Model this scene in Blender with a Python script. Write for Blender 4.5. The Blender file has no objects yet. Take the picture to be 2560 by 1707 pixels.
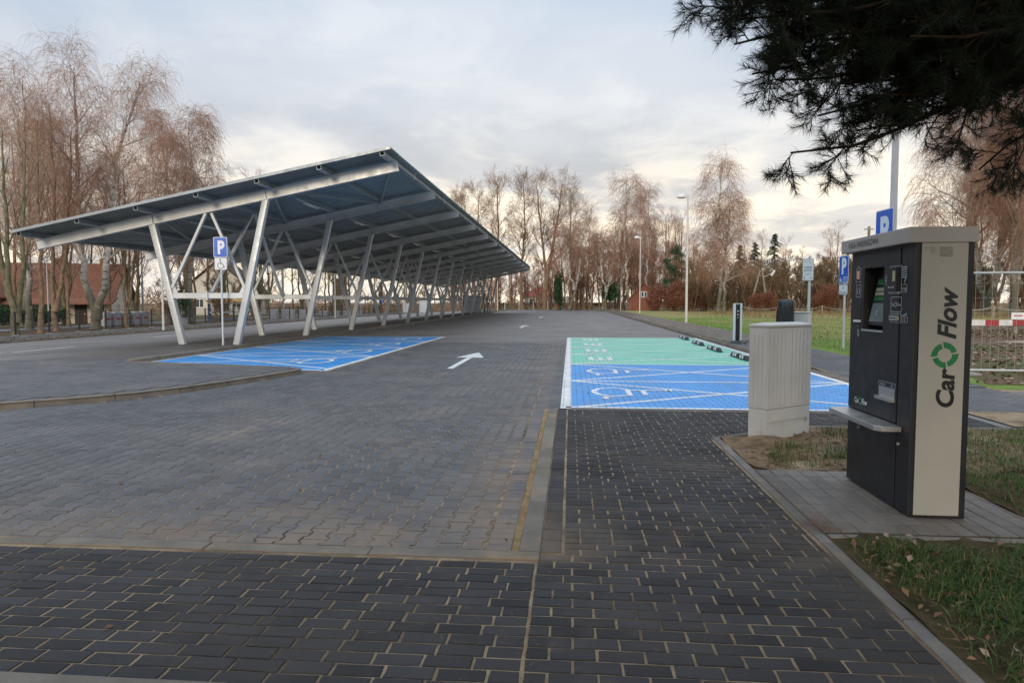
import bpy, bmesh, math, random
import numpy as np
from mathutils import Vector, Matrix

random.seed(7)
rng = np.random.default_rng(11)
S = bpy.context.scene
COL = S.collection

# ------------------------------------------------------------------ camera, sky, sun, exposure
CAM_H = 1.467
cam = bpy.data.cameras.new('camera')
cam.lens = 24.0
cam.sensor_width = 36.0
cam.clip_start = 0.05
cam.clip_end = 3000
camo = bpy.data.objects.new('camera', cam)
COL.objects.link(camo)
camo.location = (0, 0, CAM_H)
camo.rotation_euler = (math.radians(90 - 3.358), 0, math.radians(4.912))
S.camera = camo

SUN_ELEV = math.radians(13)
SUN_AZ = math.radians(190)          # compass style, clockwise from +Y: behind the camera, veiled by cloud
BREAK_AZ = math.radians(2)          # where the cloud deck breaks open along the horizon
world = bpy.data.worlds.new('World')
S.world = world
world.use_nodes = True


def build_world():
    nt = world.node_tree
    N, L = nt.nodes, nt.links
    N.clear()

    def nd(t, **kw):
        n = N.new(t)
        for k, v in kw.items():
            setattr(n, k, v)
        return n

    def val(n, **kw):
        for k, v in kw.items():
            n.inputs[k].default_value = v
        return n

    def math_(op, a, b=None, clamp=False):
        m = nd('ShaderNodeMath', operation=op, use_clamp=clamp)
        for i, s in enumerate((a, b)):
            if s is None:
                continue
            if isinstance(s, (int, float)):
                m.inputs[i].default_value = s
            else:
                L.new(s, m.inputs[i])
        return m.outputs[0]

    def mix(f, a, b):
        m = nd('ShaderNodeMix', data_type='RGBA')
        for i, s in ((0, f), (6, a), (7, b)):
            if isinstance(s, (int, float)):
                m.inputs[i].default_value = s
            elif isinstance(s, tuple):
                m.inputs[i].default_value = (*s, 1)
            else:
                L.new(s, m.inputs[i])
        return m.outputs[2]

    out = nd('ShaderNodeOutputWorld')
    bg = nd('ShaderNodeBackground')
    sky = nd('ShaderNodeTexSky', sky_type='NISHITA')
    sky.sun_disc = False
    sky.sun_elevation = SUN_ELEV
    sky.sun_rotation = SUN_AZ
    sky.air_density = 1.0
    sky.dust_density = 2.0
    skyc = nd('ShaderNodeVectorMath', operation='SCALE')
    L.new(sky.outputs[0], skyc.inputs[0])
    skyc.inputs['Scale'].default_value = 0.10
    tc = nd('ShaderNodeTexCoord')
    sep = nd('ShaderNodeSeparateXYZ')
    L.new(tc.outputs['Generated'], sep.inputs[0])
    z = math_('MAXIMUM', sep.outputs[2], 0.0)
    zc = math_('ADD', z, 0.16)
    cx = math_('DIVIDE', sep.outputs[0], zc)
    cy = math_('DIVIDE', sep.outputs[1], zc)
    cmb = nd('ShaderNodeCombineXYZ')
    L.new(cx, cmb.inputs[0])
    L.new(cy, cmb.inputs[1])
    cmb.inputs[2].default_value = 3.3
    n1 = val(nd('ShaderNodeTexNoise'), Scale=0.85, Detail=6.0, Roughness=0.5, Distortion=0.25)
    L.new(cmb.outputs[0], n1.inputs['Vector'])
    n2 = val(nd('ShaderNodeTexNoise'), Scale=2.6, Detail=5.0, Roughness=0.55, Distortion=0.4)
    L.new(cmb.outputs[0], n2.inputs['Vector'])
    r1 = nd('ShaderNodeMapRange', interpolation_type='SMOOTHSTEP')
    L.new(n1.outputs[0], r1.inputs[0])
    val(r1, **{'From Min': 0.38, 'From Max': 0.62})
    r2 = nd('ShaderNodeMapRange', interpolation_type='SMOOTHSTEP')
    L.new(n2.outputs[0], r2.inputs[0])
    val(r2, **{'From Min': 0.38, 'From Max': 0.70})
    fac = math_('ADD', math_('MULTIPLY', r1.outputs[0], 0.7), math_('MULTIPLY', r2.outputs[0], 0.35), True)
    cloud = mix(fac, (0.45, 0.49, 0.555), (0.82, 0.825, 0.83))
    # thin bluish veil where the cloud is thinner higher up
    hi = nd('ShaderNodeMapRange', interpolation_type='SMOOTHSTEP')
    L.new(z, hi.inputs[0])
    val(hi, **{'From Min': 0.16, 'From Max': 0.45})
    blue = mix(0.15, (0.60, 0.72, 0.89), skyc.outputs[0])
    c2 = mix(math_('MULTIPLY', hi.outputs[0], math_('SUBTRACT', 0.90, math_('MULTIPLY', fac, 0.45))), cloud, blue)
    # bright cream break under the cloud deck
    lo = nd('ShaderNodeMapRange', interpolation_type='SMOOTHSTEP')
    L.new(z, lo.inputs[0])
    val(lo, **{'From Min': 0.05, 'From Max': 0.28, 'To Min': 1.0, 'To Max': 0.0})
    az = math_('ADD', math_('MULTIPLY', sep.outputs[0], math.sin(BREAK_AZ)), math_('MULTIPLY', sep.outputs[1], math.cos(BREAK_AZ)))
    azr = nd('ShaderNodeMapRange', interpolation_type='SMOOTHSTEP')
    L.new(az, azr.inputs[0])
    val(azr, **{'From Min': 0.1, 'From Max': 1.0})
    lf = math_('MULTIPLY', math_('MULTIPLY', lo.outputs[0], azr.outputs[0]), math_('ADD', 0.40, math_('MULTIPLY', r2.outputs[0], 1.0)), True)
    c3 = mix(lf, c2, (1.20, 1.06, 0.84))
    # overcast sky grows brighter towards the zenith
    ze = nd('ShaderNodeMapRange', interpolation_type='SMOOTHSTEP')
    L.new(z, ze.inputs[0])
    val(ze, **{'From Min': 0.40, 'From Max': 1.0, 'To Min': 1.0, 'To Max': 2.0})
    zs = nd('ShaderNodeVectorMath', operation='SCALE')
    L.new(c3, zs.inputs[0])
    L.new(ze.outputs[0], zs.inputs['Scale'])
    L.new(zs.outputs[0], bg.inputs[0])
    bg.inputs[1].default_value = 0.94
    L.new(bg.outputs[0], out.inputs[0])


build_world()
sun = bpy.data.lights.new('sun', 'SUN')
sun.energy = 1.5
sun.angle = math.radians(12)
sun.color = (1.0, 0.86, 0.68)
suno = bpy.data.objects.new('sun', sun)
COL.objects.link(suno)
sd = Vector((math.sin(SUN_AZ) * math.cos(SUN_ELEV), math.cos(SUN_AZ) * math.cos(SUN_ELEV), math.sin(SUN_ELEV)))
suno.rotation_euler = sd.to_track_quat('Z', 'Y').to_euler()
suno.location = (0, 0, 60)
S.view_settings.view_transform = 'Standard'
S.view_settings.look = 'None'
S.view_settings.exposure = 0.22
S.view_settings.gamma = 1.0
S.view_settings.use_curve_mapping = False
S.render.film_transparent = False
S.cycles.max_bounces = 6
S.cycles.transparent_max_bounces = 8
S.cycles.use_denoising = True

# ------------------------------------------------------------------ materials


class NT:
    def __init__(self, name):
        self.m = bpy.data.materials.new(name)
        self.m.use_nodes = True
        self.t = self.m.node_tree
        self.N = self.t.nodes
        self.L = self.t.links
        self.p = self.N['Principled BSDF']
        self.out = self.N['Material Output']

    def nd(self, t, **kw):
        n = self.N.new(t)
        for k, v in kw.items():
            setattr(n, k, v)
        return n

    def put(self, s, sock):
        if isinstance(s, (int, float)):
            sock.default_value = s
        elif isinstance(s, tuple):
            sock.default_value = (*s, 1) if len(s) == 3 and sock.type == 'RGBA' else s
        else:
            self.L.new(s, sock)

    def math(self, op, a, b=0.0, clamp=False):
        m = self.nd('ShaderNodeMath', operation=op, use_clamp=clamp)
        self.put(a, m.inputs[0])
        self.put(b, m.inputs[1])
        return m.outputs[0]

    def mix(self, f, a, b, mode='MIX'):
        m = self.nd('ShaderNodeMix', data_type='RGBA', blend_type=mode)
        self.put(f, m.inputs[0])
        self.put(a, m.inputs[6])
        self.put(b, m.inputs[7])
        return m.outputs[2]

    def pos(self):
        return self.nd('ShaderNodeNewGeometry').outputs['Position']

    def objc(self):
        return self.nd('ShaderNodeTexCoord').outputs['Object']

    def noise(self, vec, scale, detail=4.0, rough=0.55, dist=0.0):
        n = self.nd('ShaderNodeTexNoise')
        self.L.new(vec, n.inputs['Vector'])
        n.inputs['Scale'].default_value = scale
        n.inputs['Detail'].default_value = detail
        n.inputs['Roughness'].default_value = rough
        n.inputs['Distortion'].default_value = dist
        return n.outputs[0]

    def rng(self, v, a, b, c=0.0, d=1.0, smooth=True):
        r = self.nd('ShaderNodeMapRange')
        if smooth:
            r.interpolation_type = 'SMOOTHSTEP'
        self.put(v, r.inputs[0])
        for i, q in enumerate((a, b, c, d)):
            r.inputs[1 + i].default_value = q
        return r.outputs[0]

    def rand(self):
        g = self.nd('ShaderNodeNewGeometry').outputs['Random Per Island']
        o = self.nd('ShaderNodeObjectInfo').outputs['Random']
        return self.math('FRACT', self.math('ADD', g, o))

    def bump(self, h, strength=0.3, dist=0.01):
        b = self.nd('ShaderNodeBump')
        self.put(h, b.inputs['Height'])
        b.inputs['Strength'].default_value = strength
        b.inputs['Distance'].default_value = dist
        self.L.new(b.outputs[0], self.p.inputs['Normal'])

    def fin(self, color, rough=0.6, metal=0.0, spec=0.5):
        self.put(color, self.p.inputs['Base Color'])
        self.put(rough, self.p.inputs['Roughness'])
        self.p.inputs['Metallic'].default_value = metal
        self.p.inputs['Specular IOR Level'].default_value = spec
        return self.m


def sc(c, k):
    return tuple(min(1.0, x * k) for x in c)


def mat(name, c, rough=0.6, metal=0.0, var=0.12, vs=4.0, bump=0.0, bs=60.0, spec=0.5, dirt=None, dirt_amt=0.4, rnd=0.0):
    t = NT(name)
    v = t.objc()
    n = t.noise(v, vs, 5.0, 0.6)
    col = t.mix(t.rng(n, 0.3, 0.7), sc(c, 1 - var), sc(c, 1 + var))
    if dirt:
        n2 = t.noise(t.pos(), vs * 0.6, 8.0, 0.7)
        col = t.mix(t.math('MULTIPLY', t.rng(n2, 0.45, 0.75), dirt_amt), col, dirt)
    if rnd:
        r = t.rand()
        col = t.mix(1.0, col, t.mix(r, (1 - rnd,) * 3, (1 + rnd,) * 3), 'MULTIPLY')
    if bump:
        t.bump(t.noise(v, bs, 4.0), bump, 0.01)
    rn = t.rng(t.noise(v, vs * 2.3, 4), 0.3, 0.7, max(0.05, rough - 0.08), min(1.0, rough + 0.08))
    return t.fin(col, rn, metal, spec)


def mat_paver(name, c, light, sand_amt, rough=0.62, stain=True, rvar=0.22, spec=0.5):
    """concrete block paving: tone from block to block, blotches, blown-in sand"""
    t = NT(name)
    P = t.pos()
    r = t.rand()
    col = t.mix(r, sc(c, 1 - rvar), sc(c, 1 + rvar))
    col = t.mix(t.rng(t.noise(P, 0.9, 6, 0.6), 0.42, 0.72), col, light)
    fine = t.noise(P, 160, 3, 0.7)
    col = t.mix(1.0, col, t.mix(fine, (0.72,) * 3, (1.25,) * 3), 'MULTIPLY')
    if stain:
        s1 = t.rng(t.noise(P, 0.45, 7, 0.68, 0.6), 0.52, 0.74)
        s2 = t.rng(t.noise(P, 5.5, 6, 0.7), 0.35, 0.7)
        m = t.math('MULTIPLY', t.math('MULTIPLY', s1, s2), sand_amt, True)
        col = t.mix(m, col, (0.27, 0.20, 0.14))
        sp_ = t.nd('ShaderNodeSeparateXYZ')
        t.L.new(P, sp_.inputs[0])
        wy = t.math('MULTIPLY', t.rng(sp_.outputs[1], 3.85, 5.3, 1, 0), t.rng(sp_.outputs[1], 3.70, 3.86, 0, 1))
        wx = t.math('MULTIPLY', t.rng(sp_.outputs[0], -4.5, -1.2, 0.35, 1.0), t.rng(sp_.outputs[0], -0.4, 0.3, 1.0, 0.25))
        wsh = t.math('MULTIPLY', t.math('MULTIPLY', wy, wx), t.rng(t.noise(P, 1.6, 6, 0.65), 0.36, 0.62))
        wx2 = t.math('MULTIPLY', t.math('MULTIPLY', t.rng(sp_.outputs[0], -1.3, -0.4, 0, 1), t.rng(sp_.outputs[0], -0.34, -0.28, 1, 0)), t.rng(sp_.outputs[1], 3.78, 3.9, 0, 1))
        wsh2 = t.math('MULTIPLY', t.math('MULTIPLY', wx2, t.rng(sp_.outputs[1], 4, 9, 1.0, 0.4)), t.rng(t.noise(P, 2.2, 6, 0.65), 0.34, 0.62))
        col = t.mix(t.math('MULTIPLY', t.math('MAXIMUM', wsh, wsh2), 0.75), col, (0.235, 0.165, 0.105))
    t.bump(t.noise(P, 240, 3), 0.25, 0.003)
    rn = t.rng(t.noise(P, 1.3, 5), 0.3, 0.7, rough - 0.07, rough + 0.1)
    return t.fin(col, rn, 0, spec)


def mat_drive(name, c, light, bw=0.2, bh=0.1, contrast=0.5, sand=0.5):
    """block paving too far away to tell the blocks apart: joints as fine tone and relief"""
    t = NT(name)
    P = t.pos()
    b = t.nd('ShaderNodeTexBrick')
    t.L.new(P, b.inputs['Vector'])
    b.inputs['Scale'].default_value = 1.0
    b.inputs['Brick Width'].default_value = bw
    b.inputs['Row Height'].default_value = bh
    b.inputs['Mortar Size'].default_value = 0.006
    b.inputs['Mortar Smooth'].default_value = 0.3
    b.inputs['Color1'].default_value = (*sc(c, 0.8), 1)
    b.inputs['Color2'].default_value = (*sc(c, 1.2), 1)
    b.inputs['Mortar'].default_value = (0.19, 0.15, 0.11, 1)
    col = b.outputs[0]
    col = t.mix(1 - contrast, col, c)
    col = t.mix(t.rng(t.noise(P, 0.35, 6, 0.6), 0.40, 0.70), col, light)
    st = t.nd('ShaderNodeMapping')
    st.inputs['Scale'].default_value = (1.6, 0.16, 1)
    t.L.new(P, st.inputs[0])
    tr = t.rng(t.noise(st.outputs[0], 0.9, 6, 0.65, 0.4), 0.46, 0.74)
    s2 = t.rng(t.noise(P, 0.22, 6, 0.7), 0.42, 0.68)
    col = t.mix(t.math('MULTIPLY', tr, sand * 0.6), col, (0.20, 0.16, 0.125))
    col = t.mix(t.math('MULTIPLY', s2, sand * 0.55), col, (0.22, 0.175, 0.13))
    t.bump(t.math('SUBTRACT', 1.0, b.outputs['Fac']), 0.5, 0.004)
    return t.fin(col, t.rng(t.noise(P, 1.0, 5), 0.3, 0.7, 0.55, 0.72), 0, 0.5)


def mat_paint(name, c, wear=0.12, bw=0.2, bh=0.1):
    """road paint on block paving: the joints stay open, thin worn spots"""
    t = NT(name)
    P = t.pos()
    b = t.nd('ShaderNodeTexBrick')
    t.L.new(P, b.inputs['Vector'])
    b.inputs['Scale'].default_value = 1.0
    b.inputs['Brick Width'].default_value = bw
    b.inputs['Row Height'].default_value = bh
    b.inputs['Mortar Size'].default_value = 0.0055
    b.inputs['Mortar Smooth'].default_value = 0.1
    n = t.noise(P, 1.2, 6, 0.6)
    col = t.mix(t.rng(n, 0.3, 0.7), sc(c, 0.9), sc(c, 1.06))
    col = t.mix(t.math('MULTIPLY', t.rng(t.noise(P, 3.5, 7, 0.7), 0.55, 0.8), 0.35), col, sc(c, 0.62))
    stp = t.nd('ShaderNodeMapping')
    stp.inputs['Scale'].default_value = (0.5, 3.0, 1)
    t.L.new(P, stp.inputs[0])
    smear = t.rng(t.noise(stp.outputs[0], 1.1, 7, 0.68, 0.5), 0.50, 0.78)
    col = t.mix(t.math('MULTIPLY', smear, 0.55), col, sc(c, 0.5))
    col = t.mix(t.math('MULTIPLY', t.rng(t.noise(P, 0.8, 6, 0.6), 0.5, 0.75), 0.16), col, (0.36, 0.34, 0.31))
    w = t.math('GREATER_THAN', t.noise(P, 9.0, 8, 0.75), 1 - 0.26 - wear)
    gate = t.math('GREATER_THAN', t.noise(P, 1.7, 5, 0.6), 0.5)
    w = t.math('MULTIPLY', w, gate)
    jn = t.math('MULTIPLY', b.outputs['Fac'], t.rng(t.noise(P, 6, 4), 0.34, 0.52))
    hole = t.math('MAXIMUM', w, t.math('MULTIPLY', jn, 1.0))
    tr = t.nd('ShaderNodeBsdfTransparent')
    mx = t.nd('ShaderNodeMixShader')
    t.put(hole, mx.inputs[0])
    t.L.new(t.p.outputs[0], mx.inputs[1])
    t.L.new(tr.outputs[0], mx.inputs[2])
    t.L.new(mx.outputs[0], t.out.inputs[0])
    t.bump(t.math('SUBTRACT', 1.0, b.outputs['Fac']), 0.6, 0.003)
    return t.fin(col, 0.45, 0, 0.5)


def mat_birch(name):
    t = NT(name)
    v = t.objc()
    mp = t.nd('ShaderNodeMapping')
    mp.inputs['Scale'].default_value = (1.5, 1.5, 4.0)
    t.L.new(v, mp.inputs[0])
    n = t.noise(mp.outputs[0], 1.0, 6, 0.7, 0.6)
    marks = t.rng(n, 0.52, 0.57)
    sepz = t.nd('ShaderNodeSeparateXYZ')
    t.L.new(v, sepz.inputs[0])
    low = t.math('MULTIPLY', t.rng(sepz.outputs[2], 1.6, 6.5, 1, 0), t.rng(t.noise(v, 2.5, 5), 0.24, 0.46))
    col = t.mix(t.rng(t.noise(v, 3, 4), 0.3, 0.7), (0.50, 0.46, 0.41), (0.66, 0.63, 0.58))
    col = t.mix(t.math('MAXIMUM', marks, low), col, (0.12, 0.11, 0.075))
    return t.fin(col, 0.75, 0, 0.3)


def mat_island(name, a, b, rough=0.8, spec=0.3, trans=0.0, c=None):
    t = NT(name)
    r = t.rand()
    col = t.mix(r, a, b)
    if c:
        r2 = t.math('FRACT', t.math('MULTIPLY', r, 7.31))
        col = t.mix(t.math('GREATER_THAN', r2, 0.8), col, c)
    if trans:
        tl = t.nd('ShaderNodeBsdfTranslucent')
        t.put(col, tl.inputs[0])
        mx = t.nd('ShaderNodeMixShader')
        mx.inputs[0].default_value = trans
        t.L.new(t.p.outputs[0], mx.inputs[1])
        t.L.new(tl.outputs[0], mx.inputs[2])
        t.L.new(mx.outputs[0], t.out.inputs[0])
    return t.fin(col, rough, 0, spec)


def mat_ground():
    t = NT('leaf_litter_ground')
    P = t.pos()
    a = t.mix(t.rng(t.noise(P, 7, 8, 0.75), 0.35, 0.65), (0.085, 0.055, 0.035), (0.20, 0.125, 0.075))
    g = t.mix(t.noise(P, 9, 6), (0.05, 0.07, 0.02), (0.12, 0.14, 0.045))
    col = t.mix(t.rng(t.noise(P, 0.16, 7, 0.65), 0.44, 0.62), a, g)
    t.bump(t.noise(P, 12, 6, 0.7), 0.8, 0.05)
    return t.fin(col, 0.9, 0, 0.2)


def mat_meadow():
    t = NT('meadow_turf')
    P = t.pos()
    s = t.nd('ShaderNodeSeparateXYZ')
    t.L.new(P, s.inputs[0])
    g = t.mix(t.rng(t.noise(P, 6, 7, 0.7), 0.3, 0.7), (0.13, 0.21, 0.035), (0.24, 0.33, 0.075))
    y = t.mix(t.rng(t.noise(P, 4, 7, 0.7), 0.3, 0.7), (0.22, 0.195, 0.065), (0.36, 0.29, 0.12))
    d = t.math('ADD', t.math('MULTIPLY', t.noise(P, 0.13, 6, 0.6), 34), t.math('ADD', s.outputs[0], t.math('MULTIPLY', s.outputs[1], 0.10)))
    col = t.mix(t.rng(d, 27, 33), g, y)
    col = t.mix(t.math('MULTIPLY', t.rng(t.noise(P, 0.6, 6, 0.7), 0.55, 0.75), 0.25), col, (0.17, 0.10, 0.06))
    t.bump(t.noise(P, 25, 6, 0.7), 0.9, 0.05)
    return t.fin(col, 0.9, 0, 0.2)


def mat_soil(name, a, b):
    t = NT(name)
    P = t.pos()
    col = t.mix(t.rng(t.noise(P, 5, 8, 0.75), 0.32, 0.68), a, b)
    col = t.mix(t.math('MULTIPLY', t.rng(t.noise(P, 40, 4, 0.7), 0.5, 0.75), 0.5), col, sc(a, 0.6))
    t.bump(t.noise(P, 22, 7, 0.75), 0.9, 0.03)
    return t.fin(col, 0.95, 0, 0.15)


def mat_openwork():
    t = NT('openwork_concrete')
    v = t.objc()
    col = t.mix(t.rng(t.noise(t.pos(), 2.0, 6), 0.3, 0.7), (0.17, 0.14, 0.115), (0.27, 0.225, 0.18))
    s = t.nd('ShaderNodeSeparateXYZ')
    t.L.new(v, s.inputs[0])
    fx = t.math('ABSOLUTE', t.math('SUBTRACT', t.math('FRACT', t.math('MULTIPLY', s.outputs[0], 5.0)), 0.5))
    fy = t.math('ABSOLUTE', t.math('SUBTRACT', t.math('FRACT', t.math('MULTIPLY', s.outputs[1], 5.0)), 0.5))
    hole = t.math('MULTIPLY', t.math('LESS_THAN', fx, 0.24), t.math('LESS_THAN', fy, 0.27))
    col = t.mix(hole, col, (0.05, 0.038, 0.027))
    t.bump(t.math('SUBTRACT', 1.0, hole), 1.0, 0.05)
    return t.fin(col, 0.9, 0, 0.2)


def mat_galv(name, c=(0.60, 0.62, 0.63), metal=0.35):
    t = NT(name)
    v = t.objc()
    vo = t.nd('ShaderNodeTexVoronoi')
    t.L.new(v, vo.inputs['Vector'])
    vo.inputs['Scale'].default_value = 26
    col = t.mix(t.math('MULTIPLY', vo.outputs['Color'], 0.5), sc(c, 0.93), sc(c, 1.07))
    col = t.mix(t.rng(t.noise(v, 1.1, 6, 0.65), 0.35, 0.7), col, sc(c, 0.78))
    col = t.mix(t.math('MULTIPLY', t.rng(t.noise(v, 3.0, 7, 0.7), 0.6, 0.75), 0.5), col, sc(c, 1.2))
    return t.fin(col, t.rng(t.noise(v, 4, 4), 0.3, 0.7, 0.38, 0.55), metal, 0.5)


M = {}
M['galv'] = mat_galv('galvanised_steel', (0.62, 0.635, 0.63), 0.25)
M['galv_dark'] = mat_galv('galvanised_sheet_steel', (0.36, 0.39, 0.41), 0.25)
M['roof'] = mat_galv('corrugated_sheet_steel', (0.30, 0.335, 0.345), 0.15)
M['paver_dark'] = mat_paver('graphite_block_paving', (0.086, 0.085, 0.088), (0.130, 0.124, 0.118), 0.85)
M['paver_near'] = mat_paver('anthracite_block_paving', (0.034, 0.033, 0.034), (0.056, 0.051, 0.046), 0.85, rough=0.7, rvar=0.34, spec=0.25)
M['paver_grey'] = mat_paver('grey_block_paving', (0.135, 0.122, 0.105), (0.20, 0.18, 0.155), 0.6)
M['drive'] = mat_drive('paved_drive', (0.132, 0.125, 0.120), (0.20, 0.184, 0.168), sand=0.7)
M['road'] = mat_drive('paved_side_road', (0.13, 0.123, 0.118), (0.18, 0.168, 0.155), sand=0.6)
M['island_top'] = mat_drive('paved_island', (0.072, 0.072, 0.076), (0.10, 0.098, 0.097), sand=0.3)
M['strip_top'] = mat_drive('paved_strip', (0.085, 0.078, 0.072), (0.10, 0.09, 0.08), sand=0.6)
M['sand_bed'] = mat_soil('joint_sand', (0.24, 0.175, 0.105), (0.48, 0.365, 0.24))
_t = M['sand_bed'].node_tree
_g = _t.nodes.new('ShaderNodeNewGeometry')
_n = _t.nodes.new('ShaderNodeTexNoise')
_n.inputs['Scale'].default_value = 0.9
_n.inputs['Detail'].default_value = 6
_t.links.new(_g.outputs['Position'], _n.inputs['Vector'])
_r = _t.nodes.new('ShaderNodeMapRange')
_t.links.new(_n.outputs[0], _r.inputs[0])
_r.inputs[1].default_value, _r.inputs[2].default_value, _r.inputs[4].default_value = 0.50, 0.66, 0.85
_m = _t.nodes.new('ShaderNodeMix')
_m.data_type = 'RGBA'
_t.links.new(_r.outputs[0], _m.inputs[0])
_bc = _t.nodes['Principled BSDF'].inputs['Base Color']
_t.links.new(_bc.links[0].from_socket, _m.inputs[6])
_m.inputs[7].default_value = (0.06, 0.05, 0.042, 1)
_t.links.new(_m.outputs[2], _bc)
M['kerb_strip'] = mat('flush_kerb_concrete', (0.175, 0.155, 0.128), 0.85, var=0.16, vs=3, bump=0.3, bs=80, spec=0.25, dirt=(0.33, 0.24, 0.14), dirt_amt=0.8, rnd=0.12)
M['kerb'] = mat('kerb_concrete', (0.185, 0.155, 0.12), 0.85, var=0.18, vs=3, bump=0.3, bs=80, spec=0.25, rnd=0.12)
M['kerb_grey'] = mat('edging_concrete', (0.165, 0.155, 0.14), 0.85, var=0.16, vs=3, bump=0.3, bs=80, spec=0.25, dirt=(0.28, 0.21, 0.13), dirt_amt=0.55, rnd=0.12)
M['blue_paint'] = mat_paint('blue_road_paint', (0.055, 0.335, 0.77))
M['green_paint'] = mat_paint('green_road_paint', (0.21, 0.66, 0.46))
M['white_paint'] = mat_paint('white_road_paint', (0.86, 0.86, 0.84), 0.10)
M['ground'] = mat_ground()
M['meadow'] = mat_meadow()
M['soil'] = mat_soil('sandy_soil', (0.13, 0.085, 0.05), (0.30, 0.21, 0.13))
M['verge'] = mat_soil('brown_verge_soil', (0.075, 0.048, 0.030), (0.20, 0.13, 0.08))
M['turf_soil'] = mat_soil('turf_soil', (0.045, 0.042, 0.018), (0.13, 0.09, 0.045))
M['sandpath'] = mat_soil('trodden_sand', (0.30, 0.23, 0.16), (0.42, 0.33, 0.23))
M['gutter_sand'] = mat_soil('gutter_sand', (0.26, 0.165, 0.08), (0.42, 0.29, 0.16))
M['asphalt'] = mat('asphalt_lane', (0.20, 0.20, 0.205), 0.8, var=0.1, vs=0.6)
M['openwork'] = mat_openwork()
M['birch'] = mat_birch('birch_bark')
M['birch_limb'] = mat('pale_birch_limbs', (0.36, 0.31, 0.27), 0.8, var=0.25, vs=2)
M['birch_twig'] = mat_island('birch_twigs', (0.29, 0.155, 0.10), (0.50, 0.30, 0.20))
M['bark'] = mat('brown_bark', (0.22, 0.15, 0.095), 0.9, var=0.3, vs=3, bump=0.5, bs=14, spec=0.2)
M['bark_moss'] = mat('mossy_bark', (0.155, 0.14, 0.085), 0.9, var=0.35, vs=2.2, bump=0.5, bs=14, spec=0.2)
M['twig_brown'] = mat_island('brown_twigs', (0.24, 0.15, 0.095), (0.42, 0.28, 0.18))
M['twig_red'] = mat_island('reddish_twigs', (0.29, 0.14, 0.085), (0.48, 0.25, 0.16))
M['beech_leaf'] = mat_island('dry_beech_leaves', (0.16, 0.06, 0.035), (0.32, 0.145, 0.085), trans=0.2)
M['thicket'] = mat_island('thicket_twigs', (0.15, 0.105, 0.055), (0.30, 0.20, 0.115))
M['ivy'] = mat_island('ivy_leaves', (0.02, 0.05, 0.018), (0.055, 0.11, 0.04))
M['spruce'] = mat_island('spruce_needles', (0.014, 0.035, 0.02), (0.045, 0.08, 0.04))
M['pine_far'] = mat_island('scots_pine_needles', (0.025, 0.055, 0.026), (0.075, 0.125, 0.055))
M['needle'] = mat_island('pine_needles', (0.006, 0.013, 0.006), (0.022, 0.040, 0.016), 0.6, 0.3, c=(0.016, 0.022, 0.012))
M['pine_bark'] = mat('pine_bark', (0.06, 0.04, 0.028), 0.9, var=0.35, vs=6, bump=0.6, bs=25, spec=0.2)
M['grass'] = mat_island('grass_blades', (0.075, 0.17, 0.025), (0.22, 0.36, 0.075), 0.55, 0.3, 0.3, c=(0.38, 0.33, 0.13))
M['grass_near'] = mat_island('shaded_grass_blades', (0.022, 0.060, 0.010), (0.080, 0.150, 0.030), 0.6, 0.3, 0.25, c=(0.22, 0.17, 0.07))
M['grass_dry'] = mat_island('dry_grass', (0.16, 0.11, 0.05), (0.34, 0.24, 0.12), 0.8, 0.2, 0.2)
M['leaf'] = mat_island('fallen_leaves', (0.10, 0.05, 0.025), (0.26, 0.15, 0.09), 0.8, 0.2, c=(0.33, 0.24, 0.18))
M['anthracite'] = mat('anthracite_powder_coat', (0.010, 0.011, 0.014), 0.45, var=0.2, vs=3, bump=0.12, bs=500, spec=0.45)
M['black'] = mat('matt_black_plastic', (0.010, 0.010, 0.011), 0.5, var=0.1)
M['beige'] = mat('warm_grey_powder_coat', (0.355, 0.337, 0.298), 0.5, var=0.04, vs=2, bump=0.1, bs=500, spec=0.4)
M['lid'] = mat('silver_powder_coat', (0.36, 0.345, 0.32), 0.48, var=0.04, bump=0.1, bs=500, spec=0.45)
M['steel'] = mat('brushed_stainless', (0.52, 0.51, 0.49), 0.38, 0.85, var=0.04, vs=2)
M['white_print'] = mat('white_print', (0.62, 0.64, 0.66), 0.5, var=0.03)
M['dim_print'] = mat('pale_print', (0.36, 0.40, 0.44), 0.5, var=0.03)
M['black_print'] = mat('black_vinyl', (0.008, 0.008, 0.009), 0.4, var=0.05)
M['logo_green'] = mat('green_vinyl', (0.01, 0.16, 0.045), 0.4, var=0.05)
M['logo_green_l'] = mat('bright_green_print', (0.03, 0.30, 0.11), 0.4, var=0.05)
M['screen_glass'] = mat('display_glass', (0.16, 0.20, 0.19), 0.12, var=0.1)
M['screen_green'] = mat('display_green_band', (0.03, 0.16, 0.05), 0.15, var=0.1)
M['screen_pale'] = mat('display_yellow_key', (0.34, 0.36, 0.22), 0.15, var=0.1)
M['pink'] = mat('pink_lamp_cover', (0.75, 0.36, 0.33), 0.3, var=0.05)
M['grp'] = mat('light_grey_moulded_polyester', (0.50, 0.485, 0.45), 0.55, var=0.06, vs=2.5, bump=0.08, bs=200, dirt=(0.24, 0.20, 0.15), dirt_amt=0.3)
M['white_metal'] = mat('white_painted_metal', (0.72, 0.73, 0.72), 0.4, var=0.06, dirt=(0.5, 0.47, 0.42), dirt_amt=0.3)
M['pole'] = mat('pale_lamp_pole', (0.58, 0.56, 0.53), 0.45, var=0.08)
M['sign_blue'] = mat('blue_sign_film', (0.005, 0.105, 0.52), 0.3, var=0.05)
M['sign_white'] = mat('white_sign_film', (0.74, 0.76, 0.78), 0.35, var=0.03)
M['sign_grey'] = mat('sign_back_aluminium', (0.42, 0.44, 0.46), 0.45, 0.3, var=0.08)
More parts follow.
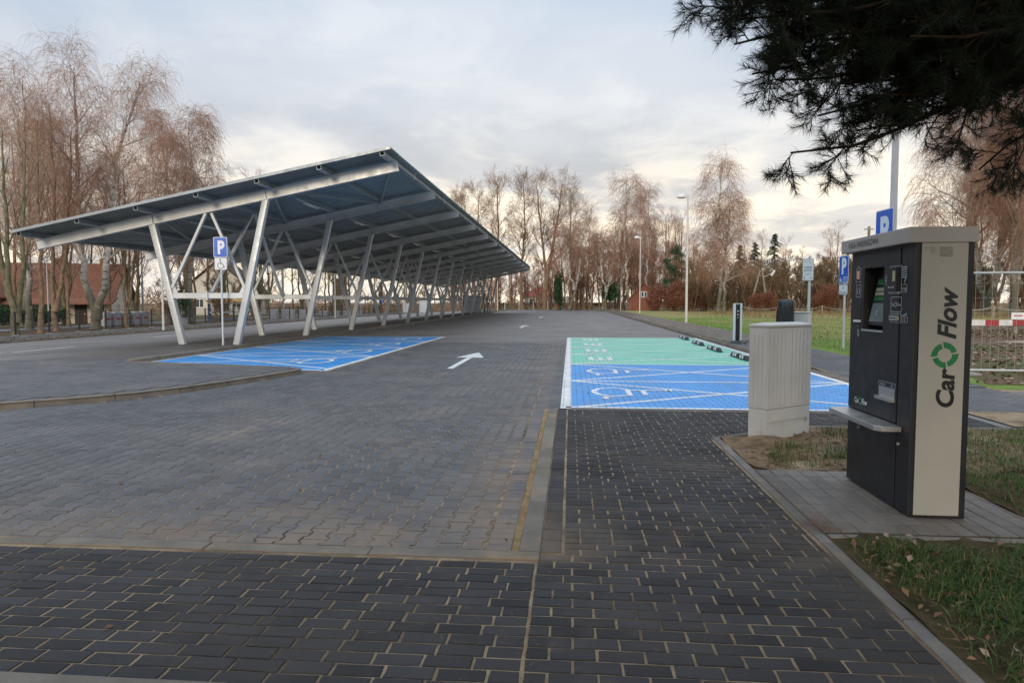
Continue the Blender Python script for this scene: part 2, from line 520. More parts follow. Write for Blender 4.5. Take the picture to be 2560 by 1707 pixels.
M['print_grey'] = mat('grey_print', (0.16, 0.16, 0.17), 0.5, var=0.02)
M['print_red'] = mat('red_print', (0.55, 0.05, 0.05), 0.5, var=0.02)
M['rubber'] = mat('black_rubber', (0.022, 0.022, 0.025), 0.7, var=0.2, vs=8, dirt=(0.16, 0.13, 0.1), dirt_amt=0.25)
M['bag'] = mat('black_plastic_film', (0.012, 0.013, 0.016), 0.28, var=0.2)
M['bag_grey'] = mat('dusty_plastic_film', (0.05, 0.053, 0.06), 0.45, var=0.3, vs=10)
M['plinth'] = mat('plinth_concrete', (0.31, 0.295, 0.265), 0.9, var=0.15, vs=2, dirt=(0.2, 0.15, 0.1), dirt_amt=0.4, spec=0.2)
M['fence_dark'] = mat('dark_fence_paint', (0.022, 0.026, 0.03), 0.5, var=0.1)
M['wall_white'] = mat('cream_render', (0.62, 0.565, 0.48), 0.85, var=0.07, vs=0.7, spec=0.2)
M['wall_yellow'] = mat('pale_yellow_render', (0.60, 0.50, 0.34), 0.85, var=0.07, vs=0.7, spec=0.2)
M['tile_red'] = mat('red_roof_tiles', (0.235, 0.105, 0.065), 0.8, var=0.3, vs=5, spec=0.2, rnd=0.2)
M['tile_far'] = mat('crimson_roof_sheet', (0.36, 0.075, 0.075), 0.7, var=0.12)
M['wood_red'] = mat('red_brown_boards', (0.21, 0.07, 0.038), 0.8, var=0.25, vs=3, rnd=0.15)
M['wood_dark'] = mat('dark_brown_wood', (0.055, 0.034, 0.025), 0.8, var=0.25, vs=3)
M['wood_grey'] = mat('weathered_wood', (0.27, 0.225, 0.17), 0.85, var=0.25, vs=4)
M['window'] = mat('window_glass', (0.045, 0.05, 0.055), 0.12, var=0.1)
M['wrap'] = mat('grey_shrink_wrap', (0.42, 0.43, 0.45), 0.3, var=0.2, vs=6, bump=0.5, bs=14)
M['red_label'] = mat('red_paper_label', (0.42, 0.07, 0.06), 0.5, var=0.1)
M['shelter_blue'] = mat('blue_shelter_paint', (0.035, 0.11, 0.28), 0.45, var=0.1)
M['shelter_orange'] = mat('orange_shelter_roof', (0.60, 0.29, 0.045), 0.5, var=0.1)
M['yellow'] = mat('yellow_railing_paint', (0.62, 0.42, 0.06), 0.45, var=0.1)
M['orange'] = mat('orange_plastic', (0.75, 0.22, 0.03), 0.45, var=0.1)
M['bar_red'] = mat('red_barrier_paint', (0.34, 0.035, 0.04), 0.5, var=0.2, vs=8, dirt=(0.3, 0.2, 0.17), dirt_amt=0.2)
M['bar_white'] = mat('white_barrier_paint', (0.66, 0.65, 0.62), 0.5, var=0.1, dirt=(0.3, 0.27, 0.22), dirt_amt=0.4)
M['rope'] = mat('grey_rope', (0.33, 0.31, 0.28), 0.9, var=0.1)
M['cabinet_mint'] = mat('pale_mint_cabinet', (0.50, 0.56, 0.54), 0.5, var=0.06)
M['cabinet_cream'] = mat('off_white_cabinet', (0.64, 0.62, 0.57), 0.55, var=0.05)


def mat_glass(name):
    t = NT(name)
    g = t.nd('ShaderNodeBsdfGlass')
    g.inputs['Roughness'].default_value = 0.02
    g.inputs['IOR'].default_value = 1.05
    g.inputs['Color'].default_value = (0.80, 0.84, 0.86, 1)
    t.L.new(g.outputs[0], t.out.inputs[0])
    return t.m


M['glass'] = mat_glass('shelter_glazing')

# ------------------------------------------------------------------ geometry helpers


def np_mesh(name, V, quads=None, tris=None, smooth=False):
    me = bpy.data.meshes.new(name)
    V = np.asarray(V, dtype=np.float32).reshape(-1, 3)
    nq = 0 if quads is None else len(quads)
    nt_ = 0 if tris is None else len(tris)
    me.vertices.add(len(V))
    me.vertices.foreach_set('co', V.ravel())
    idx = []
    if nq:
        idx.append(np.asarray(quads, dtype=np.int32).ravel())
    if nt_:
        idx.append(np.asarray(tris, dtype=np.int32).ravel())
    idx = np.concatenate(idx)
    me.loops.add(len(idx))
    me.loops.foreach_set('vertex_index', idx)
    me.polygons.add(nq + nt_)
    st = np.concatenate([np.arange(nq) * 4, nq * 4 + np.arange(nt_) * 3]).astype(np.int32)
    me.polygons.foreach_set('loop_start', st)
    me.update(calc_edges=True)
    if smooth:
        me.polygons.foreach_set('use_smooth', np.ones(nq + nt_, dtype=bool))
    me.validate()
    return me


def link(name, me, m=None, parent=None, loc=None):
    if m is not None and len(me.materials) == 0:
        me.materials.append(M[m] if isinstance(m, str) else m)
    o = bpy.data.objects.new(name, me)
    COL.objects.link(o)
    if parent is not None:
        o.parent = parent
    if loc is not None:
        o.location = loc
    return o


def tag(o, label, cat, group=None):
    o['label'] = label
    o['category'] = cat
    if group:
        o['group'] = group
    return o


def thing(name, label, cat, loc=(0, 0, 0), rz=0.0, group=None):
    o = bpy.data.objects.new(name, None)
    o.empty_display_size = 0.2
    COL.objects.link(o)
    o.location = loc
    o.rotation_euler = (0, 0, rz)
    return tag(o, label, cat, group)


def structure(name, me, m, loc=None):
    o = link(name, me, m, None, loc)
    o['kind'] = 'structure'
    return o


def dup(root, loc, rz=0.0, label=None, scale=1.0):
    r = root.copy()
    COL.objects.link(r)
    r.location = loc
    r.rotation_euler = (0, 0, rz)
    r.scale = (scale,) * 3 if isinstance(scale, (int, float)) else scale
    if label:
        r['label'] = label
    for ch in list(root.children):
        c = ch.copy()
        COL.objects.link(c)
        c.parent = r
        for g in list(ch.children):
            d = g.copy()
            COL.objects.link(d)
            d.parent = c
    return r


class MB:
    """collects simple solids into one mesh"""

    def __init__(self):
        self.v = []
        self.f = []

    def add(self, vs, fs):
        b = len(self.v)
        self.v += [tuple(x) for x in vs]
        self.f += [tuple(b + i for i in f) for f in fs]
        return self

    def box(self, c, s, rz=0.0):
        x, y, z = s[0] / 2, s[1] / 2, s[2] / 2
        pts = [(-x, -y, -z), (x, -y, -z), (x, y, -z), (-x, y, -z), (-x, -y, z), (x, -y, z), (x, y, z), (-x, y, z)]
        ca, sa = math.cos(rz), math.sin(rz)
        pts = [(c[0] + p[0] * ca - p[1] * sa, c[1] + p[0] * sa + p[1] * ca, c[2] + p[2]) for p in pts]
        return self.add(pts, [(0, 3, 2, 1), (4, 5, 6, 7), (0, 1, 5, 4), (1, 2, 6, 5), (2, 3, 7, 6), (3, 0, 4, 7)])

    def bb(self, x0, x1, y0, y1, z0, z1):
        return self.box(((x0 + x1) / 2, (y0 + y1) / 2, (z0 + z1) / 2), (x1 - x0, y1 - y0, z1 - z0))

    def bar(self, p, q, w, h, up=(0, 0, 1)):
        p, q = Vector(p), Vector(q)
        d = (q - p).normalized()
        u = Vector(up)
        s = d.cross(u)
        if s.length < 1e-4:
            s = d.cross(Vector((0, 1, 0)))
        s.normalize()
        u = s.cross(d).normalized()
        pts = []
        for e in (p, q):
            for a, b in ((-1, -1), (1, -1), (1, 1), (-1, 1)):
                pts.append(e + s * (a * w / 2) + u * (b * h / 2))
        return self.add(pts, [(3, 2, 1, 0), (4, 5, 6, 7), (0, 1, 5, 4), (1, 2, 6, 5), (2, 3, 7, 6), (3, 0, 4, 7)])

    def tube(self, p, q, r0, r1=None, n=10, cap=True):
        r1 = r0 if r1 is None else r1
        p, q = Vector(p), Vector(q)
        d = (q - p).normalized()
        a = d.orthogonal().normalized()
        b = d.cross(a)
        pts = []
        for e, r in ((p, r0), (q, r1)):
            for i in range(n):
                t = 2 * math.pi * i / n
                pts.append(e + (a * math.cos(t) + b * math.sin(t)) * r)
        fs = [(i, (i + 1) % n, n + (i + 1) % n, n + i) for i in range(n)]
        if cap:
            fs += [tuple(range(n - 1, -1, -1)), tuple(range(n, 2 * n))]
        return self.add(pts, fs)

    def prism(self, poly, z0, z1):
        n = len(poly)
        pts = [(x, y, z0) for x, y in poly] + [(x, y, z1) for x, y in poly]
        fs = [tuple(range(n - 1, -1, -1)), tuple(range(n, 2 * n))]
        fs += [(i, (i + 1) % n, n + (i + 1) % n, n + i) for i in range(n)]
        return self.add(pts, fs)

    def mesh(self, name, bevel=0.0, seg=2, smooth=False, ang=30):
        me = bpy.data.meshes.new(name)
        me.from_pydata(self.v, [], self.f)
        me.update()
        if bevel or smooth:
            bm = bmesh.new()
            bm.from_mesh(me)
            bmesh.ops.recalc_face_normals(bm, faces=bm.faces)
            if bevel:
                es = [e for e in bm.edges if len(e.link_faces) == 2 and e.calc_face_angle(0) > math.radians(ang)]
                bmesh.ops.bevel(bm, geom=es, offset=bevel, segments=seg, profile=0.5, affect='EDGES', clamp_overlap=True)
            if smooth:
                for f in bm.faces:
                    f.smooth = True
                for e in bm.edges:
                    if len(e.link_faces) == 2 and e.calc_face_angle(0) > math.radians(40):
                        e.smooth = False
            bm.to_mesh(me)
            bm.free()
        return me

    def build(self, name, m, parent=None, loc=None, bevel=0.0, seg=2, smooth=False):
        return link(name, self.mesh(name, bevel, seg, smooth), m, parent, loc)


def place(o, origin, right, up):
    """put an object drawn in its own XY plane on a surface given by two axes"""
    r, u = Vector(right).normalized(), Vector(up).normalized()
    n = r.cross(u)
    mt = Matrix((r, u, n)).transposed().to_4x4()
    mt.translation = Vector(origin)
    o.matrix_local = mt
    return o


_text_cache = {}


def text_mesh(body, w, h, thick=0.0006, bold=0.0, shear=0.0):
    cu = bpy.data.curves.new('lettering', 'FONT')
    cu.body = body
    cu.size = 1.0
    cu.shear = shear
    cu.offset = bold
    cu.resolution_u = 4
    cu.align_x = 'LEFT'
    ob = bpy.data.objects.new('lettering_tmp', cu)
    COL.objects.link(ob)
    bpy.context.view_layer.update()
    me = bpy.data.meshes.new_from_object(ob.evaluated_get(bpy.context.evaluated_depsgraph_get()))
    bpy.data.objects.remove(ob)
    bpy.data.curves.remove(cu)
    n = len(me.vertices)
    co = np.empty(n * 3, dtype=np.float32)
    me.vertices.foreach_get('co', co)
    co = co.reshape(-1, 3)
    mn, mx = co.min(0), co.max(0)
    co[:, 0] = (co[:, 0] - mn[0]) / max(1e-6, mx[0] - mn[0]) * w
    co[:, 1] = (co[:, 1] - mn[1]) / max(1e-6, mx[1] - mn[1]) * h
    co[:, 2] = 0
    me.vertices.foreach_set('co', co.ravel())
    me.update()
    me.materials.clear()
    return me


def lettering(body, w, h, m, parent, origin, right, up, name='lettering', **kw):
    o = link(name, text_mesh(body, w, h, **kw), m, parent)
    place(o, origin, right, up)
    return o


def sheet(poly, z):
    """flat polygon, z a number or a function of x, y"""
    me = bpy.data.meshes.new('sheet')
    f = z if callable(z) else (lambda x, y: z)
    me.from_pydata([(x, y, f(x, y)) for x, y in poly], [], [tuple(range(len(poly)))])
    me.update()
    bm = bmesh.new()
    bm.from_mesh(me)
    bmesh.ops.recalc_face_normals(bm, faces=bm.faces)
    for fc in bm.faces:
        if fc.normal.z < 0:
            fc.normal_flip()
    bmesh.ops.triangulate(bm, faces=bm.faces)
    bm.to_mesh(me)
    bm.free()
    return me


def grid_sheet(x0, x1, y0, y1, nx, ny, zf):
    xs = np.linspace(x0, x1, nx + 1)
    ys = np.linspace(y0, y1, ny + 1)
    X, Y = np.meshgrid(xs, ys)
    Z = zf(X, Y)
    V = np.stack([X, Y, Z], -1).reshape(-1, 3)
    i = np.arange(ny)[:, None] * (nx + 1) + np.arange(nx)[None, :]
    q = np.stack([i, i + 1, i + nx + 2, i + nx + 1], -1).reshape(-1, 4)
    return np_mesh('sheet', V, q, smooth=True)


def stroke(pts, w, z, closed=False):
    """flat painted line of width w along points, mitred"""
    P = [Vector((p[0], p[1])) for p in pts]
    n = len(P)
    vs, fs = [], []
    for i in range(n):
        a = P[i - 1] if (i > 0 or closed) else None
        b = P[(i + 1) % n] if (i < n - 1 or closed) else None
        if a is None:
            t = (b - P[i]).normalized()
            nn, k = Vector((-t.y, t.x)), 1.0
        elif b is None:
            t = (P[i] - a).normalized()
            nn, k = Vector((-t.y, t.x)), 1.0
        else:
            t1, t2 = (P[i] - a).normalized(), (b - P[i]).normalized()
            m = Vector((-(t1.y + t2.y), t1.x + t2.x))
            nn = m.normalized() if m.length > 1e-6 else Vector((-t1.y, t1.x))
            k = 1.0 / max(0.5, nn.dot(Vector((-t1.y, t1.x))))
        vs.append((P[i].x + nn.x * w / 2 * k, P[i].y + nn.y * w / 2 * k, z))
        vs.append((P[i].x - nn.x * w / 2 * k, P[i].y - nn.y * w / 2 * k, z))
    for i in range(n if closed else n - 1):
        j = (i + 1) % n
        fs.append((2 * i, 2 * i + 1, 2 * j + 1, 2 * j))
    return vs, fs


def paths_mesh(name, groups):
    """groups: list of (P[m,k,3], R[m,k], n sides) -> one mesh of tapered tubes"""
    VV, QQ, off = [], [], 0
    for P, R, n in groups:
        m, k, _ = P.shape
        T = np.empty_like(P)
        T[:, 1:-1] = P[:, 2:] - P[:, :-2]
        T[:, 0] = P[:, 1] - P[:, 0]
        T[:, -1] = P[:, -1] - P[:, -2]
        T /= np.linalg.norm(T, axis=-1, keepdims=True) + 1e-9
        ref = np.tile(np.array([0.31, 0.95, 0.07]), (m, 1))
        t0 = T.mean(1)
        flip = np.abs((t0 * ref).sum(-1)) > 0.9 * np.linalg.norm(t0, axis=-1)
        ref[flip] = (0.95, 0.1, 0.3)
        A = np.cross(T, ref[:, None, :])
        A /= np.linalg.norm(A, axis=-1, keepdims=True) + 1e-9
        B = np.cross(T, A)
        ang = np.arange(n) * 2 * math.pi / n
        V = P[:, :, None, :] + R[:, :, None, None] * (A[:, :, None, :] * np.cos(ang)[None, None, :, None] + B[:, :, None, :] * np.sin(ang)[None, None, :, None])
        VV.append(V.reshape(-1, 3))
        i = np.arange(m)[:, None, None] * (k * n) + np.arange(k - 1)[None, :, None] * n
        s = np.arange(n)[None, None, :]
        s2 = (s + 1) % n
        q = np.stack([i + s, i + s2, i + n + s2, i + n + s], -1).reshape(-1, 4) + off
        QQ.append(q)
        off += m * k * n
    return np_mesh(name, np.concatenate(VV), np.concatenate(QQ), smooth=True)


def norm(v):
    return v / (np.linalg.norm(v, axis=-1, keepdims=True) + 1e-9)


def spawn(P, R, nc, t0, t1, ang, length, k, up=0.0, droop=0.0, wob=0.15, rs=0.6, rmin=0.004, taper=0.35, shrink=0.5, r=rng):
    m, kk, _ = P.shape
    idx = np.repeat(np.arange(m), nc)
    n = len(idx)
    t = t0 + (t1 - t0) * ((np.tile(np.arange(nc), m) + r.random(n)) / nc)
    f = t * (kk - 1)
    i0 = np.clip(f.astype(int), 0, kk - 2)
    fr = (f - i0)[:, None]
    a, b = P[idx, i0], P[idx, i0 + 1]
    pos = a + (b - a) * fr
    tan = norm(b - a)
    rad = R[idx, i0] * (1 - fr[:, 0]) + R[idx, i0 + 1] * fr[:, 0]
    rv = norm(r.normal(size=(n, 3)))
    perp = norm(rv - tan * (rv * tan).sum(-1, keepdims=True))
    an = np.radians(ang[0] + (ang[1] - ang[0]) * r.random(n))[:, None]
    d = tan * np.cos(an) + perp * np.sin(an)
    L = (length[0] + (length[1] - length[0]) * r.random(n)) * (1 - shrink * (t - t0) / max(1e-6, t1 - t0))
    out = np.empty((n, k, 3))
    out[:, 0] = pos
    step = (L / (k - 1))[:, None]
    for j in range(1, k):
        d = d + np.array([0, 0, 1.0]) * (up - droop * j / k) + r.normal(size=(n, 3)) * wob
        d = norm(d)
        out[:, j] = out[:, j - 1] + d * step
    r0 = np.maximum(rad * rs, rmin)
    RR = r0[:, None] * np.linspace(1, taper, k)[None, :]
    return out, RR


def trunk_path(pts, r0, r1, k=14, wob=0.05, r=rng):
    pts = np.array(pts, dtype=float)
    d = np.concatenate([[0], np.cumsum(np.linalg.norm(np.diff(pts, axis=0), axis=1))])
    s = np.linspace(0, d[-1], k)
    P = np.stack([np.interp(s, d, pts[:, i]) for i in range(3)], -1)
    P[1:-1] += r.normal(size=(k - 2, 3)) * wob * np.array([1, 1, 0.2])
    u = np.linspace(0, 1, k)
    R = r1 + (r0 - r1) * (1 - u) ** 0.9
    R[0] *= 1.45
    return P[None], R[None]


def quads_cloud(C, N, size, r=rng, aspect=1.0):
    """small leaf faces at points C with normals N"""
    n = len(C)
    N = norm(N)
    a = norm(np.cross(N, r.normal(size=(n, 3))))
    b = np.cross(N, a)
    s = (size[0] + (size[1] - size[0]) * r.random(n))[:, None] / 2
    V = np.stack([C - a * s, C - b * s * aspect * 0.62 + a * s * 0.15 + N * s * 0.3, C + a * s * 1.1, C + b * s * aspect * 0.62 + a * s * 0.1 + N * s * 0.3], 1)
    q = np.arange(n * 4).reshape(-1, 4)
    return V.reshape(-1, 3), q


def gz(x, y):
    """height of the natural ground: the side road and the land beyond it fall away to the left"""
    x = np.asarray(x, dtype=float)
    t = np.clip((-12.65 - x) / 18.35, 0, 1)
    return -0.75 * t - 0.05 * np.clip((-31 - x) / 5, 0, 1)


# ================================================================== SETTING
# ---- ground
bx = np.concatenate([np.linspace(-420, -40, 20), np.linspace(-36, -8, 57), np.linspace(-4, 420, 60)])
by = np.concatenate([np.linspace(-60, 130, 60), np.linspace(150, 900, 12)])
X_, Y_ = np.meshgrid(bx, by)
V_ = np.stack([X_, Y_, gz(X_, Y_) - 0.035], -1).reshape(-1, 3)
i_ = np.arange(len(by) - 1)[:, None] * len(bx) + np.arange(len(bx) - 1)[None, :]
base = np_mesh('ground', V_, np.stack([i_, i_ + 1, i_ + len(bx) + 1, i_ + len(bx)], -1).reshape(-1, 4), smooth=True)
structure('ground', base, 'ground')
# finer ground in the left foreland is covered by the same sheet

# ---- parking drive: far sheet + bedding + single blocks
dm = bpy.data.meshes.new('parking_drive')
dm.from_pydata([(-10.2, 24, 0), (5.05, 24, 0), (5.05, 118, 0), (-10.2, 118, 0), (-10.2, 13.9, 0), (-5.12, 13.9, 0), (-5.12, 24, 0), (-0.135, 24, 0), (-0.135, 15.6, 0), (5.05, 15.6, 0)], [],
               [(0, 6, 7, 1, 2, 3), (4, 5, 6, 0), (8, 9, 1, 7)])
drive = structure('parking_drive', dm, 'drive')
bed = structure('paving_bed', sheet([(-17, 1.2), (9.5, 1.2), (9.5, 15.6), (-0.1, 15.6), (-0.1, 24.05), (-5.2, 24.05), (-5.2, 15.6), (-17, 15.6)], -0.0045), 'sand_bed')
side_road = structure('side_road', sheet([(-28.2, 4), (-12.6, 4), (-12.6, 125), (-28.2, 125)], lambda x, y: float(gz(x, y)) + 0.006), 'road')
structure('road_verge', sheet([(-31.6, 4), (-28.2, 4), (-28.2, 125), (-31.6, 125)], lambda x, y: float(gz(x, y)) + (0.05 if x < -30 else 0.0)), 'verge')

kept = {}


def lay_blocks(key, parent, mat_name, shapes, cells, most=300, jitter=0.0018, nm='paver', zf=None):
    """cells: (x, y, shape index); the nearest ones become single objects, the rest one mesh"""
    if isinstance(shapes[0], rough):
        rv_ = random.Random(17)
        NVAR = 6
        shapes = [worn(sh_.w, sh_.h, rv_) for sh_ in shapes for _ in range(NVAR)]
        cells = [(c[0], c[1], c[2] * NVAR + rv_.randrange(NVAR)) for c in cells]
    cells = sorted(cells, key=lambda c: c[0] ** 2 + c[1] ** 2)
    meshes = []
    for sh in shapes:
        mb = MB()
        mb.add(sh[0], sh[1])
        me = mb.mesh(nm)
        me.materials.append(M[mat_name])
        meshes.append(me)

    def seen(c):
        return c[1] > 2.3 and -0.86 * c[1] - 0.2 < c[0] < 0.72 * c[1] + 0.1
    single = [c for c in cells if seen(c)][:most]
    ss = set(single)
    rest = [c for c in cells if c not in ss]
    rr = random.Random(5)
    for c in single:
        o = link(nm, meshes[c[2]], None, parent, (c[0], c[1], rr.uniform(-jitter, jitter) + (zf(c[0], c[1]) if zf else 0.0)))
        o.rotation_euler = (rr.uniform(-.006, .006), rr.uniform(-.004, .004), rr.uniform(-.008, .008))
    if rest:
        by = {}
        for c in rest:
            by.setdefault(c[2], []).append(c)
        VV, FF, off = [], [], 0
        for si, cs in by.items():
            v = np.array(shapes[si][0])
            tri = []
            for f in shapes[si][1]:
                for q in range(1, len(f) - 1):
                    tri.append((f[0], f[q], f[q + 1]))
            tri = np.array(tri)
            ox = np.array([(c[0], c[1], 0.0) for c in cs])
            ox[:, 2] = rng.uniform(-jitter, jitter, len(cs))
            if zf:
                ox[:, 2] += np.array([zf(c[0], c[1]) for c in cs])
            tilt = rng.uniform(-0.006, 0.006, (len(cs), 2))
            V = v[None] + ox[:, None, :]
            V[:, :, 2] += v[None, :, 0] * tilt[:, :1] + v[None, :, 1] * tilt[:, 1:]
            VV.append(V.reshape(-1, 3))
            FF.append((tri[None] + (np.arange(len(cs)) * len(v))[:, None, None]).reshape(-1, 3) + off)
            off += len(cs) * len(v)
        me = np_mesh(nm + '_field', np.concatenate(VV), None, np.concatenate(FF))
        o = link(nm + '_field', me, mat_name, parent)
        o['kind'] = 'stuff'
    return single


def block(poly, inset=0.006, depth=0.014, drop=0.004, pieces=None):
    """block with a chamfered rim; poly counter-clockwise round the origin"""
    n = len(poly)
    cx = sum(p[0] for p in poly) / n
    cy = sum(p[1] for p in poly) / n
    inner = []
    for i in range(n):
        a, p, b = Vector(poly[i - 1]), Vector(poly[i]), Vector(poly[(i + 1) % n])
        t1, t2 = (p - a).normalized(), (b - p).normalized()
        n1, n2 = Vector((-t1.y, t1.x)), Vector((-t2.y, t2.x))
        m = n1 + n2
        m = m / max(0.6, m.dot(n1)) if m.length > 1e-6 else n1
        inner.append((p.x + m.x * inset, p.y + m.y * inset))
    vs = [(x, y, 0.0) for x, y in inner] + [(x, y, -drop) for x, y in poly] + [(x, y, -depth) for x, y in poly]
    fs = list(pieces) if pieces else [tuple(range(n))]
    for i in range(n):
        j = (i + 1) % n
        fs.append((n + i, n + j, j, i))
        fs.append((2 * n + i, 2 * n + j, n + j, n + i))
    return vs, fs


class rough:
    """marks a brick outline that is to be laid in several worn variants"""

    def __init__(self, w, h):
        self.w, self.h = w, h


def worn(w, h, rr):
    pts = []
    for x, y in ((-w / 2, -h / 2), (0, -h / 2), (w / 2, -h / 2), (w / 2, 0), (w / 2, h / 2), (0, h / 2), (-w / 2, h / 2), (-w / 2, 0)):
        pts.append((x + rr.uniform(-0.0022, 0.0022), y + rr.uniform(-0.0018, 0.0018)))
    return block(pts, 0.004, drop=rr.uniform(0.0022, 0.0038))


def rect(w, h):
    return [(-w / 2, -h / 2), (w / 2, -h / 2), (w / 2, h / 2), (-w / 2, h / 2)]


def in_poly(x, y, poly):
    c = False
    n = len(poly)
    j = n - 1
    for i in range(n):
        xi, yi = poly[i]
        xj, yj = poly[j]
        if (yi > y) != (yj > y) and x < (xj - xi) * (y - yi) / (yj - yi) + xi:
            c = not c
        j = i
    return c


OUTER = [(-17.0, 6.45), (-14.5, 6.62), (-12.0, 6.98), (-9.6, 7.65), (-8.55, 8.10), (-7.73, 8.59), (-7.05, 9.15), (-6.57, 9.75), (-6.22, 10.45), (-5.97, 11.2),
         (-5.75, 12.0), (-5.58, 12.7), (-5.46, 13.25), (-5.50, 13.60), (-5.70, 13.84), (-6.05, 13.98)]
ISLAND = OUTER + [(-10.15, 14.95), (-10.15, 92), (-12.65, 92), (-12.65, 15.2), (-17.0, 13.0)]

# zigzag (double-T) blocks of the drive, columns running away from the camera
A_, W_, LEN = 0.0125, 0.1425, 0.2
g_ = 0.0058


def zig(yy):
    return A_ if abs(yy) > 0.05 else -A_


def zigpoly():
    e = [(-0.1 + g_, A_), (-0.062, A_), (-0.040, -A_), (0.040, -A_), (0.062, A_), (0.1 - g_, A_)]
    right = [(W_ / 2 + a - g_, y) for y, a in e]
    left = [(-W_ / 2 - a + g_, y) for y, a in reversed(e)]
    return right + left


def zighalf():
    e = [(0.002, -A_), (0.040, -A_), (0.062, A_), (0.1 - g_, A_)]
    return [(W_ / 2 + a - g_, y) for y, a in e] + [(-W_ / 2 - a + g_, y) for y, a in reversed(e)]


cells = []
ISL_PAD = [(x + 0.12, y) for x, y in OUTER] + [(-10.15, 15.1), (-17, 15.1)]
ncol = int(16.6 / W_)
for ci in range(ncol):
    x = -0.495 - W_ / 2 - A_ - ci * W_
    y = 3.93 + 0.1 + (0.1 if ci % 2 else 0.0)
    if ci % 2:
        cells.append((round(x, 4), 3.93, 1))
    while y < 23.95:
        if x > -0.86 * y - 3.2 and not in_poly(x, y, ISLAND):
            if not (x < -5.04 and y > 13.85):
                cells.append((round(x, 4), round(y, 4), 0))
        y += LEN
lay_blocks('drive', drive, 'paver_dark', [block(zigpoly(), 0.004, 0.014, 0.003, [(0, 1, 10, 11), (1, 2, 9, 10), (2, 3, 8, 9), (3, 4, 7, 8), (4, 5, 6, 7)]),
                                        block(zighalf(), 0.004, 0.014, 0.003, [(0, 1, 6, 7), (1, 2, 5, 6), (2, 3, 4, 5)])], cells)
# square end blocks beside the kerb strip, and plain rows to the right of it beyond the strip
cells = []
y = 3.98
while y < 9.3:
    cells.append((-0.42, y, 0))
    y += 0.1
for r_ in range(int(9.3 / 0.1), 240):
    yy = r_ * 0.1 + 0.05
    o_ = 0.1 if r_ % 2 == 0 else 0.0
    if o_ == 0.0:
        cells.append((-0.447, round(yy, 4), 2))
    for q in range(-3, 26):
        xx = q * 0.2 - o_ + 0.1
        if -0.42 < xx < (5.0 if yy < 15.6 else -0.15):
            cells.append((round(xx, 4), round(yy, 4), 1))
lay_blocks('rows', drive, 'paver_dark', [block(rect(0.146, 0.094), 0.005), block(rect(0.194, 0.094), 0.005), block(rect(0.09, 0.094), 0.005)], cells, 300, nm='block')
# fill between zigzag field and bay rows beyond the strip end is part of the zigzag field

# ---- brick pavement in front
pave = structure('pavement', sheet([(-12, 0.6), (-0.19, 0.6), (-0.19, 1.2), (-12, 1.2)], -0.012), 'sand_bed')
cells = []
for r_ in range(0, 15):
    yy = 2.49 + r_ * 0.0942
    if yy > 3.76:
        break
    sh = (r_ % 3) * 0.066 + random.uniform(-0.006, 0.006)
    x = -0.189
    first = [0.16, 0.13, 0.2][r_ % 3]
    cells.append((x - first / 2, yy, 1 + r_ % 3))
    x -= first
    while x > -4.8:
        cells.append((round(x - 0.104, 4), round(yy, 4), 0))
        x -= 0.208
SHP = [rough(0.1955, 0.0852)] + [rough(w - 0.012, 0.0852) for w in (0.16, 0.13, 0.2)]
lay_blocks('front', pave, 'paver_near', SHP, cells, 300)
# right-hand field up to the bays and away behind the cabinet
cells = []
EDGE = [(1.52, 2.0), (1.515, 4.4), (1.52, 7.38), (2.60, 8.16), (8.6, 8.30)]


def right_edge(yv):
    if yv <= 7.38:
        return 1.51
    if yv <= 8.16:
        return 1.52 + (yv - 7.38) / 0.78 * 1.08
    if yv <= 8.29:
        return 2.6 + (yv - 8.16) / 0.13 * 6.0
    return 9.0


r_ = 0
yy = 1.9
while yy < 9.27:
    x0 = -0.185 if yy < 3.93 else -0.035
    lim = right_edge(yy)
    x = x0
    first = [0.1, 0.2, 0.15][r_ % 3] if r_ % 7 == 3 else (0.1 if r_ % 2 else 0.2)
    while x < lim - 0.03:
        w = first
        first = 0.2
        if lim - x - w < 0.045:
            w = lim - x
        idx = min(9, max(0, int(round(w / 0.02)) - 2))
        cells.append((round(x + w / 2, 4), round(yy, 4), idx))
        x += w
    yy += 0.0975
    r_ += 1
SHP = [rough(0.02 * (q + 2) - 0.0125, 0.0875) for q in range(10)]
lay_blocks('right', pave, 'paver_near', SHP, cells, 300, nm='brick')
cells = []
y = 4.03
while y < 9.25:
    cells.append((-0.107, y, 0))
    y += 0.2
lay_blocks('soldier', pave, 'paver_near', [block(rect(0.115, 0.191), 0.004, drop=0.003)], cells, 60, nm='edge_brick')
# concrete strips flush with the paving
strip = structure('kerb_strip', MB().bb(-0.296, -0.176, 3.90, 3.905, -0.1, -0.014).mesh('kerb_strip'), 'kerb_strip')
yb = 3.925
while yb < 9.2:
    l_ = min(0.998, 9.25 - yb)
    MB().bb(-0.296, -0.172, yb, yb + l_ - 0.006, -0.08, 0.006 + random.uniform(0, 0.004)).build('kerb_stone', 'kerb_strip', strip, bevel=0.006)
    yb += l_
xb = -0.172
while xb > -6.5:
    MB().bb(xb - 0.994, xb, 3.80, 3.918, -0.08, 0.004 + random.uniform(0, 0.004)).build('kerb_stone', 'kerb_strip', strip, bevel=0.006)
    xb -= 1.0
xb = -0.3
while xb > -4.5:
    MB().bb(xb - 0.994, xb, 2.30, 2.435, -0.08, 0.012).build('kerb_stone', 'kerb_strip', strip, bevel=0.006)
    xb -= 1.0
# sandy gutter left of the strip
MB().bb(-0.342, -0.300, 3.925, 9.24, -0.05, -0.0035).build('sand_gutter', 'gutter_sand', strip)


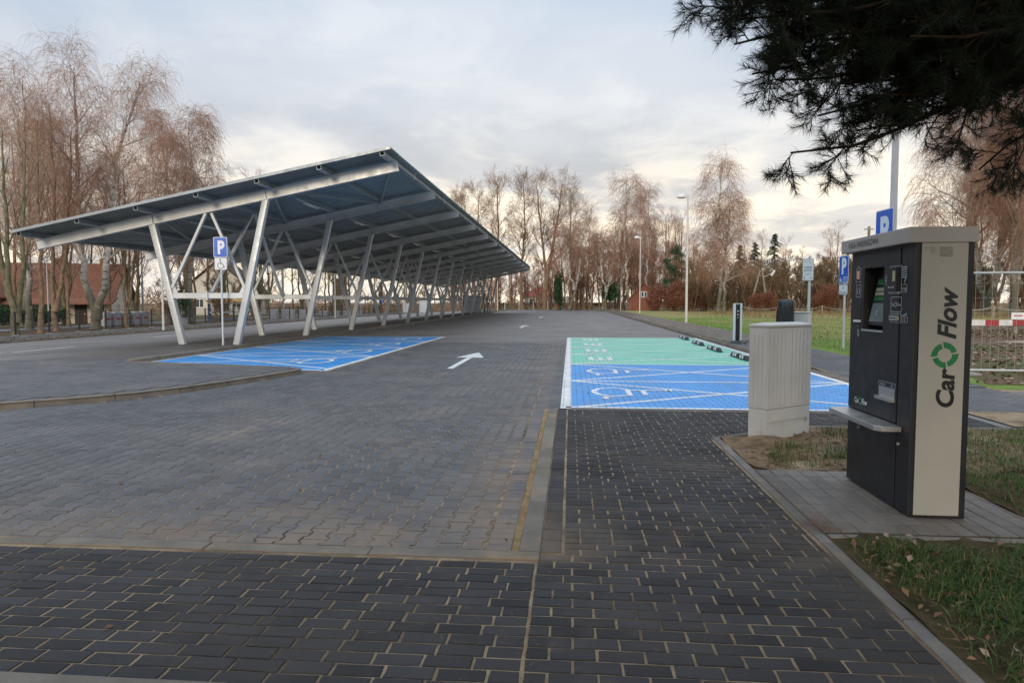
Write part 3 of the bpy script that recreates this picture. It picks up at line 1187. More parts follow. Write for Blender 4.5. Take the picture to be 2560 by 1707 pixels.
# ---- kerb builder
def kerb_run(root, path, width, z0, z1, ln=1.0, m='kerb', name='kerb_stone', side=1):
    """stones along a path; the path is the front edge, the stone lies on its left (side=1) or right"""
    P = [Vector((p[0], p[1])) for p in path]
    acc = [0.0]
    for a, b in zip(P[:-1], P[1:]):
        acc.append(acc[-1] + (b - a).length)

    def at(s):
        s = max(0.0, min(acc[-1], s))
        for i in range(len(P) - 1):
            if s <= acc[i + 1] + 1e-9:
                t = (s - acc[i]) / max(1e-9, acc[i + 1] - acc[i])
                return P[i].lerp(P[i + 1], t), (P[i + 1] - P[i]).normalized()
        return P[-1], (P[-1] - P[-2]).normalized()
    s = 0.0
    prof = [(0.0, z0), (0.012, z1 - 0.035), (0.022, z1 - 0.012), (0.045, z1), (width, z1), (width, z0)]
    if name == 'edging_stone':
        prof = [(0.0, z0), (0.0, z1 - 0.006), (0.006, z1), (width - 0.006, z1), (width, z1 - 0.006), (width, z0)]
    while s < acc[-1] - 0.05:
        e = min(acc[-1], s + ln)
        nseg = 4 if ln < 1.6 and len(P) > 3 else 1
        secs = []
        for k in range(nseg + 1):
            q = s + 0.005 + (e - s - 0.010) * k / nseg
            p, _ = at(q)
            d = (at(q + 0.25)[0] - at(q - 0.25)[0])
            d = d.normalized() if d.length > 1e-6 else at(q)[1]
            nrm = Vector((-d.y, d.x)) * side
            secs.append([(p.x + nrm.x * a, p.y + nrm.y * a, b) for a, b in prof])
        mb = MB()
        n = len(prof)
        vs = [v for sct in secs for v in sct]
        fs = []
        for k in range(nseg):
            for i in range(n):
                j = (i + 1) % n
                fs.append((k * n + i, k * n + j, (k + 1) * n + j, (k + 1) * n + i))
        fs += [tuple(range(n))[::-1], tuple(nseg * n + i for i in range(n))]
        mb.add(vs, fs)
        o = link(name, mb.mesh(name, smooth=True), m, root)
        s = e


# ---- left island and carport strip
isl = structure('traffic_island', sheet([(x, y) for x, y in ISLAND], 0.080), 'island_top')
kerb_run(isl, OUTER + [(-10.0, 14.92)], 0.12, -0.05, 0.093)
kerb_run(isl, [(-10.15, 15.02), (-10.15, 20), (-10.15, 48)], 0.15, -0.05, 0.122)
kerb_run(isl, [(-10.15, 48), (-10.15, 92)], 0.15, -0.05, 0.122, ln=44)
sm_ = bpy.data.meshes.new('carport_strip')
sm_.from_pydata([(-10.29, 15.0, 0.074), (-12.62, 15.4, 0.074), (-10.29, 18.6, 0.116), (-12.62, 18.8, 0.116), (-10.29, 91.9, 0.116), (-12.62, 91.9, 0.116)], [], [(1, 0, 2, 3), (3, 2, 4, 5)])
st_ = structure('carport_strip', sm_, 'strip_top')

# dark rows of single blocks on the near end of the island
cells = []
r_ = 0
yy = 8.05
INNER = [(x - 0.17 if y < 13.7 else x - 0.1, y - (0.08 if y > 13.7 else -0.14)) for x, y in OUTER] + [(-10.3, 14.7), (-10.3, 14.9), (-17, 14.9)]
while yy < 14.9:
    o_ = 0.1 if r_ % 2 else 0.0
    x = -13.0 + o_
    while x < -5.5:
        if x > -0.86 * yy - 1.0 and all(in_poly(x + dx, yy + dy, INNER) for dx in (-0.08, 0.08) for dy in (-0.04, 0.04)):
            cells.append((round(x, 4), round(yy, 4), 0))
        x += 0.2
    yy += 0.1
sg = block(rect(0.194, 0.094), 0.005)
sg = ([(a, b, c + 0.092) for a, b, c in sg[0]], sg[1])
lay_blocks('island', isl, 'paver_dark', [sg], cells, 300, nm='paver')

# ---- right kerb, slope of openwork slabs, walkway, meadow
rk = structure('right_kerb', MB().bb(5.02, 5.14, 16.0, 16.01, -0.1, -0.02).mesh('right_kerb'), 'kerb')
kerb_run(rk, [(5.0, 9.4), (5.0, 12), (5.0, 16.4)], 0.15, -0.05, 0.03, side=-1)
kerb_run(rk, [(5.0, 16.45), (5.0, 20), (5.0, 46)], 0.15, -0.05, 0.122, side=-1)
kerb_run(rk, [(5.0, 46), (4.9, 110)], 0.15, -0.05, 0.122, ln=64, side=-1)


def walk_z(x, y):
    return 0.02 + 0.092 * min(1.0, max(0.0, (y - 13.5) / 3.5))


wk = bpy.data.meshes.new('walkway')
ys_ = [8.3, 9.4, 12, 13.5, 15, 17, 19, 21, 23.2]
vs_ = []
for y in ys_:
    vs_ += [(5.14, y, walk_z(0, y)), (7.0, y, walk_z(0, y) + (0.02 if y > 12 else 0))]
wk.from_pydata(vs_, [], [(2 * i, 2 * i + 1, 2 * i + 3, 2 * i + 2) for i in range(len(ys_) - 1)])
walk = structure('walkway', wk, 'sand_bed')
cells = []
r_ = 0
yy = 9.45
while yy < 23.1:
    x = 5.26 + (0.1 if r_ % 2 else 0.0)
    while x < 6.92:
        cells.append((round(x, 4), round(yy, 4), 0))
        x += 0.2
    yy += 0.1
    r_ += 1
lay_blocks('walk', walk, 'paver_dark', [block(rect(0.193, 0.093), 0.005)], cells, 300, nm='paver', zf=lambda x, y: walk_z(x, y) + 0.006 + (x - 5.14) / 1.86 * (0.02 if y > 12 else 0.0))
slope = structure('openwork_slope', sheet([(5.15, 23.2), (6.65, 23.2), (6.75, 110), (5.15, 110)], lambda x, y: 0.098 if x < 6 else 0.19), 'verge')
slab = MB().bb(-0.297, 0.297, -0.197, 0.197, -0.05, 0.0).mesh('openwork_slab', bevel=0.008, seg=1)
slab.materials.append(M['openwork'])
ang = math.atan2(0.10, 1.5)
rows = int((110 - 23.3) / 0.4)
kk = 0
far_b = MB()
for i in range(rows):
    y = 23.45 + i * 0.4
    for j in range(3):
        if j == 2 and False:
            continue
        x = 5.46 + j * 0.50 if False else 5.45 + j * 0.595 * 0.86
        z = 0.128 + (x - 5.15) * math.tan(ang)
        if j > 2:
            continue
        if kk < 300:
            o = link('openwork_slab', slab, None, slope, (x, y, z + random.uniform(-0.004, 0.004)))
            o.rotation_euler = (0, -ang, 0)
            o.scale = (0.86, 1, 1)
            kk += 1
        else:
            far_b.bb(x - 0.25, x + 0.25, y - 0.19, y + 0.19, z - 0.04, z)
if far_b.v:
    o = far_b.build('openwork_slab_field', 'openwork', slope)
    o['kind'] = 'stuff'


def meadow_z(X, Y):
    return 0.19 + 0.05 * np.sin(X * 0.31 + 1.0) * np.cos(Y * 0.17) + 0.03 * np.sin(X * 0.9) * np.sin(Y * 0.7)


mz = grid_sheet(6.6, 74, 12.0, 96, 130, 150, lambda X, Y: np.where(X < 6.75, 0.09, meadow_z(X, Y)) * np.clip((Y - 12.0) / 3.0 + (np.abs(X - 7) < 0.6) * 0.0, 0.0, 1.0))
structure('meadow', mz, 'meadow')

# road running off to the right behind the machine, and ground around it
structure('cross_road', sheet([(5.0, 8.32), (40, 8.6), (40, 12.6), (9.0, 11.6), (5.0, 11.8)], 0.006), 'road')
structure('sand_path', sheet([(14.5, 19.4), (60, 20.4), (60, 23.8), (15.5, 23.4), (12.5, 21.4)], 0.262), 'sandpath')

# ---- bare soil with turf round the cabinet; machine pad; turf in the corner
edging = structure('lawn_edging', MB().bb(1.56, 1.57, 4.3, 4.31, -0.2, -0.1).mesh('lawn_edging'), 'kerb_grey')


def edging_run(path, ln=1.0, h=0.012, w=0.07):
    kerb_run(edging, path, w, -0.1, h, ln=ln, m='kerb_grey', name='edging_stone', side=-1)


edging_run([(1.525, 1.2), (1.525, 3.0), (1.525, 4.36)])
edging_run([(1.525, 4.36), (1.525, 5.0), (1.525, 6.02)], h=0.012)
edging_run([(1.525, 6.02), (1.525, 6.6), (1.525, 7.38)])
edging_run([(1.50, 7.385), (2.60, 8.18)], h=0.016)
edging_run([(2.60, 8.19), (4, 8.24), (9.0, 8.32)], h=0.016)
edging_run([(1.60, 4.345), (2.5, 4.35), (4.2, 4.36)], w=0.06, h=0.02)


def soil_z(X, Y):
    return 0.012 + 0.022 * np.sin(X * 5.1 + 0.7) * np.sin(Y * 4.3) + 0.015 * np.sin(X * 11.0) * np.sin(Y * 9.0 + 1)


bmS = bpy.data.meshes.new('x')
gs = grid_sheet(1.6, 9.0, 6.03, 8.3, 120, 46, lambda X, Y: np.where(Y > 8.16, -0.02, soil_z(X, Y)) * 1.0 + np.where((X - 1.6) / 1.0 < (Y - 7.40) / 0.78, -0.08, 0) + 0.06 * np.exp(-((X - 1.98) ** 2 + (Y - 7.22) ** 2) / 0.06))
structure('bare_soil', gs, 'soil')
gs2 = grid_sheet(1.59, 9.0, 0.8, 4.36, 100, 60, lambda X, Y: np.maximum(soil_z(X, Y) * 0.5, 0.0) + 0.010)
structure('lawn', gs2, 'turf_soil')
gs3 = grid_sheet(3.05, 9.0, 4.36, 6.05, 60, 24, lambda X, Y: np.maximum(soil_z(X, Y) * 1.2, 0.004) + 0.004)
structure('lawn', gs3, 'turf_soil')
pad = structure('machine_pad', sheet([(1.59, 4.36), (3.06, 4.36), (3.06, 6.03), (1.59, 6.03)], -0.006), 'verge')
cells = []
c_i = 0
x = 1.60
while x < 3.02:
    y = 4.41 - (0.1 if c_i % 2 else 0.0)
    while y < 6.0:
        l_ = 0.2
        a_, b_ = max(y, 4.41), min(y + l_, 6.02)
        if b_ - a_ > 0.06:
            cells.append((round(x + 0.06, 4), round((a_ + b_) / 2, 4), 0 if b_ - a_ > 0.15 else 1))
        y += l_
    x += 0.118
SHP = [block(rect(0.113, 0.194), 0.004), block(rect(0.113, 0.095), 0.004)]
SHP = [([(a, b, c + 0.012) for a, b, c in s_[0]], s_[1]) for s_ in SHP]
lay_blocks('pad', pad, 'paver_grey', SHP, cells, 300)

# ---- road markings
mk = drive


def mark(name, parts, m, z):
    vs, fs = [], []
    for p, w in parts:
        v, f = stroke(p, w, z)
        b = len(vs)
        vs += v
        fs += [tuple(b + i for i in q) for q in f]
    me = bpy.data.meshes.new(name)
    me.from_pydata(vs, [], fs)
    me.update()
    bm = bmesh.new()
    bm.from_mesh(me)
    for fc in bm.faces:
        fc.normal_update()
        if fc.normal.z < 0:
            fc.normal_flip()
    bm.to_mesh(me)
    bm.free()
    return link(name, me, m, mk)


def fill(poly, m, z=0.004):
    return link('bay_fill', sheet(poly, z), m, mk)


def wheelchair(cx, cy, up, right, s):
    """painted wheelchair user; up and right are ground directions, s the height"""
    def T(u, v):
        return (cx + (up[0] * v + right[0] * u) * s, cy + (up[1] * v + right[1] * u) * s)
    arc = [T(-0.02 + 0.38 * math.cos(math.radians(a)), 0.25 + 0.235 * math.sin(math.radians(a))) for a in range(118, 358, 12)]
    body = [T(-0.20, 0.90), T(-0.17, 0.44), T(0.28, 0.44), T(0.46, 0.12), T(0.62, 0.15)]
    armb = [T(-0.13, 0.63), T(0.24, 0.63)]
    head = [T(-0.21 + 0.075 * math.cos(t), 0.955 + 0.022 * math.sin(t)) for t in np.linspace(0, 2 * math.pi, 9)]
    k_ = s / 1.3
    o = mark('wheelchair_symbol', [(arc, 0.085 * k_)], 'white_paint', 0.0100)
    mark('wheelchair_body', [(body, 0.085 * k_)], 'white_paint', 0.0106).parent = o
    mark('wheelchair_arm', [(armb, 0.08 * k_)], 'white_paint', 0.0112).parent = o
    mark('wheelchair_head', [(head, 0.075 * k_)], 'white_paint', 0.0118).parent = o


RY = [9.36, 12.57, 16.0, 18.98, 21.85, 24.80, 27.62]
fill([(0.0, 9.38), (4.9, 9.38), (4.9, 16.0), (0.0, 16.0)], 'blue_paint')
fill([(0.0, 16.0), (4.9, 16.0), (4.9, 27.6), (0.0, 27.6)], 'green_paint')
RX0, RX1 = -0.06, 4.90
mark('bay_border', [([(RX0, 9.30), (RX0, 27.70)], 0.15), ([(RX1, 9.30), (RX1, 27.70)], 0.14), ([(RX0, 9.42), (RX1, 9.42)], 0.11), ([(RX0, 27.62), (RX1, 27.62)], 0.12)], 'white_paint', 0.0075)
for i in range(6):
    a, b = RY[i] + 0.05, RY[i + 1]
    pr = [([(0.03, a), (4.86, b - 0.02)], 0.10), ([(0.03, b - 0.02), (4.86, a)], 0.10)]
    if i < 5:
        pr.append(([(0.0, b), (4.86, b)], 0.10))
    mark('bay_cross', pr[:1], 'white_paint', 0.0060)
    mark('bay_cross', pr[1:2], 'white_paint', 0.0066)
    if i < 5:
        mark('bay_line', pr[2:], 'white_paint', 0.0071)
wheelchair(0.36, 11.05, (1, 0), (0, -1), 1.30)
wheelchair(0.36, 14.35, (1, 0), (0, -1), 1.30)
for i in range(4):
    y0 = 17.0 + i * 2.92
    xs = (0.46, 0.46 + 0.60)
    ax, bx2, w_ = xs[0], xs[1], 0.12
    mid = (ax + bx2) / 2
    pl_e = [(ax, y0), (bx2, y0), (bx2, y0 + 0.98), (bx2 - w_, y0 + 0.98), (bx2 - w_, y0 + 0.22), (mid + w_ / 2, y0 + 0.22), (mid + w_ / 2, y0 + 0.82),
            (mid - w_ / 2, y0 + 0.82), (mid - w_ / 2, y0 + 0.22), (ax + w_, y0 + 0.22), (ax + w_, y0 + 0.98), (ax, y0 + 0.98)]
    link('bay_letter', sheet(pl_e, 0.0102), 'white_paint', mk)
LY = [14.3, 17.7, 21.05, 24.5, 27.8]
LX0, LX1 = -10.10, -5.20
fill([(LX0, 15.0), (LX1, 13.98), (LX1, 27.8), (LX0, 27.8)], 'blue_paint')
mark('bay_border', [([(LX1, 13.9), (LX1, 27.88)], 0.15), ([(LX0, 14.95), (LX0, 27.88)], 0.11), ([(LX0, 15.03), (LX1, 14.02)], 0.12), ([(LX0, 27.8), (LX1, 27.8)], 0.12)], 'white_paint', 0.0075)
for i in range(4):
    a, b = LY[i], LY[i + 1]
    la = 15.05 if i == 0 else a
    mark('bay_cross', [([(LX0 + 0.05, la), (LX1, b - 0.02)], 0.10)], 'white_paint', 0.0060)
    mark('bay_cross', [([(LX0 + 0.05, b - 0.02), (LX1, a + 0.05)], 0.10)], 'white_paint', 0.0066)
    if i < 3:
        mark('bay_line', [([(LX0, b), (LX1, b)], 0.10)], 'white_paint', 0.0071)
    wheelchair(LX1 - 0.62, a + (1.75 if i else 1.9), (-1, 0), (0, 1), 1.55)


def arrow(x, y, s=1.0):
    vs = [(x - 0.07, y, 0.006), (x + 0.07, y, 0.006), (x + 0.07, y + 2.95 * s, 0.006), (x - 0.07, y + 2.95 * s, 0.006),
          (x - 0.37, y + 2.95 * s, 0.006), (x + 0.37, y + 2.95 * s, 0.006), (x, y + 4.75 * s, 0.006)]
    me = bpy.data.meshes.new('lane_arrow')
    me.from_pydata(vs, [], [(0, 1, 2, 3), (4, 5, 6)])
    return link('lane_arrow', me, 'white_paint', mk)


arrow(-2.62, 14.65)
arrow(-2.75, 37.2, 1.0)
arrow(-2.75, 61.0, 1.0)
for x0, y0, y1 in ((-18.7, 18.9, 20.9), (-18.35, 21.0, 23.8), (-20.5, 32.0, 35.0), (-24.0, 55.6, 60.9), (-24.0, 72, 77)):
    vs, fs = stroke([(x0, y0), (x0, y1)], 0.12, float(gz(x0, 0)) + 0.022)
    me = bpy.data.meshes.new('lane_dash')
    me.from_pydata(vs, [], [f[::-1] for f in fs])
    link('lane_dash', me, 'white_paint', side_road)

# ================================================================== CARPORT
cp = thing('carport', 'long galvanised steel carport with slanting corrugated roof over the parking row', 'carport', (-11.2, 20.6, 0.116))


def CP(x, y, z):
    return (x + 11.2, y - 20.6, z - 0.116)


NF, SP, Y0 = 13, 5.6, 20.6
SL = 0.195
XL, XR = -17.05, -5.27


def beam_top(x):
    return 5.70 + SL * (x + 5.29)


up_n = Vector((-SL, 0, 1)).normalized()
dirb = Vector((1, 0, SL)).normalized()

# one frame, shared by all
bt = 0.30
mbb = MB()
a = Vector((XL + 11.2, 0, beam_top(XL) - 0.116)) - up_n * 0.0
b = Vector((XR + 11.2, 0, beam_top(XR) - 0.116))
web0, web1 = a - up_n * bt / 2, b - up_n * bt / 2
mbb.bar(web0, web1, 0.012, bt - 0.03, up_n)
mbb.bar(a - up_n * 0.0075, b - up_n * 0.0075, 0.15, 0.015, up_n)
mbb.bar(a - up_n * (bt - 0.0075), b - up_n * (bt - 0.0075), 0.15, 0.015, up_n)
beam_me = mbb.mesh('roof_beam')
beam_me.materials.append(M['galv'])


def fx(x):
    return x + 11.2


def fzz(z):
    return z - 0.116


def beam_bot(x):
    return beam_top(x) - bt / up_n.z


legL = (Vector((fx(-12.22), 0, 0.0)), Vector((fx(-13.10), 0, fzz(beam_bot(-13.10)) + 0.01)))
legR = (Vector((fx(-10.44), 0, 0.0)), Vector((fx(-9.40), 0, fzz(beam_bot(-9.40)) + 0.01)))


def lerp_leg(leg, z):
    t = (z - leg[0].z) / (leg[1].z - leg[0].z)
    return leg[0].lerp(leg[1], t)


def leg_mesh(leg):
    # mitred at floor and beam
    hw = 0.10
    d = (leg[1] - leg[0])
    vs = []
    for e, sl in ((leg[0], 0.0), (leg[1], SL)):
        for sx, sy in ((-1, -1), (1, -1), (1, 1), (-1, 1)):
            vs.append((e.x + sx * hw, e.y + sy * 0.09, e.z + sx * hw * sl))
    m_ = MB().add(vs, [(3, 2, 1, 0), (4, 5, 6, 7), (0, 1, 5, 4), (1, 2, 6, 5), (2, 3, 7, 6), (3, 0, 4, 7)])
    return m_.mesh('leg', bevel=0.012, seg=2, smooth=True)


leg_mes = [leg_mesh(legL), leg_mesh(legR)]
zt = fzz(1.645)
pL, pR = lerp_leg(legL, zt), lerp_leg(legR, zt)
tie_me = MB().bar(pL + Vector((0.09, 0, 0)), pR - Vector((0.09, 0, 0)), 0.14, 0.18).mesh('tie_beam', bevel=0.01, seg=1)
ap = Vector((fx(-11.26), 0, fzz(beam_bot(-11.26))))
br = []
for pp, sx in ((pL, 1), (pR, -1)):
    q0 = lerp_leg(legL if sx > 0 else legR, zt + 0.24) + Vector((0.11 * sx, 0, 0))
    br.append(MB().bar(q0, ap + Vector((-0.09 * sx, 0, -0.02)), 0.09, 0.09, (0, 1, 0)).mesh('brace', bevel=0.008, seg=1))
gus = []
for pp, sx, leg in ((pL, 1, legL), (pR, -1, legR)):
    p_ = lerp_leg(leg, zt + 0.09)
    q_ = lerp_leg(leg, zt + 0.36)
    mbg = MB()
    vs = []
    for yy in (-0.012, 0.012):
        vs += [(p_.x + 0.08 * sx, yy, p_.z), (p_.x + 0.26 * sx, yy, p_.z), (q_.x + 0.20 * sx, yy, q_.z), (q_.x + 0.06 * sx, yy, q_.z)]
    mbg.add(vs, [(0, 1, 2, 3), (7, 6, 5, 4), (0, 4, 5, 1), (1, 5, 6, 2), (2, 6, 7, 3), (3, 7, 4, 0)])
    gus.append(mbg.mesh('gusset_plate'))
midx = (pL.x + pR.x) / 2
mpl = MB().bb(midx - 0.02, midx + 0.02, -0.12, 0.12, zt - 0.14, zt + 0.14).mesh('splice_plate')
capms = []
for leg in (legL, legR):
    capL = MB()
    t_ = leg[1]
    capL.bar(Vector((t_.x - 0.17, 0, t_.z - 0.17 * SL - 0.006)), Vector((t_.x + 0.17, 0, t_.z + 0.17 * SL - 0.006)), 0.24, 0.02, up_n)
    for sy in (-0.045, 0.045):
        capL.bar(Vector((t_.x, sy, t_.z)), Vector((t_.x, sy, t_.z)) + up_n * (bt - 0.02), 0.02, 0.06, (1, 0, 0))
    capms.append(capL.mesh('head_plate'))
for me in leg_mes + [tie_me] + br + gus + [mpl] + capms:
    me.materials.append(M['galv'])
for k in range(NF):
    y = k * SP
    fr = link('frame_beam', beam_me, None, cp, (0, y, 0))
    for me, nm in [(leg_mes[0], 'leg'), (leg_mes[1], 'leg'), (tie_me, 'tie_beam'), (br[0], 'brace'), (br[1], 'brace'), (gus[0], 'gusset_plate'), (gus[1], 'gusset_plate'), (mpl, 'splice_plate'), (capms[0], 'head_plate'), (capms[1], 'head_plate')]:
        link(nm, me, None, fr)
# longitudinal inverted-V braces in some bays, with diagonals under the roof
PX = [-16.81 + i * (16.81 - 5.46) / 6 for i in range(7)]
purlin_c = lambda x: beam_top(x) + 0.073 / up_n.z
mid_px = PX[3]
for k in (0, 4, 8, 11):
    y0, y1 = k * SP, (k + 1) * SP
    top = Vector((fx(mid_px), (y0 + y1) / 2, fzz(purlin_c(mid_px)) - 0.09))
    for yy in (y0, y1):
        s_ = 1 if yy == y0 else -1
        MB().bar(Vector((midx, yy + 0.1 * s_, zt + 0.02)), top + Vector((0, -0.07 * s_, 0)), 0.09, 0.09, (1, 0, 0)).build('longitudinal_brace', 'galv', cp, bevel=0.008, seg=1)
    for i in range(0, 6):
        ya, yb = (y0, y1) if i % 2 == 0 else (y1, y0)
        pa = Vector((fx(PX[i]), ya, fzz(beam_top(PX[i])) - 0.03))
        pb = Vector((fx(PX[i + 1]), yb, fzz(beam_top(PX[i + 1])) - 0.03))
        pa.y += 0.06 if ya == y0 else -0.06
        pb.y += 0.06 if yb == y0 else -0.06
        MB().bar(pa, pb, 0.07, 0.07, up_n).build('roof_brace', 'galv_dark', cp)
RF, RB = 19.6 - 20.6, (NF - 1) * SP + 1.1
# purlins: square hollow sections, open at the ends
pmb = MB()
ow, iw = 0.07, 0.058
for sgn in (-1, 1):
    pmb.bar(Vector((0, RF + 0.03, 0)) + Vector((1, 0, SL)).normalized() * sgn * (ow + iw) / 2, Vector((0, RB, 0)) + Vector((1, 0, SL)).normalized() * sgn * (ow + iw) / 2, ow - iw, 2 * ow, up_n)
    pmb.bar(Vector((0, RF + 0.03, 0)) + up_n * sgn * (ow + iw) / 2, Vector((0, RB, 0)) + up_n * sgn * (ow + iw) / 2, 2 * iw, ow - iw, up_n)
pme = pmb.mesh('purlin')
pme.materials.append(M['galv_dark'])
for x in PX:
    link('purlin', pme, None, cp, (fx(x), 0, fzz(purlin_c(x))))
# corrugated roof sheets, ridges running down the slope
RX_L, RX_R = -16.98, -5.20
pitch, hgt = 0.22, 0.045
nw = int(round(SP / pitch))
prof = []
for i in range(nw):
    q = i * SP / nw
    dq = SP / nw
    prof += [(q, 0), (q + dq * 0.36, 0), (q + dq * 0.5, hgt), (q + dq * 0.86, hgt)]
prof.append((SP, 0))


def roof_sheet(y0, y1, nm='roof_sheet'):
    pr = [(p[0] / SP * (y1 - y0) + y0, p[1]) for p in prof]
    V, F = [], []
    for (y, h) in pr:
        for x in (RX_L, RX_R):
            zb = fzz(purlin_c(x)) + 0.076
            V.append((fx(x) - SL * h, y, zb + h))
    n = len(pr)
    V2 = [(x, y, z + 0.004) for x, y, z in V]
    for i in range(n - 1):
        F.append((2 * i, 2 * i + 2, 2 * i + 3, 2 * i + 1))
        F.append((2 * n + 2 * i, 2 * n + 2 * i + 1, 2 * n + 2 * i + 3, 2 * n + 2 * i + 2))
        F.append((2 * i + 1, 2 * i + 3, 2 * n + 2 * i + 3, 2 * n + 2 * i + 1))
        F.append((2 * i, 2 * n + 2 * i, 2 * n + 2 * i + 2, 2 * i + 2))
    mb = MB().add(V + V2, F)
    return mb.mesh(nm)


seg_me = roof_sheet(0, SP)
seg_me.materials.append(M['roof'])
ya = RF
link('roof_sheet', roof_sheet(RF, 0.0), 'roof', cp)
for k in range(NF - 1):
    link('roof_sheet', seg_me, None, cp, (0, k * SP, 0))
link('roof_sheet', roof_sheet((NF - 1) * SP, RB), 'roof', cp)
zf = lambda x: fzz(purlin_c(x)) + 0.076
MB().bar((fx(RX_L), RF - 0.012, zf(RX_L) + 0.02), (fx(RX_R), RF - 0.012, zf(RX_R) + 0.02), 0.02, 0.085, up_n).build('edge_trim', 'galv_dark', cp)
# strip lights with conduit under the purlins
for k in range(NF - 1):
    for i in (2, 4):
        x = PX[i]
        z = fzz(purlin_c(x)) - 0.105
        mbx = MB().bb(fx(x) - 0.02, fx(x) + 0.02, k * SP + 2.0, k * SP + 5.2, z - 0.0, z + 0.02)
        mbx.bb(fx(x) - 0.06, fx(x) + 0.06, k * SP + 2.7, k * SP + 3.9, z - 0.06, z - 0.002)
        mbx.build('strip_light', 'white_metal', cp)
# bolted cleats on the eaves purlin
for k in range(NF - 1):
    MB().bb(fx(PX[6]) + 0.072, fx(PX[6]) + 0.09, k * SP + SP / 2 - 0.04, k * SP + SP / 2 + 0.04, fzz(purlin_c(PX[6])) - 0.1, fzz(purlin_c(PX[6])) + 0.12).build('cleat', 'galv', cp)
# cable loops hanging at the eaves
for k in (4.3, 9.2, 11.8):
    p_ = []
    for j in range(7):
        t_ = j / 6 * math.pi
        p_.append((fx(-5.25) + 0.04 * math.sin(t_), k * SP + j * 0.07, fzz(purlin_c(-5.25)) + 0.12 - 0.30 * math.sin(t_)))
    P_ = np.array(p_)[None]
    link('cable_loop', paths_mesh('cable_loop', [(P_, np.full((1, 7), 0.03), 5)]), 'black', cp)

# ================================================================== PAYMENT MACHINE
KX, KY, KZ = 2.265, 4.74, 0.014
kx = thing('payment_machine', 'tall dark parking payment machine with beige side panel and silver lid on the grey pad', 'payment machine', (KX, KY, KZ))
KW, KD, KH = 1.03, 0.37, 1.85


def kf(y, z):
    """a spot on the front of the machine -> its own coordinates"""
    return (y * 0.9763 - KY, 1.467 + (z - 1.467) * 0.9763 - KZ)


def ring_panel(outer, inner, mapf, d0, d1):
    """plate with a rectangular hole, as one closed mesh; mapf(u, v, d) -> point"""
    o = [(outer[0], outer[2]), (outer[1], outer[2]), (outer[1], outer[3]), (outer[0], outer[3])]
    i = [(inner[0], inner[2]), (inner[1], inner[2]), (inner[1], inner[3]), (inner[0], inner[3])]
    vs = []
    for d in (d0, d1):
        vs += [mapf(u, v, d) for u, v in o] + [mapf(u, v, d) for u, v in i]
    fs = []
    for k in range(4):
        j = (k + 1) % 4
        fs += [(k, j, 4 + j, 4 + k), (8 + k, 12 + k, 12 + j, 8 + j), (k, 8 + k, 8 + j, j), (4 + k, 4 + j, 12 + j, 12 + k)]
    mb = MB().add(vs, fs)
    return mb


def recalc(me):
    bm = bmesh.new()
    bm.from_mesh(me)
    bmesh.ops.recalc_face_normals(bm, faces=bm.faces)
    bm.to_mesh(me)
    bm.free()
    return me


front = lambda u, v, d: (d, u, v)
sy0, sz1 = kf(5.31, 1.725)
sy1, sz0 = kf(5.655, 1.252)
MB().bb(0.125, KD, 0.0, KW, 0.0, KH).build('housing', 'anthracite', kx, bevel=0.004)
door = ring_panel((0.205, KW - 0.012, 0.605, KH - 0.035), (sy0, sy1, sz0, sz1), front, 0.0, 0.122)
link('front_door', recalc(door.mesh('front_door')), 'anthracite', kx)
MB().bb(0.004, 0.122, 0.003, 0.195, 0.006, KH - 0.004).build('corner_post', 'anthracite', kx, bevel=0.004)
MB().bb(0.004, 0.122, 0.197, KW - 0.003, KH - 0.033, KH - 0.004).build('head_rail', 'anthracite', kx)
MB().bb(0.0, 0.122, 0.205, KW - 0.012, 0.012, 0.598).build('lower_door', 'anthracite', kx, bevel=0.003)
lid = MB().bb(2.210 - KX, 2.648 - KX, 4.715 - KY, 5.850 - KY, 1.852 - KZ, 1.955 - KZ).build('lid', 'lid', kx, bevel=0.006)
# side panel
sp = MB().bb(0.036, 0.326, -0.010, -0.0005, 0.02, KH - 0.006).build('side_panel', 'beige', kx, bevel=0.003)
for i in range(5):
    z = 1.832 - KZ - 0.006 - i * 0.0135
    MB().add([(0.146, -0.0105, z), (0.226, -0.0105, z), (0.226, -0.020, z - 0.007), (0.146, -0.020, z - 0.007), (0.146, -0.0105, z - 0.008), (0.226, -0.0105, z - 0.008)],
             [(0, 1, 2, 3), (3, 2, 5, 4), (0, 3, 4), (1, 5, 2)]).build('louvre', 'lid', sp)
lab = MB().bb(0.052, 0.122, -0.0112, -0.0102, 1.775 - KZ, 1.828 - KZ).build('type_label', 'beige', sp)
lettering('Car Flow', 0.064, 0.012, 'black_print', lab, (0.055, -0.0118, 1.812 - KZ), (1, 0, 0), (0, 0, 1))
for i in range(3):
    MB().bb(0.085, 0.118, -0.0118, -0.0113, 1.803 - KZ - i * 0.009, 1.805 - KZ - i * 0.009).build('print_line', 'black_print', lab)


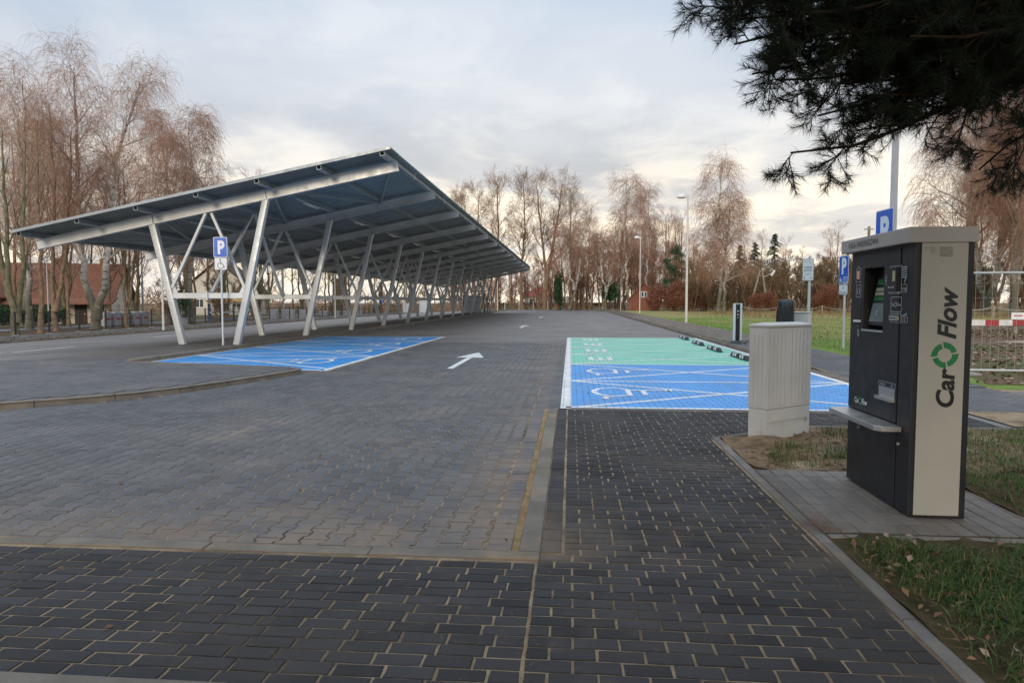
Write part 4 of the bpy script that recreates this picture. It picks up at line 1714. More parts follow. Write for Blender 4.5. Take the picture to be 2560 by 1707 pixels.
def logo_arcs(parent, origin, right, up, r, m, thick=0.30, tilt=14, off=0.0):
    """four swept arc segments round a square gap"""
    n = Vector(right).cross(Vector(up)).normalized()
    for q in range(4):
        a0 = math.radians(90 * q + tilt + 4)
        a1 = math.radians(90 * q + tilt + 84)
        vs, fs = [], []
        K = 9
        for i in range(K + 1):
            a = a0 + (a1 - a0) * i / K
            ro = r * (1.0 + 0.10 * (i / K) ** 2)
            ri = r * (1 - thick) * (1.0 - 0.05 * (1 - i / K) ** 2)
            vs += [(ro * math.cos(a), ro * math.sin(a), 0), (ri * math.cos(a), ri * math.sin(a), 0)]
        for i in range(K):
            fs.append((2 * i, 2 * i + 2, 2 * i + 3, 2 * i + 1))
        o = link('logo_arc', recalc(MB().add(vs, [f[::-1] for f in fs]).mesh('logo_arc')), m, parent)
        place(o, Vector(origin) + n * off, right, up)


sd_r, sd_u = (0, 0, 1), (-1, 0, 0)
lettering('Car', 0.262, 0.118, 'black_print', sp, (2.535 - KX, -0.0112, 0.765 - KZ), sd_r, sd_u, bold=0.034, shear=0.12)
logo_arcs(sp, (2.465 - KX, -0.0112, 1.112 - KZ), sd_r, sd_u, 0.080, 'logo_green', 0.42)
lettering('Flow', 0.345, 0.122, 'black_print', sp, (2.535 - KX, -0.0112, 1.218 - KZ), sd_r, sd_u, bold=0.034, shear=0.28)
# front: lettering on the lid
fr_r, fr_u = (0, -1, 0), (0, 0, 1)
lettering('KASA PARKINGOWA', 0.52, 0.047, 'black_print', lid, (2.210 - KX - 0.0008, 5.69 - KY, 1.881 - KZ), fr_r, fr_u, bold=0.012)
# recessed touch screen, leaning back
rec = MB().bb(0.110, 0.124, sy0 + 0.001, sy1 - 0.001, sz0 + 0.001, sz1 - 0.001).build('screen_recess', 'black', kx)


def on_screen(u0, u1, v0, v1, d=0.0):
    """rectangle on the tilted screen, u across (0..1 from the left of a viewer), v up"""
    pts = []
    for u, v in ((u0, v0), (u1, v0), (u1, v1), (u0, v1)):
        y = sy1 - 0.012 + (sy0 + 0.012 - (sy1 - 0.012)) * u
        z = sz0 + 0.045 + (sz1 - sz0 - 0.10) * v
        x = 0.030 + 0.072 * v - d
        pts.append((x, y, z))
    return pts


def screen_quad(name, m, *a, d=0.0, parent=None):
    return link(name, recalc(MB().add(on_screen(*a, d=d) + [(x + 0.004, y, z) for x, y, z in on_screen(*a, d=d)],
                [(0, 1, 2, 3), (7, 6, 5, 4), (0, 4, 5, 1), (1, 5, 6, 2), (2, 6, 7, 3), (3, 7, 4, 0)]).mesh(name)), m, parent or kx)


scr = screen_quad('screen_bezel', 'black', 0.0, 1.0, -0.04, 1.05)
screen_quad('display', 'screen_glass', 0.08, 0.92, 0.03, 0.42, d=0.006, parent=scr)
screen_quad('display_band', 'screen_green', 0.08, 0.92, 0.47, 0.56, d=0.006, parent=scr)
screen_quad('display_key', 'screen_pale', 0.08, 0.92, 0.58, 0.65, d=0.006, parent=scr)
screen_quad('display_key', 'screen_pale', 0.08, 0.92, 0.67, 0.74, d=0.006, parent=scr)
screen_quad('display_band', 'screen_green', 0.08, 0.92, 0.80, 0.92, d=0.006, parent=scr)
logo_arcs(scr, on_screen(0.45, 0.46, 0.22, 0.23, 0.012)[0], fr_r, (0.2, 0, 1), 0.018, 'dim_print')
MB().bb(-0.014, 0.004, sy0 - 0.004, sy1 + 0.004, sz0 - 0.018, sz0 - 0.004).build('screen_sill', 'galv_dark', kx, bevel=0.002)


def outline(y0, z1, y1, z0, w=0.004, m='dim_print', parent=None, name='print_frame'):
    a, b = kf(y0, z1)
    c, d = kf(y1, z0)
    ya, yb, za, zb = min(a, c), max(a, c), min(b, d), max(b, d)
    mb = ring_panel((ya, yb, za, zb), (ya + w, yb - w, za + w, zb - w), front, -0.0012, -0.0002)
    return link(name, recalc(mb.mesh(name)), m, parent or kx), (ya, yb, za, zb)


def plate(y0, z1, y1, z0, m, parent=None, name='plate', x0=-0.003, x1=-0.0003):
    a, b = kf(y0, z1)
    c, d = kf(y1, z0)
    return MB().bb(x0, x1, min(a, c), max(a, c), min(b, d), max(b, d)).build(name, m, parent or kx)


# card terminal
o, r4 = outline(5.21, 1.72, 5.04, 1.52, 0.004)
plate(5.195, 1.705, 5.055, 1.535, 'black', o, 'card_terminal', -0.03, -0.0015)
plate(5.11, 1.685, 5.07, 1.61, 'screen_pale', o, 'terminal_light', -0.0315, -0.0302)
for q in range(3):
    plate(5.17 - q * 0.035, 1.575, 5.155 - q * 0.035, 1.56, 'galv_dark', o, 'terminal_key', -0.033, -0.0302)
plate(5.195, 1.535, 5.055, 1.525, 'galv_dark', o, 'terminal_sill', -0.02, -0.0015)
# keypad pictogram
for ry in range(5):
    for rx in range(4):
        plate(5.035 - rx * 0.019, 1.71 - ry * 0.017, 5.022 - rx * 0.019, 1.70 - ry * 0.017, 'dim_print', None, 'pictogram_key', -0.0012, -0.0002)
lettering('?', 0.03, 0.04, 'dim_print', kx, (-0.0014, kf(5.0, 1.59)[0], kf(5, 1.59)[1]), fr_r, fr_u)
o, _ = outline(5.04, 1.585, 4.955, 1.56, 0.003)
o, _ = outline(5.04, 1.555, 4.955, 1.53, 0.003)
plate(5.03, 1.546, 5.005, 1.543, 'dim_print', o, 'print_line', -0.0012, -0.0002)
plate(4.985, 1.549, 4.97, 1.537, 'dim_print', o, 'print_dot', -0.0012, -0.0002)
# framed logo
o, r4 = outline(5.19, 1.50, 5.03, 1.39, 0.004)
zc_ = (r4[2] + r4[3]) / 2
lettering('Car', 0.048, 0.022, 'dim_print', o, (-0.0016, r4[1] - 0.008, zc_ - 0.011), fr_r, fr_u, bold=0.015)
logo_arcs(o, (-0.0016, (r4[0] + r4[1]) / 2 + 0.006, zc_), fr_r, fr_u, 0.018, 'dim_print')
lettering('Flow', 0.056, 0.022, 'dim_print', o, (-0.0016, r4[0] + 0.062, zc_ - 0.011), fr_r, fr_u, bold=0.015, shear=0.2)
# banknote slot
o, r4 = outline(5.19, 1.38, 5.03, 1.315, 0.004)
plate(5.165, 1.366, 5.055, 1.330, 'steel', o, 'note_slot', -0.022, -0.0015)
plate(5.155, 1.351, 5.065, 1.346, 'black', o, 'slot_mouth', -0.0235, -0.0222)
o, r4 = outline(5.02, 1.362, 4.935, 1.32, 0.003)
lettering('o', 0.022, 0.026, 'dim_print', o, (-0.0014, (r4[0] + r4[1]) / 2 + 0.011, r4[2] + 0.008), fr_r, fr_u)
for q in range(3):
    p0, p1 = kf(5.02 - q * 0.006, 1.366 + q * 0.002), kf(4.945, 1.372 + q * 0.006)
    link('print_line', MB().bar((-0.0008, p0[0], p0[1]), (-0.0008, p1[0], p1[1]), 0.001, 0.0025).mesh('print_line'), 'dim_print', kx)
# ticket reader on the left, with its lamp
o, r4 = outline(5.81, 1.735, 5.72, 1.62, 0.0035)
plate(5.78, 1.712, 5.738, 1.645, 'pink', o, 'indicator_lamp', -0.008, -0.0015)
lettering('v', 0.02, 0.016, 'dim_print', o, (-0.0014, kf(5.775, 1.735)[0], kf(5.7, 1.738)[1]), fr_r, fr_u)
o, r4 = outline(5.80, 1.60, 5.71, 1.50, 0.0035)
for s_ in (-1, 1):
    yc = (r4[0] + r4[1]) / 2
    lettering('(' if s_ > 0 else ')', 0.014, 0.055, 'white_print', o, (-0.0014, yc + (0.022 if s_ > 0 else -0.008), (r4[2] + r4[3]) / 2 - 0.028), fr_r, fr_u, bold=0.02)
plate(5.835, 1.475, 5.70, 1.27, 'black', None, 'side_plate', -0.002, -0.0004)
o = plate(5.82, 1.318, 5.69, 1.300, 'white_print', None, 'receipt_slot', -0.012, -0.0022)
outline(5.80, 1.335, 5.71, 1.322, 0.0025)
outline(5.79, 1.296, 5.715, 1.268, 0.0025)
lettering('0', 0.034, 0.05, 'dim_print', kx, (-0.0014, kf(5.755, 1.2)[0], kf(5.7, 1.185)[1]), fr_r, fr_u, bold=0.01)
plate(5.755, 1.245, 5.745, 1.232, 'dim_print', None, 'print_line', -0.0012, -0.0002)
outline(5.275, 1.665, 5.23, 1.585, 0.0035)
lettering('C', 0.03, 0.036, 'dim_print', kx, (-0.0014, kf(5.29, 1.6)[0], kf(5.2, 1.612)[1]), fr_r, fr_u, bold=0.01)
# change tray
o, r4 = outline(5.345, 0.875, 5.085, 0.835, 0.003)
lettering('RESZTA', 0.085, 0.014, 'dim_print', o, (-0.0014, r4[1] - 0.03, r4[2] + 0.011), fr_r, fr_u, bold=0.02)
lettering('@', 0.04, 0.020, 'dim_print', o, (-0.0014, r4[0] + 0.065, r4[2] + 0.008), fr_r, fr_u)
plate(5.34, 0.833, 5.09, 0.765, 'steel', None, 'change_tray', -0.0015, -0.0003)
plate(5.345, 0.765, 5.085, 0.742, 'steel', None, 'tray_lip', -0.03, -0.0003)
lettering('Car', 0.082, 0.044, 'white_print', kx, (-0.0012, kf(5.77, 0)[0], 0.668 - KZ), fr_r, fr_u, bold=0.02)
logo_arcs(kx, (-0.0012, kf(5.665, 0)[0], 0.690 - KZ), fr_r, fr_u, 0.028, 'logo_green_l')
lettering('Flow', 0.098, 0.044, 'white_print', kx, (-0.0012, kf(5.635, 0)[0], 0.668 - KZ), fr_r, fr_u, bold=0.02, shear=0.2)
for yy in (5.67, 5.01):
    a, b = kf(yy, 0.46)
    MB().tube((-0.010, a, b), (0.002, a, b), 0.012, 0.014, 12).build('lock', 'steel', kx)
# shelf
zs = 0.600 - KZ
sh = [(0.0, 0.12), (0.0, KW - 0.03), (-0.13, KW - 0.005), (-0.17, KW - 0.04), (-0.17, 0.06), (-0.13, 0.02), (0.0, 0.02)]
shp = [(0.0, KW - 0.01), (-0.12, KW - 0.01), (-0.165, KW - 0.05), (-0.165, 0.16), (-0.125, 0.11), (0.0, 0.11)]
link('shelf', recalc(MB().prism(shp, zs - 0.028, zs + 0.008).mesh('shelf', bevel=0.003)), 'steel', kx)

# ================================================================== CABLE CABINET
cb = thing('cable_cabinet', 'light grey ribbed plastic cable cabinet standing in the bare soil', 'cabinet', (2.045, 7.262, 0.0), math.radians(38))
CW, CD = 0.735, 0.235
wide = lambda u, v, d: (u, d, v)
pl = ring_panel((0.0, CW, -0.06, 0.335), (0.045, CW - 0.045, 0.150, 0.205), wide, 0.0, 0.018)
link('plinth_front', recalc(pl.mesh('plinth_front')), 'grp', cb)
MB().bb(0.0, CW, 0.0185, CD, -0.06, 0.335).build('plinth', 'grp', cb, bevel=0.004)
MB().bb(0.05, CW - 0.05, 0.002, 0.016, 0.151, 0.160).build('slot_lip', 'grp', cb)
# end of the plinth with its arched cable opening
ar = [(-0.004, 0.06), (-0.004, 0.145)]
MB().bb(-0.005, -0.0005, 0.070, 0.145, -0.05, 0.25).build('cable_opening', 'grp', cb, bevel=0.002)
MB().bb(-0.012, -0.0055, 0.066, 0.148, 0.098, 0.112).build('opening_bar', 'grp', cb)
body = MB().bb(-0.004, CW + 0.004, -0.004, CD + 0.004, 0.338, 1.195).build('cabinet_body', 'grp', cb, bevel=0.006)
for g0 in (0.018, 0.395):
    for i in range(5):
        x0 = g0 + i * 0.0645
        MB().bb(x0, x0 + 0.0605, -0.0075, -0.0045, 0.372, 1.165).build('rib', 'grp', body, bevel=0.0025, seg=1)
for i in range(4):
    y0 = 0.014 + i * 0.0525
    MB().bb(-0.0075, -0.0045, y0, y0 + 0.0485, 0.365, 1.165).build('rib', 'grp', body, bevel=0.0025, seg=1)
roofp = MB().add([(-0.012, -0.014, 1.198), (CW + 0.012, -0.014, 1.198), (CW + 0.012, CD + 0.012, 1.198), (-0.012, CD + 0.012, 1.198),
                  (-0.012, -0.014, 1.222), (CW + 0.012, -0.014, 1.222), (CW + 0.012, CD + 0.012, 1.222), (-0.012, CD + 0.012, 1.222),
                  (0.06, CD / 2, 1.245), (CW - 0.06, CD / 2, 1.245)],
                 [(3, 2, 1, 0), (0, 1, 5, 4), (1, 2, 6, 5), (2, 3, 7, 6), (3, 0, 4, 7), (4, 5, 9, 8), (5, 6, 9), (6, 7, 8, 9), (7, 4, 8)])
link('cabinet_roof', recalc(roofp.mesh('cabinet_roof', bevel=0.005)), 'grp', cb)


# ================================================================== SIGNS, CHARGERS, LAMPS
def rounded(w, h, r=0.03, n=4):
    pts = []
    for cx_, cy_, a0 in ((w / 2 - r, h / 2 - r, 0), (-w / 2 + r, h / 2 - r, 90), (-w / 2 + r, -h / 2 + r, 180), (w / 2 - r, -h / 2 + r, 270)):
        for i in range(n + 1):
            a = math.radians(a0 + 90 * i / n)
            pts.append((cx_ + r * math.cos(a), cy_ + r * math.sin(a)))
    return pts


def sign_plate(parent, zc, w, h, m_face, border='sign_white', name='sign_plate', y=-0.045):
    o = link(name, MB().prism(rounded(w, h), -0.004, 0.0).mesh(name), border, parent)
    place(o, (0, y, zc), (1, 0, 0), (0, 0, 1))
    f = link('sign_face', MB().prism(rounded(w - 0.03, h - 0.03), 0.0004, 0.0012).mesh('sign_face'), m_face, o)
    b = link('sign_back', MB().prism(rounded(w - 0.01, h - 0.01), -0.010, -0.0045).mesh('sign_back'), 'sign_grey', o)
    return o


def sign_text(o, body, w, h, m, cx=0.0, cy=0.0, **kw):
    t = link('lettering', text_mesh(body, w, h, **kw), m, o)
    t.location = (cx - w / 2, cy - h / 2, 0.0020)
    return t


def sign_stroke(o, pts, w, m, name='pictogram'):
    v, f = stroke(pts, w, 0.0021)
    t = link(name, recalc(MB().add(v, f).mesh(name)), m, o)
    return t


def post(parent, h, r=0.03, m='galv'):
    MB().tube((0, 0, -0.15), (0, 0, h), r, r, 14).build('post', m, parent, smooth=True)


# disabled parking sign on the carport strip
s1 = thing('parking_sign', 'blue P sign over a white wheelchair plate on a post by the carport legs', 'sign', (-10.70, 20.22, 0.116), math.radians(14))
post(s1, 3.28)
o = sign_plate(s1, 3.0, 0.40, 0.62, 'sign_blue')
sign_text(o, 'P', 0.20, 0.42, 'sign_white', 0.02, 0.0, bold=0.045)
o = sign_plate(s1, 2.50, 0.36, 0.36, 'sign_white', 'sign_grey')
sign_stroke(o, [(0.09 * math.cos(math.radians(a)) - 0.0, 0.09 * math.sin(math.radians(a)) - 0.055) for a in range(110, 360, 20)], 0.018, 'black_print')
sign_stroke(o, [(-0.01, 0.07), (-0.005, -0.01), (0.06, -0.015), (0.10, -0.11), (0.125, -0.10)], 0.02, 'black_print')
sign_stroke(o, [(-0.01, 0.04), (0.05, 0.035)], 0.015, 'black_print')
hd = link('pictogram', MB().prism([(0.024 * math.cos(t) - 0.012, 0.024 * math.sin(t) + 0.115) for t in np.linspace(0, 2 * math.pi, 12, endpoint=False)], 0.0014, 0.0021).mesh('pictogram'), 'black_print', o)

# four charging bays sign
s2 = thing('parking_sign', 'blue P 4x sign with white EV plate on a post at the meadow edge', 'sign', (7.30, 19.0, 0.18), math.radians(-84))
post(s2, 2.46)
o = sign_plate(s2, 2.125, 0.50, 0.74, 'sign_blue')
sign_text(o, 'P', 0.25, 0.44, 'sign_white', 0.02, 0.10, bold=0.05)
sign_text(o, '4x', 0.17, 0.14, 'sign_white', -0.13, -0.26)
sign_stroke(o, [(0.0, -0.19), (0.21, -0.19), (0.21, -0.34), (0.0, -0.34), (0.0, -0.185)], 0.012, 'sign_white')
sign_stroke(o, [(0.0, -0.19), (0.21, -0.34)], 0.012, 'sign_white')
sign_stroke(o, [(0.0, -0.34), (0.21, -0.19)], 0.012, 'sign_white')
o = sign_plate(s2, 1.60, 0.46, 0.27, 'sign_white', 'sign_grey')
sign_text(o, 'EV', 0.09, 0.08, 'print_grey', 0.0, 0.05)
sign_text(o, 'ładowanie', 0.36, 0.08, 'print_grey', 0.0, -0.07)

# big P sign behind the machine, top above the lid
s3 = thing('parking_sign', 'blue P sign whose upper half rises above the lid of the payment machine', 'sign', (5.52, 12.6, 0.0), math.radians(-87))
post(s3, 3.06)
o = sign_plate(s3, 2.70, 0.60, 0.75, 'sign_blue')
sign_text(o, 'P', 0.30, 0.52, 'sign_white', 0.02, 0.0, bold=0.05)

# white notice board
s4 = thing('notice_board', 'white notice board with small red and grey print on a grey post', 'sign', (7.05, 21.0, 0.19), math.radians(-72))
post(s4, 2.62, 0.04)
o = sign_plate(s4, 2.21, 0.50, 0.64, 'sign_white', 'sign_grey', y=-0.055)
sign_text(o, 'Kamera i stacja', 0.30, 0.035, 'print_red', -0.02, 0.24)
sign_text(o, 'parking', 0.12, 0.030, 'print_grey', 0.12, 0.19)
for i, wd in enumerate((0.36, 0.34, 0.38, 0.40)):
    sign_stroke(o, [(-wd / 2, 0.09 - i * 0.042), (wd / 2, 0.09 - i * 0.042)], 0.016, 'print_grey', 'text_line')
for i, wd in enumerate((0.30, 0.28)):
    sign_stroke(o, [(-wd / 2, -0.11 - i * 0.03), (wd / 2, -0.11 - i * 0.03)], 0.009, 'print_grey', 'text_line')
sign_stroke(o, [(-0.17, -0.20), (-0.17, -0.27)], 0.045, 'print_red', 'emblem')
sign_stroke(o, [(0.08, -0.235), (0.18, -0.235)], 0.022, 'print_red', 'emblem')


# chargers
def charger_col(root):
    w, d, h = 0.27, 0.20, 1.29
    body = link('column', MB().prism(rounded(w, d, 0.05, 5), 0.0, h).mesh('column', smooth=True), 'white_metal', root)
    MB().bb(-0.066, 0.066, -d / 2 - 0.006, -d / 2 + 0.01, 0.03, h - 0.02).build('front_panel', 'black', root, bevel=0.004)
    return h, d


ch = thing('charging_post', 'slim white charging post with black front strip and plastic film round its foot', 'charging post', (5.32, 22.39, 0.115), math.radians(-8))
h, d = charger_col(ch)
MB().bb(-0.05, 0.05, -0.125, -0.107, h - 0.30, h - 0.19).build('socket', 'rubber', ch, bevel=0.01)
MB().bb(-0.022, 0.022, -0.128, -0.1255, h - 0.265, h - 0.225).build('socket_cover', 'white_print', ch)
MB().tube((0, -0.118, h - 0.36), (0, -0.107, h - 0.36), 0.022, 0.022, 12).build('reader', 'white_print', ch)
MB().bb(-0.016, 0.016, -0.110, -0.1065, h - 0.47, h - 0.44).build('pictogram', 'dim_print', ch)
MB().tube((0, -0.112, h - 0.05), (0, -0.106, h - 0.05), 0.006, 0.006, 8).build('status_lamp', 'white_print', ch)


def crumple(rx, ry, h, n=36, m=7, seed=3, top=True, amp=0.05, taper=0.0, base_out=0.0):
    r = np.random.default_rng(seed)
    V, Q = [], []
    ph = r.random(12) * 6.28
    for j in range(m + 1):
        v = j / m
        for i in range(n):
            a = 2 * math.pi * i / n
            f = 1 + amp * (math.sin(5 * a + ph[0] + 2 * v) + 0.7 * math.sin(9 * a + ph[1] - 5 * v) + 0.6 * math.sin(13 * a + ph[2] + 9 * v)) - taper * v + base_out * (1 - v) ** 2
            f += amp * 0.6 * r.normal()
            V.append((rx * f * math.cos(a), ry * f * math.sin(a), h * v + (amp * h * 0.4 * r.normal() if 0 < j else 0)))
    for j in range(m):
        for i in range(n):
            k = (i + 1) % n
            Q.append((j * n + i, j * n + k, (j + 1) * n + k, (j + 1) * n + i))
    T = []
    c = len(V)
    V.append((0, 0, h * 1.04))
    for i in range(n):
        T.append((m * n + i, m * n + (i + 1) % n, c))
    return np_mesh('film', V, Q, T)


film = link('plastic_film', crumple(0.30, 0.24, 0.10, amp=0.10, taper=0.55), 'bag_grey', None, (5.34, 22.34, 0.118))
tag(film, 'crumpled grey plastic film lying round the foot of the charging post', 'plastic film')
wr = thing('wrapped_charging_post', 'charging post hidden under a black plastic bag behind the cabinet', 'charging post', (5.30, 17.4, 0.115), math.radians(-25))
charger_col(wr)
link('bag', crumple(0.21, 0.17, 1.33, n=30, m=9, seed=8, amp=0.06, taper=0.12), 'bag', wr, (0, 0, 0.02))
wc = thing('utility_cabinet', 'small off-white utility cabinet beside the bagged charging post', 'cabinet', (5.75, 17.75, 0.115), math.radians(-32))
MB().bb(-0.24, 0.24, -0.16, 0.16, 0.0, 1.06).build('housing', 'cabinet_cream', wc, bevel=0.01)
MB().bb(-0.256, -0.241, -0.15, 0.15, 0.05, 1.02).build('cabinet_door', 'cabinet_mint', wc, bevel=0.006)
MB().bb(-0.262, -0.257, 0.10, 0.12, 0.85, 0.89).build('door_lock', 'black', wc)
MB().bb(-0.26, 0.26, -0.18, 0.18, 1.065, 1.09).build('cabinet_roof', 'cabinet_cream', wc, bevel=0.008)

# wheel stops
WS = [(4.36, 17.95), (4.30, 20.85), (4.33, 23.65), (4.40, 27.0)]
ws_lab = ['black rubber wheel stop nearest to the grey cabinet', 'second black rubber wheel stop from the grey cabinet', 'third black rubber wheel stop from the grey cabinet', 'farthest black rubber wheel stop at the end of the green bays']


def wheel_stop_proto():
    r_ = thing('wheel_stop', ws_lab[0], 'wheel stop', (0, 0, 0.011), 0, 'black rubber wheel stops in the green bays')
    L2 = 0.86
    V, F = [], []
    for y, s in ((-L2, 0.25), (-L2 + 0.16, 1), (L2 - 0.16, 1), (L2, 0.25)):
        V += [(-0.085, y, 0), (-0.06, y, 0.11 * s), (0.03, y, 0.11 * s), (0.085, y, 0)]
    for i in range(3):
        for k in range(4):
            j = (k + 1) % 4
            F.append((4 * i + k, 4 * i + j, 4 * i + 4 + j, 4 * i + 4 + k))
    F += [(3, 2, 1, 0), (12, 13, 14, 15)]
    link('rubber_block', recalc(MB().add(V, F).mesh('rubber_block', bevel=0.008)), 'rubber', r_)
    for y in (-0.48, -0.26, 0.26, 0.48):
        mb = MB()
        p = lambda t, yy: (-0.084 + 0.025 * t - 0.004, yy, 0.003 + 0.11 * t)
        w = 0.075
        mb.add([p(0.22, y - w), p(0.22, y + w), p(0.90, y + w), p(0.90, y - w)] + [tuple(np.array(q) + np.array((0.006, 0, -0.001))) for q in (p(0.22, y - w), p(0.22, y + w), p(0.90, y + w), p(0.90, y - w))],
               [(0, 3, 2, 1), (4, 5, 6, 7), (0, 1, 5, 4), (1, 2, 6, 5), (2, 3, 7, 6), (3, 0, 4, 7)])
        link('reflector', recalc(mb.mesh('reflector')), 'sign_white', r_)
        MB().bb(-0.058, 0.0, y - w, y + w, 0.1105, 0.113).build('reflector', 'sign_white', r_)
    return r_


wp = wheel_stop_proto()
wp.location = (*WS[0], 0.011)
for i in range(1, 4):
    dup(wp, (*WS[i], 0.011), 0, ws_lab[i])


# lamp posts
def lamp_post(loc, h, rz, label, group='lamp posts along the meadow', r0=0.085):
    t = thing('lamp_post', label, 'lamp post', loc, rz, group)
    MB().tube((0, 0, -0.1), (0, 0, h), r0, 0.045, 14).build('pole', 'pole', t, smooth=True)
    MB().tube((0, 0, 0.0), (0, 0, 0.03), 0.16, 0.16, 16).build('base_plate', 'pole', t)
    MB().bar((0.06, 0, h + 0.12), (-0.16, 0, h + 0.12), 0.09, 0.12).tube((0, 0, h - 0.1), (0, 0, h + 0.16), 0.055, 0.055, 10).build('bracket', 'pole', t)
    V, Q, T = [], [], []
    n = 16
    cx_ = -0.38
    for j, (rr, zz) in enumerate(((0.27, 0.0), (0.28, 0.06), (0.25, 0.15), (0.18, 0.22), (0.09, 0.255))):
        for i in range(n):
            a = 2 * math.pi * i / n
            V.append((cx_ + rr * math.cos(a), rr * 0.75 * math.sin(a), h + zz))
    for j in range(4):
        for i in range(n):
            k = (i + 1) % n
            Q.append((j * n + i, j * n + k, (j + 1) * n + k, (j + 1) * n + i))
    V += [(cx_, 0, h + 0.262), (cx_, 0, h)]
    for i in range(n):
        k = (i + 1) % n
        T += [(4 * n + i, 4 * n + k, 5 * n), (k, i, 5 * n + 1)]
    link('lamp_head', np_mesh('lamp_head', V, Q, T, smooth=True), 'white_metal', t)
    link('lens', MB().tube((cx_, 0, h - 0.012), (cx_, 0, h - 0.001), 0.2, 0.22, 16).mesh('lens'), 'sign_grey', t)
    return t


lamp_post((6.97, 42.1, 0.15), 7.5, 0, 'nearest dome-headed lamp post on the meadow edge, in front of the green pine')
lamp_post((7.25, 73, 0.15), 7.9, 0, 'middle dome-headed lamp post on the meadow edge, before the brown hedge', r0=0.06)
lamp_post((8.0, 111, 0.0), 7.3, 0, 'farthest small lamp post on the meadow edge, among the birches', r0=0.075)
lamp_post((5.98, 13.4, 0.0), 8.2, math.radians(90), 'tall thick lamp pole behind the payment machine, its top lost in the pine', r0=0.075)
lamp_post((-28.9, 46.3, float(gz(-28.9, 0))), 6.0, math.pi, 'lamp post beside the fence, left of the first carport leg')
lamp_post((-28.9, 82, float(gz(-28.9, 0))), 6.0, math.pi, 'lamp post beside the fence, seen through the middle carport frames')
lamp_post((-28.9, 118, float(gz(-28.9, 0))), 6.0, math.pi, 'lamp post beside the fence, seen through the far carport frames')
lamp_post((-12.0, 112, 0.0), 7.0, math.pi, 'white lamp post just beyond the far end of the carport')


def pole_plain(loc, h, r, label, m='pole', lean=0.0, group='plain poles across the side road'):
    t = thing('utility_pole', label, 'pole', loc, 0, group)
    MB().tube((0, 0, -0.2), (lean, 0, h), r, r * 0.65, 10).build('shaft', m, t, smooth=True)
    MB().bar((lean - 0.5, 0, h - 0.3), (lean + 0.5, 0, h - 0.3), 0.08, 0.1).build('crossarm', m, t)
    return t


pole_plain((-48.3, 73.6, -0.8), 9.5, 0.13, 'grey pole behind the paving pallets on the left', 'sign_grey')
pole_plain((-45.2, 55.7, -0.8), 6.5, 0.07, 'thin grey pole in front of the red-roofed house', 'sign_grey')
pole_plain((-34.8, 80.5, -0.8), 9.0, 0.10, 'pale pole right of the bus shelter, seen between carport legs', 'sign_grey')
pole_plain((-42.5, 98.0, -0.8), 10.0, 0.16, 'wooden pole with a cross-arm behind the pallets, seen between carport legs', 'wood_grey')

# ================================================================== LEFT: FENCE AND STREET
fn = thing('mesh_fence', 'dark mesh fence on concrete boards along the side road', 'fence', (-31.0, 33.2, -0.72))
pm_ = MB().bb(-0.04, 0.04, -0.04, 0.04, 0.0, 1.62).mesh('fence_post')
pm_.materials.append(M['fence_dark'])
ps_ = MB().bb(-0.13, 0.13, -0.14, 0.14, -0.2, 0.32).mesh('post_foot', bevel=0.02, seg=1)
ps_.materials.append(M['plinth'])
pb_ = MB().bb(-0.03, 0.03, 0.145, 2.355, -0.15, 0.27).mesh('plinth_board', bevel=0.008, seg=1)
pb_.materials.append(M['plinth'])
mw = MB()
for i in range(24):
    y = 0.06 + i * 0.1035
    mw.bb(-0.004, 0.004, y - 0.004, y + 0.004, 0.30, 1.58)
for z in (0.32, 0.75, 1.15, 1.56):
    mw.bb(-0.005, 0.005, 0.045, 2.455, z - 0.006, z + 0.006)
wm_ = mw.mesh('mesh_panel')
wm_.materials.append(M['fence_dark'])
for k in range(36):
    y = k * 2.5
    link('fence_post', pm_, None, fn, (0, y, 0))
    link('post_foot', ps_, None, fn, (0, y, 0))
    link('plinth_board', pb_, None, fn, (0, y, 0))
    link('mesh_panel', wm_, None, fn, (0, y, 0))
kerb_obj = structure('side_road_kerb', MB().bb(-28.3, -28.2, 4, 4.01, -1.0, -0.9).mesh('side_road_kerb'), 'kerb')
for k in range(26):
    MB().bb(-28.32, -28.2, 20 + k * 4, 24 + k * 4 - 0.01, -0.8, -0.54).build('kerb_stone', 'kerb', kerb_obj)
structure('street', sheet([(-45.5, 0), (-42.3, 0), (-42.3, 150), (-45.5, 150)], -0.775), 'asphalt')
structure('street_verge', sheet([(-42.3, 30), (-31.7, 30), (-31.7, 130), (-42.3, 130)], lambda x, y: float(gz(x, y)) - 0.018), 'verge')


# pallets of wrapped paving
def pallet_proto():
    t = thing('paving_pallet', 'x', 'pallet', (0, 0, 0), 0, 'wrapped pallets of paving left of the carport')
    for x in (-0.42, 0, 0.42):
        MB().bb(x - 0.05, x + 0.05, -0.5, 0.5, 0.0, 0.10).build('skid', 'wood_grey', t)
    MB().bb(-0.5, 0.5, -0.5, 0.5, 0.101, 0.14).build('deck', 'wood_grey', t)
    b = MB().bb(-0.47, 0.47, -0.47, 0.47, 0.141, 1.35).build('wrapped_stack', 'wrap', t, bevel=0.05)
    MB().bb(0.475, 0.485, -0.30, 0.30, 0.66, 0.84).build('label_strip', 'red_label', b)
    MB().bb(-0.30, 0.30, -0.485, -0.475, 0.66, 0.84).build('label_strip', 'red_label', b)
    return t


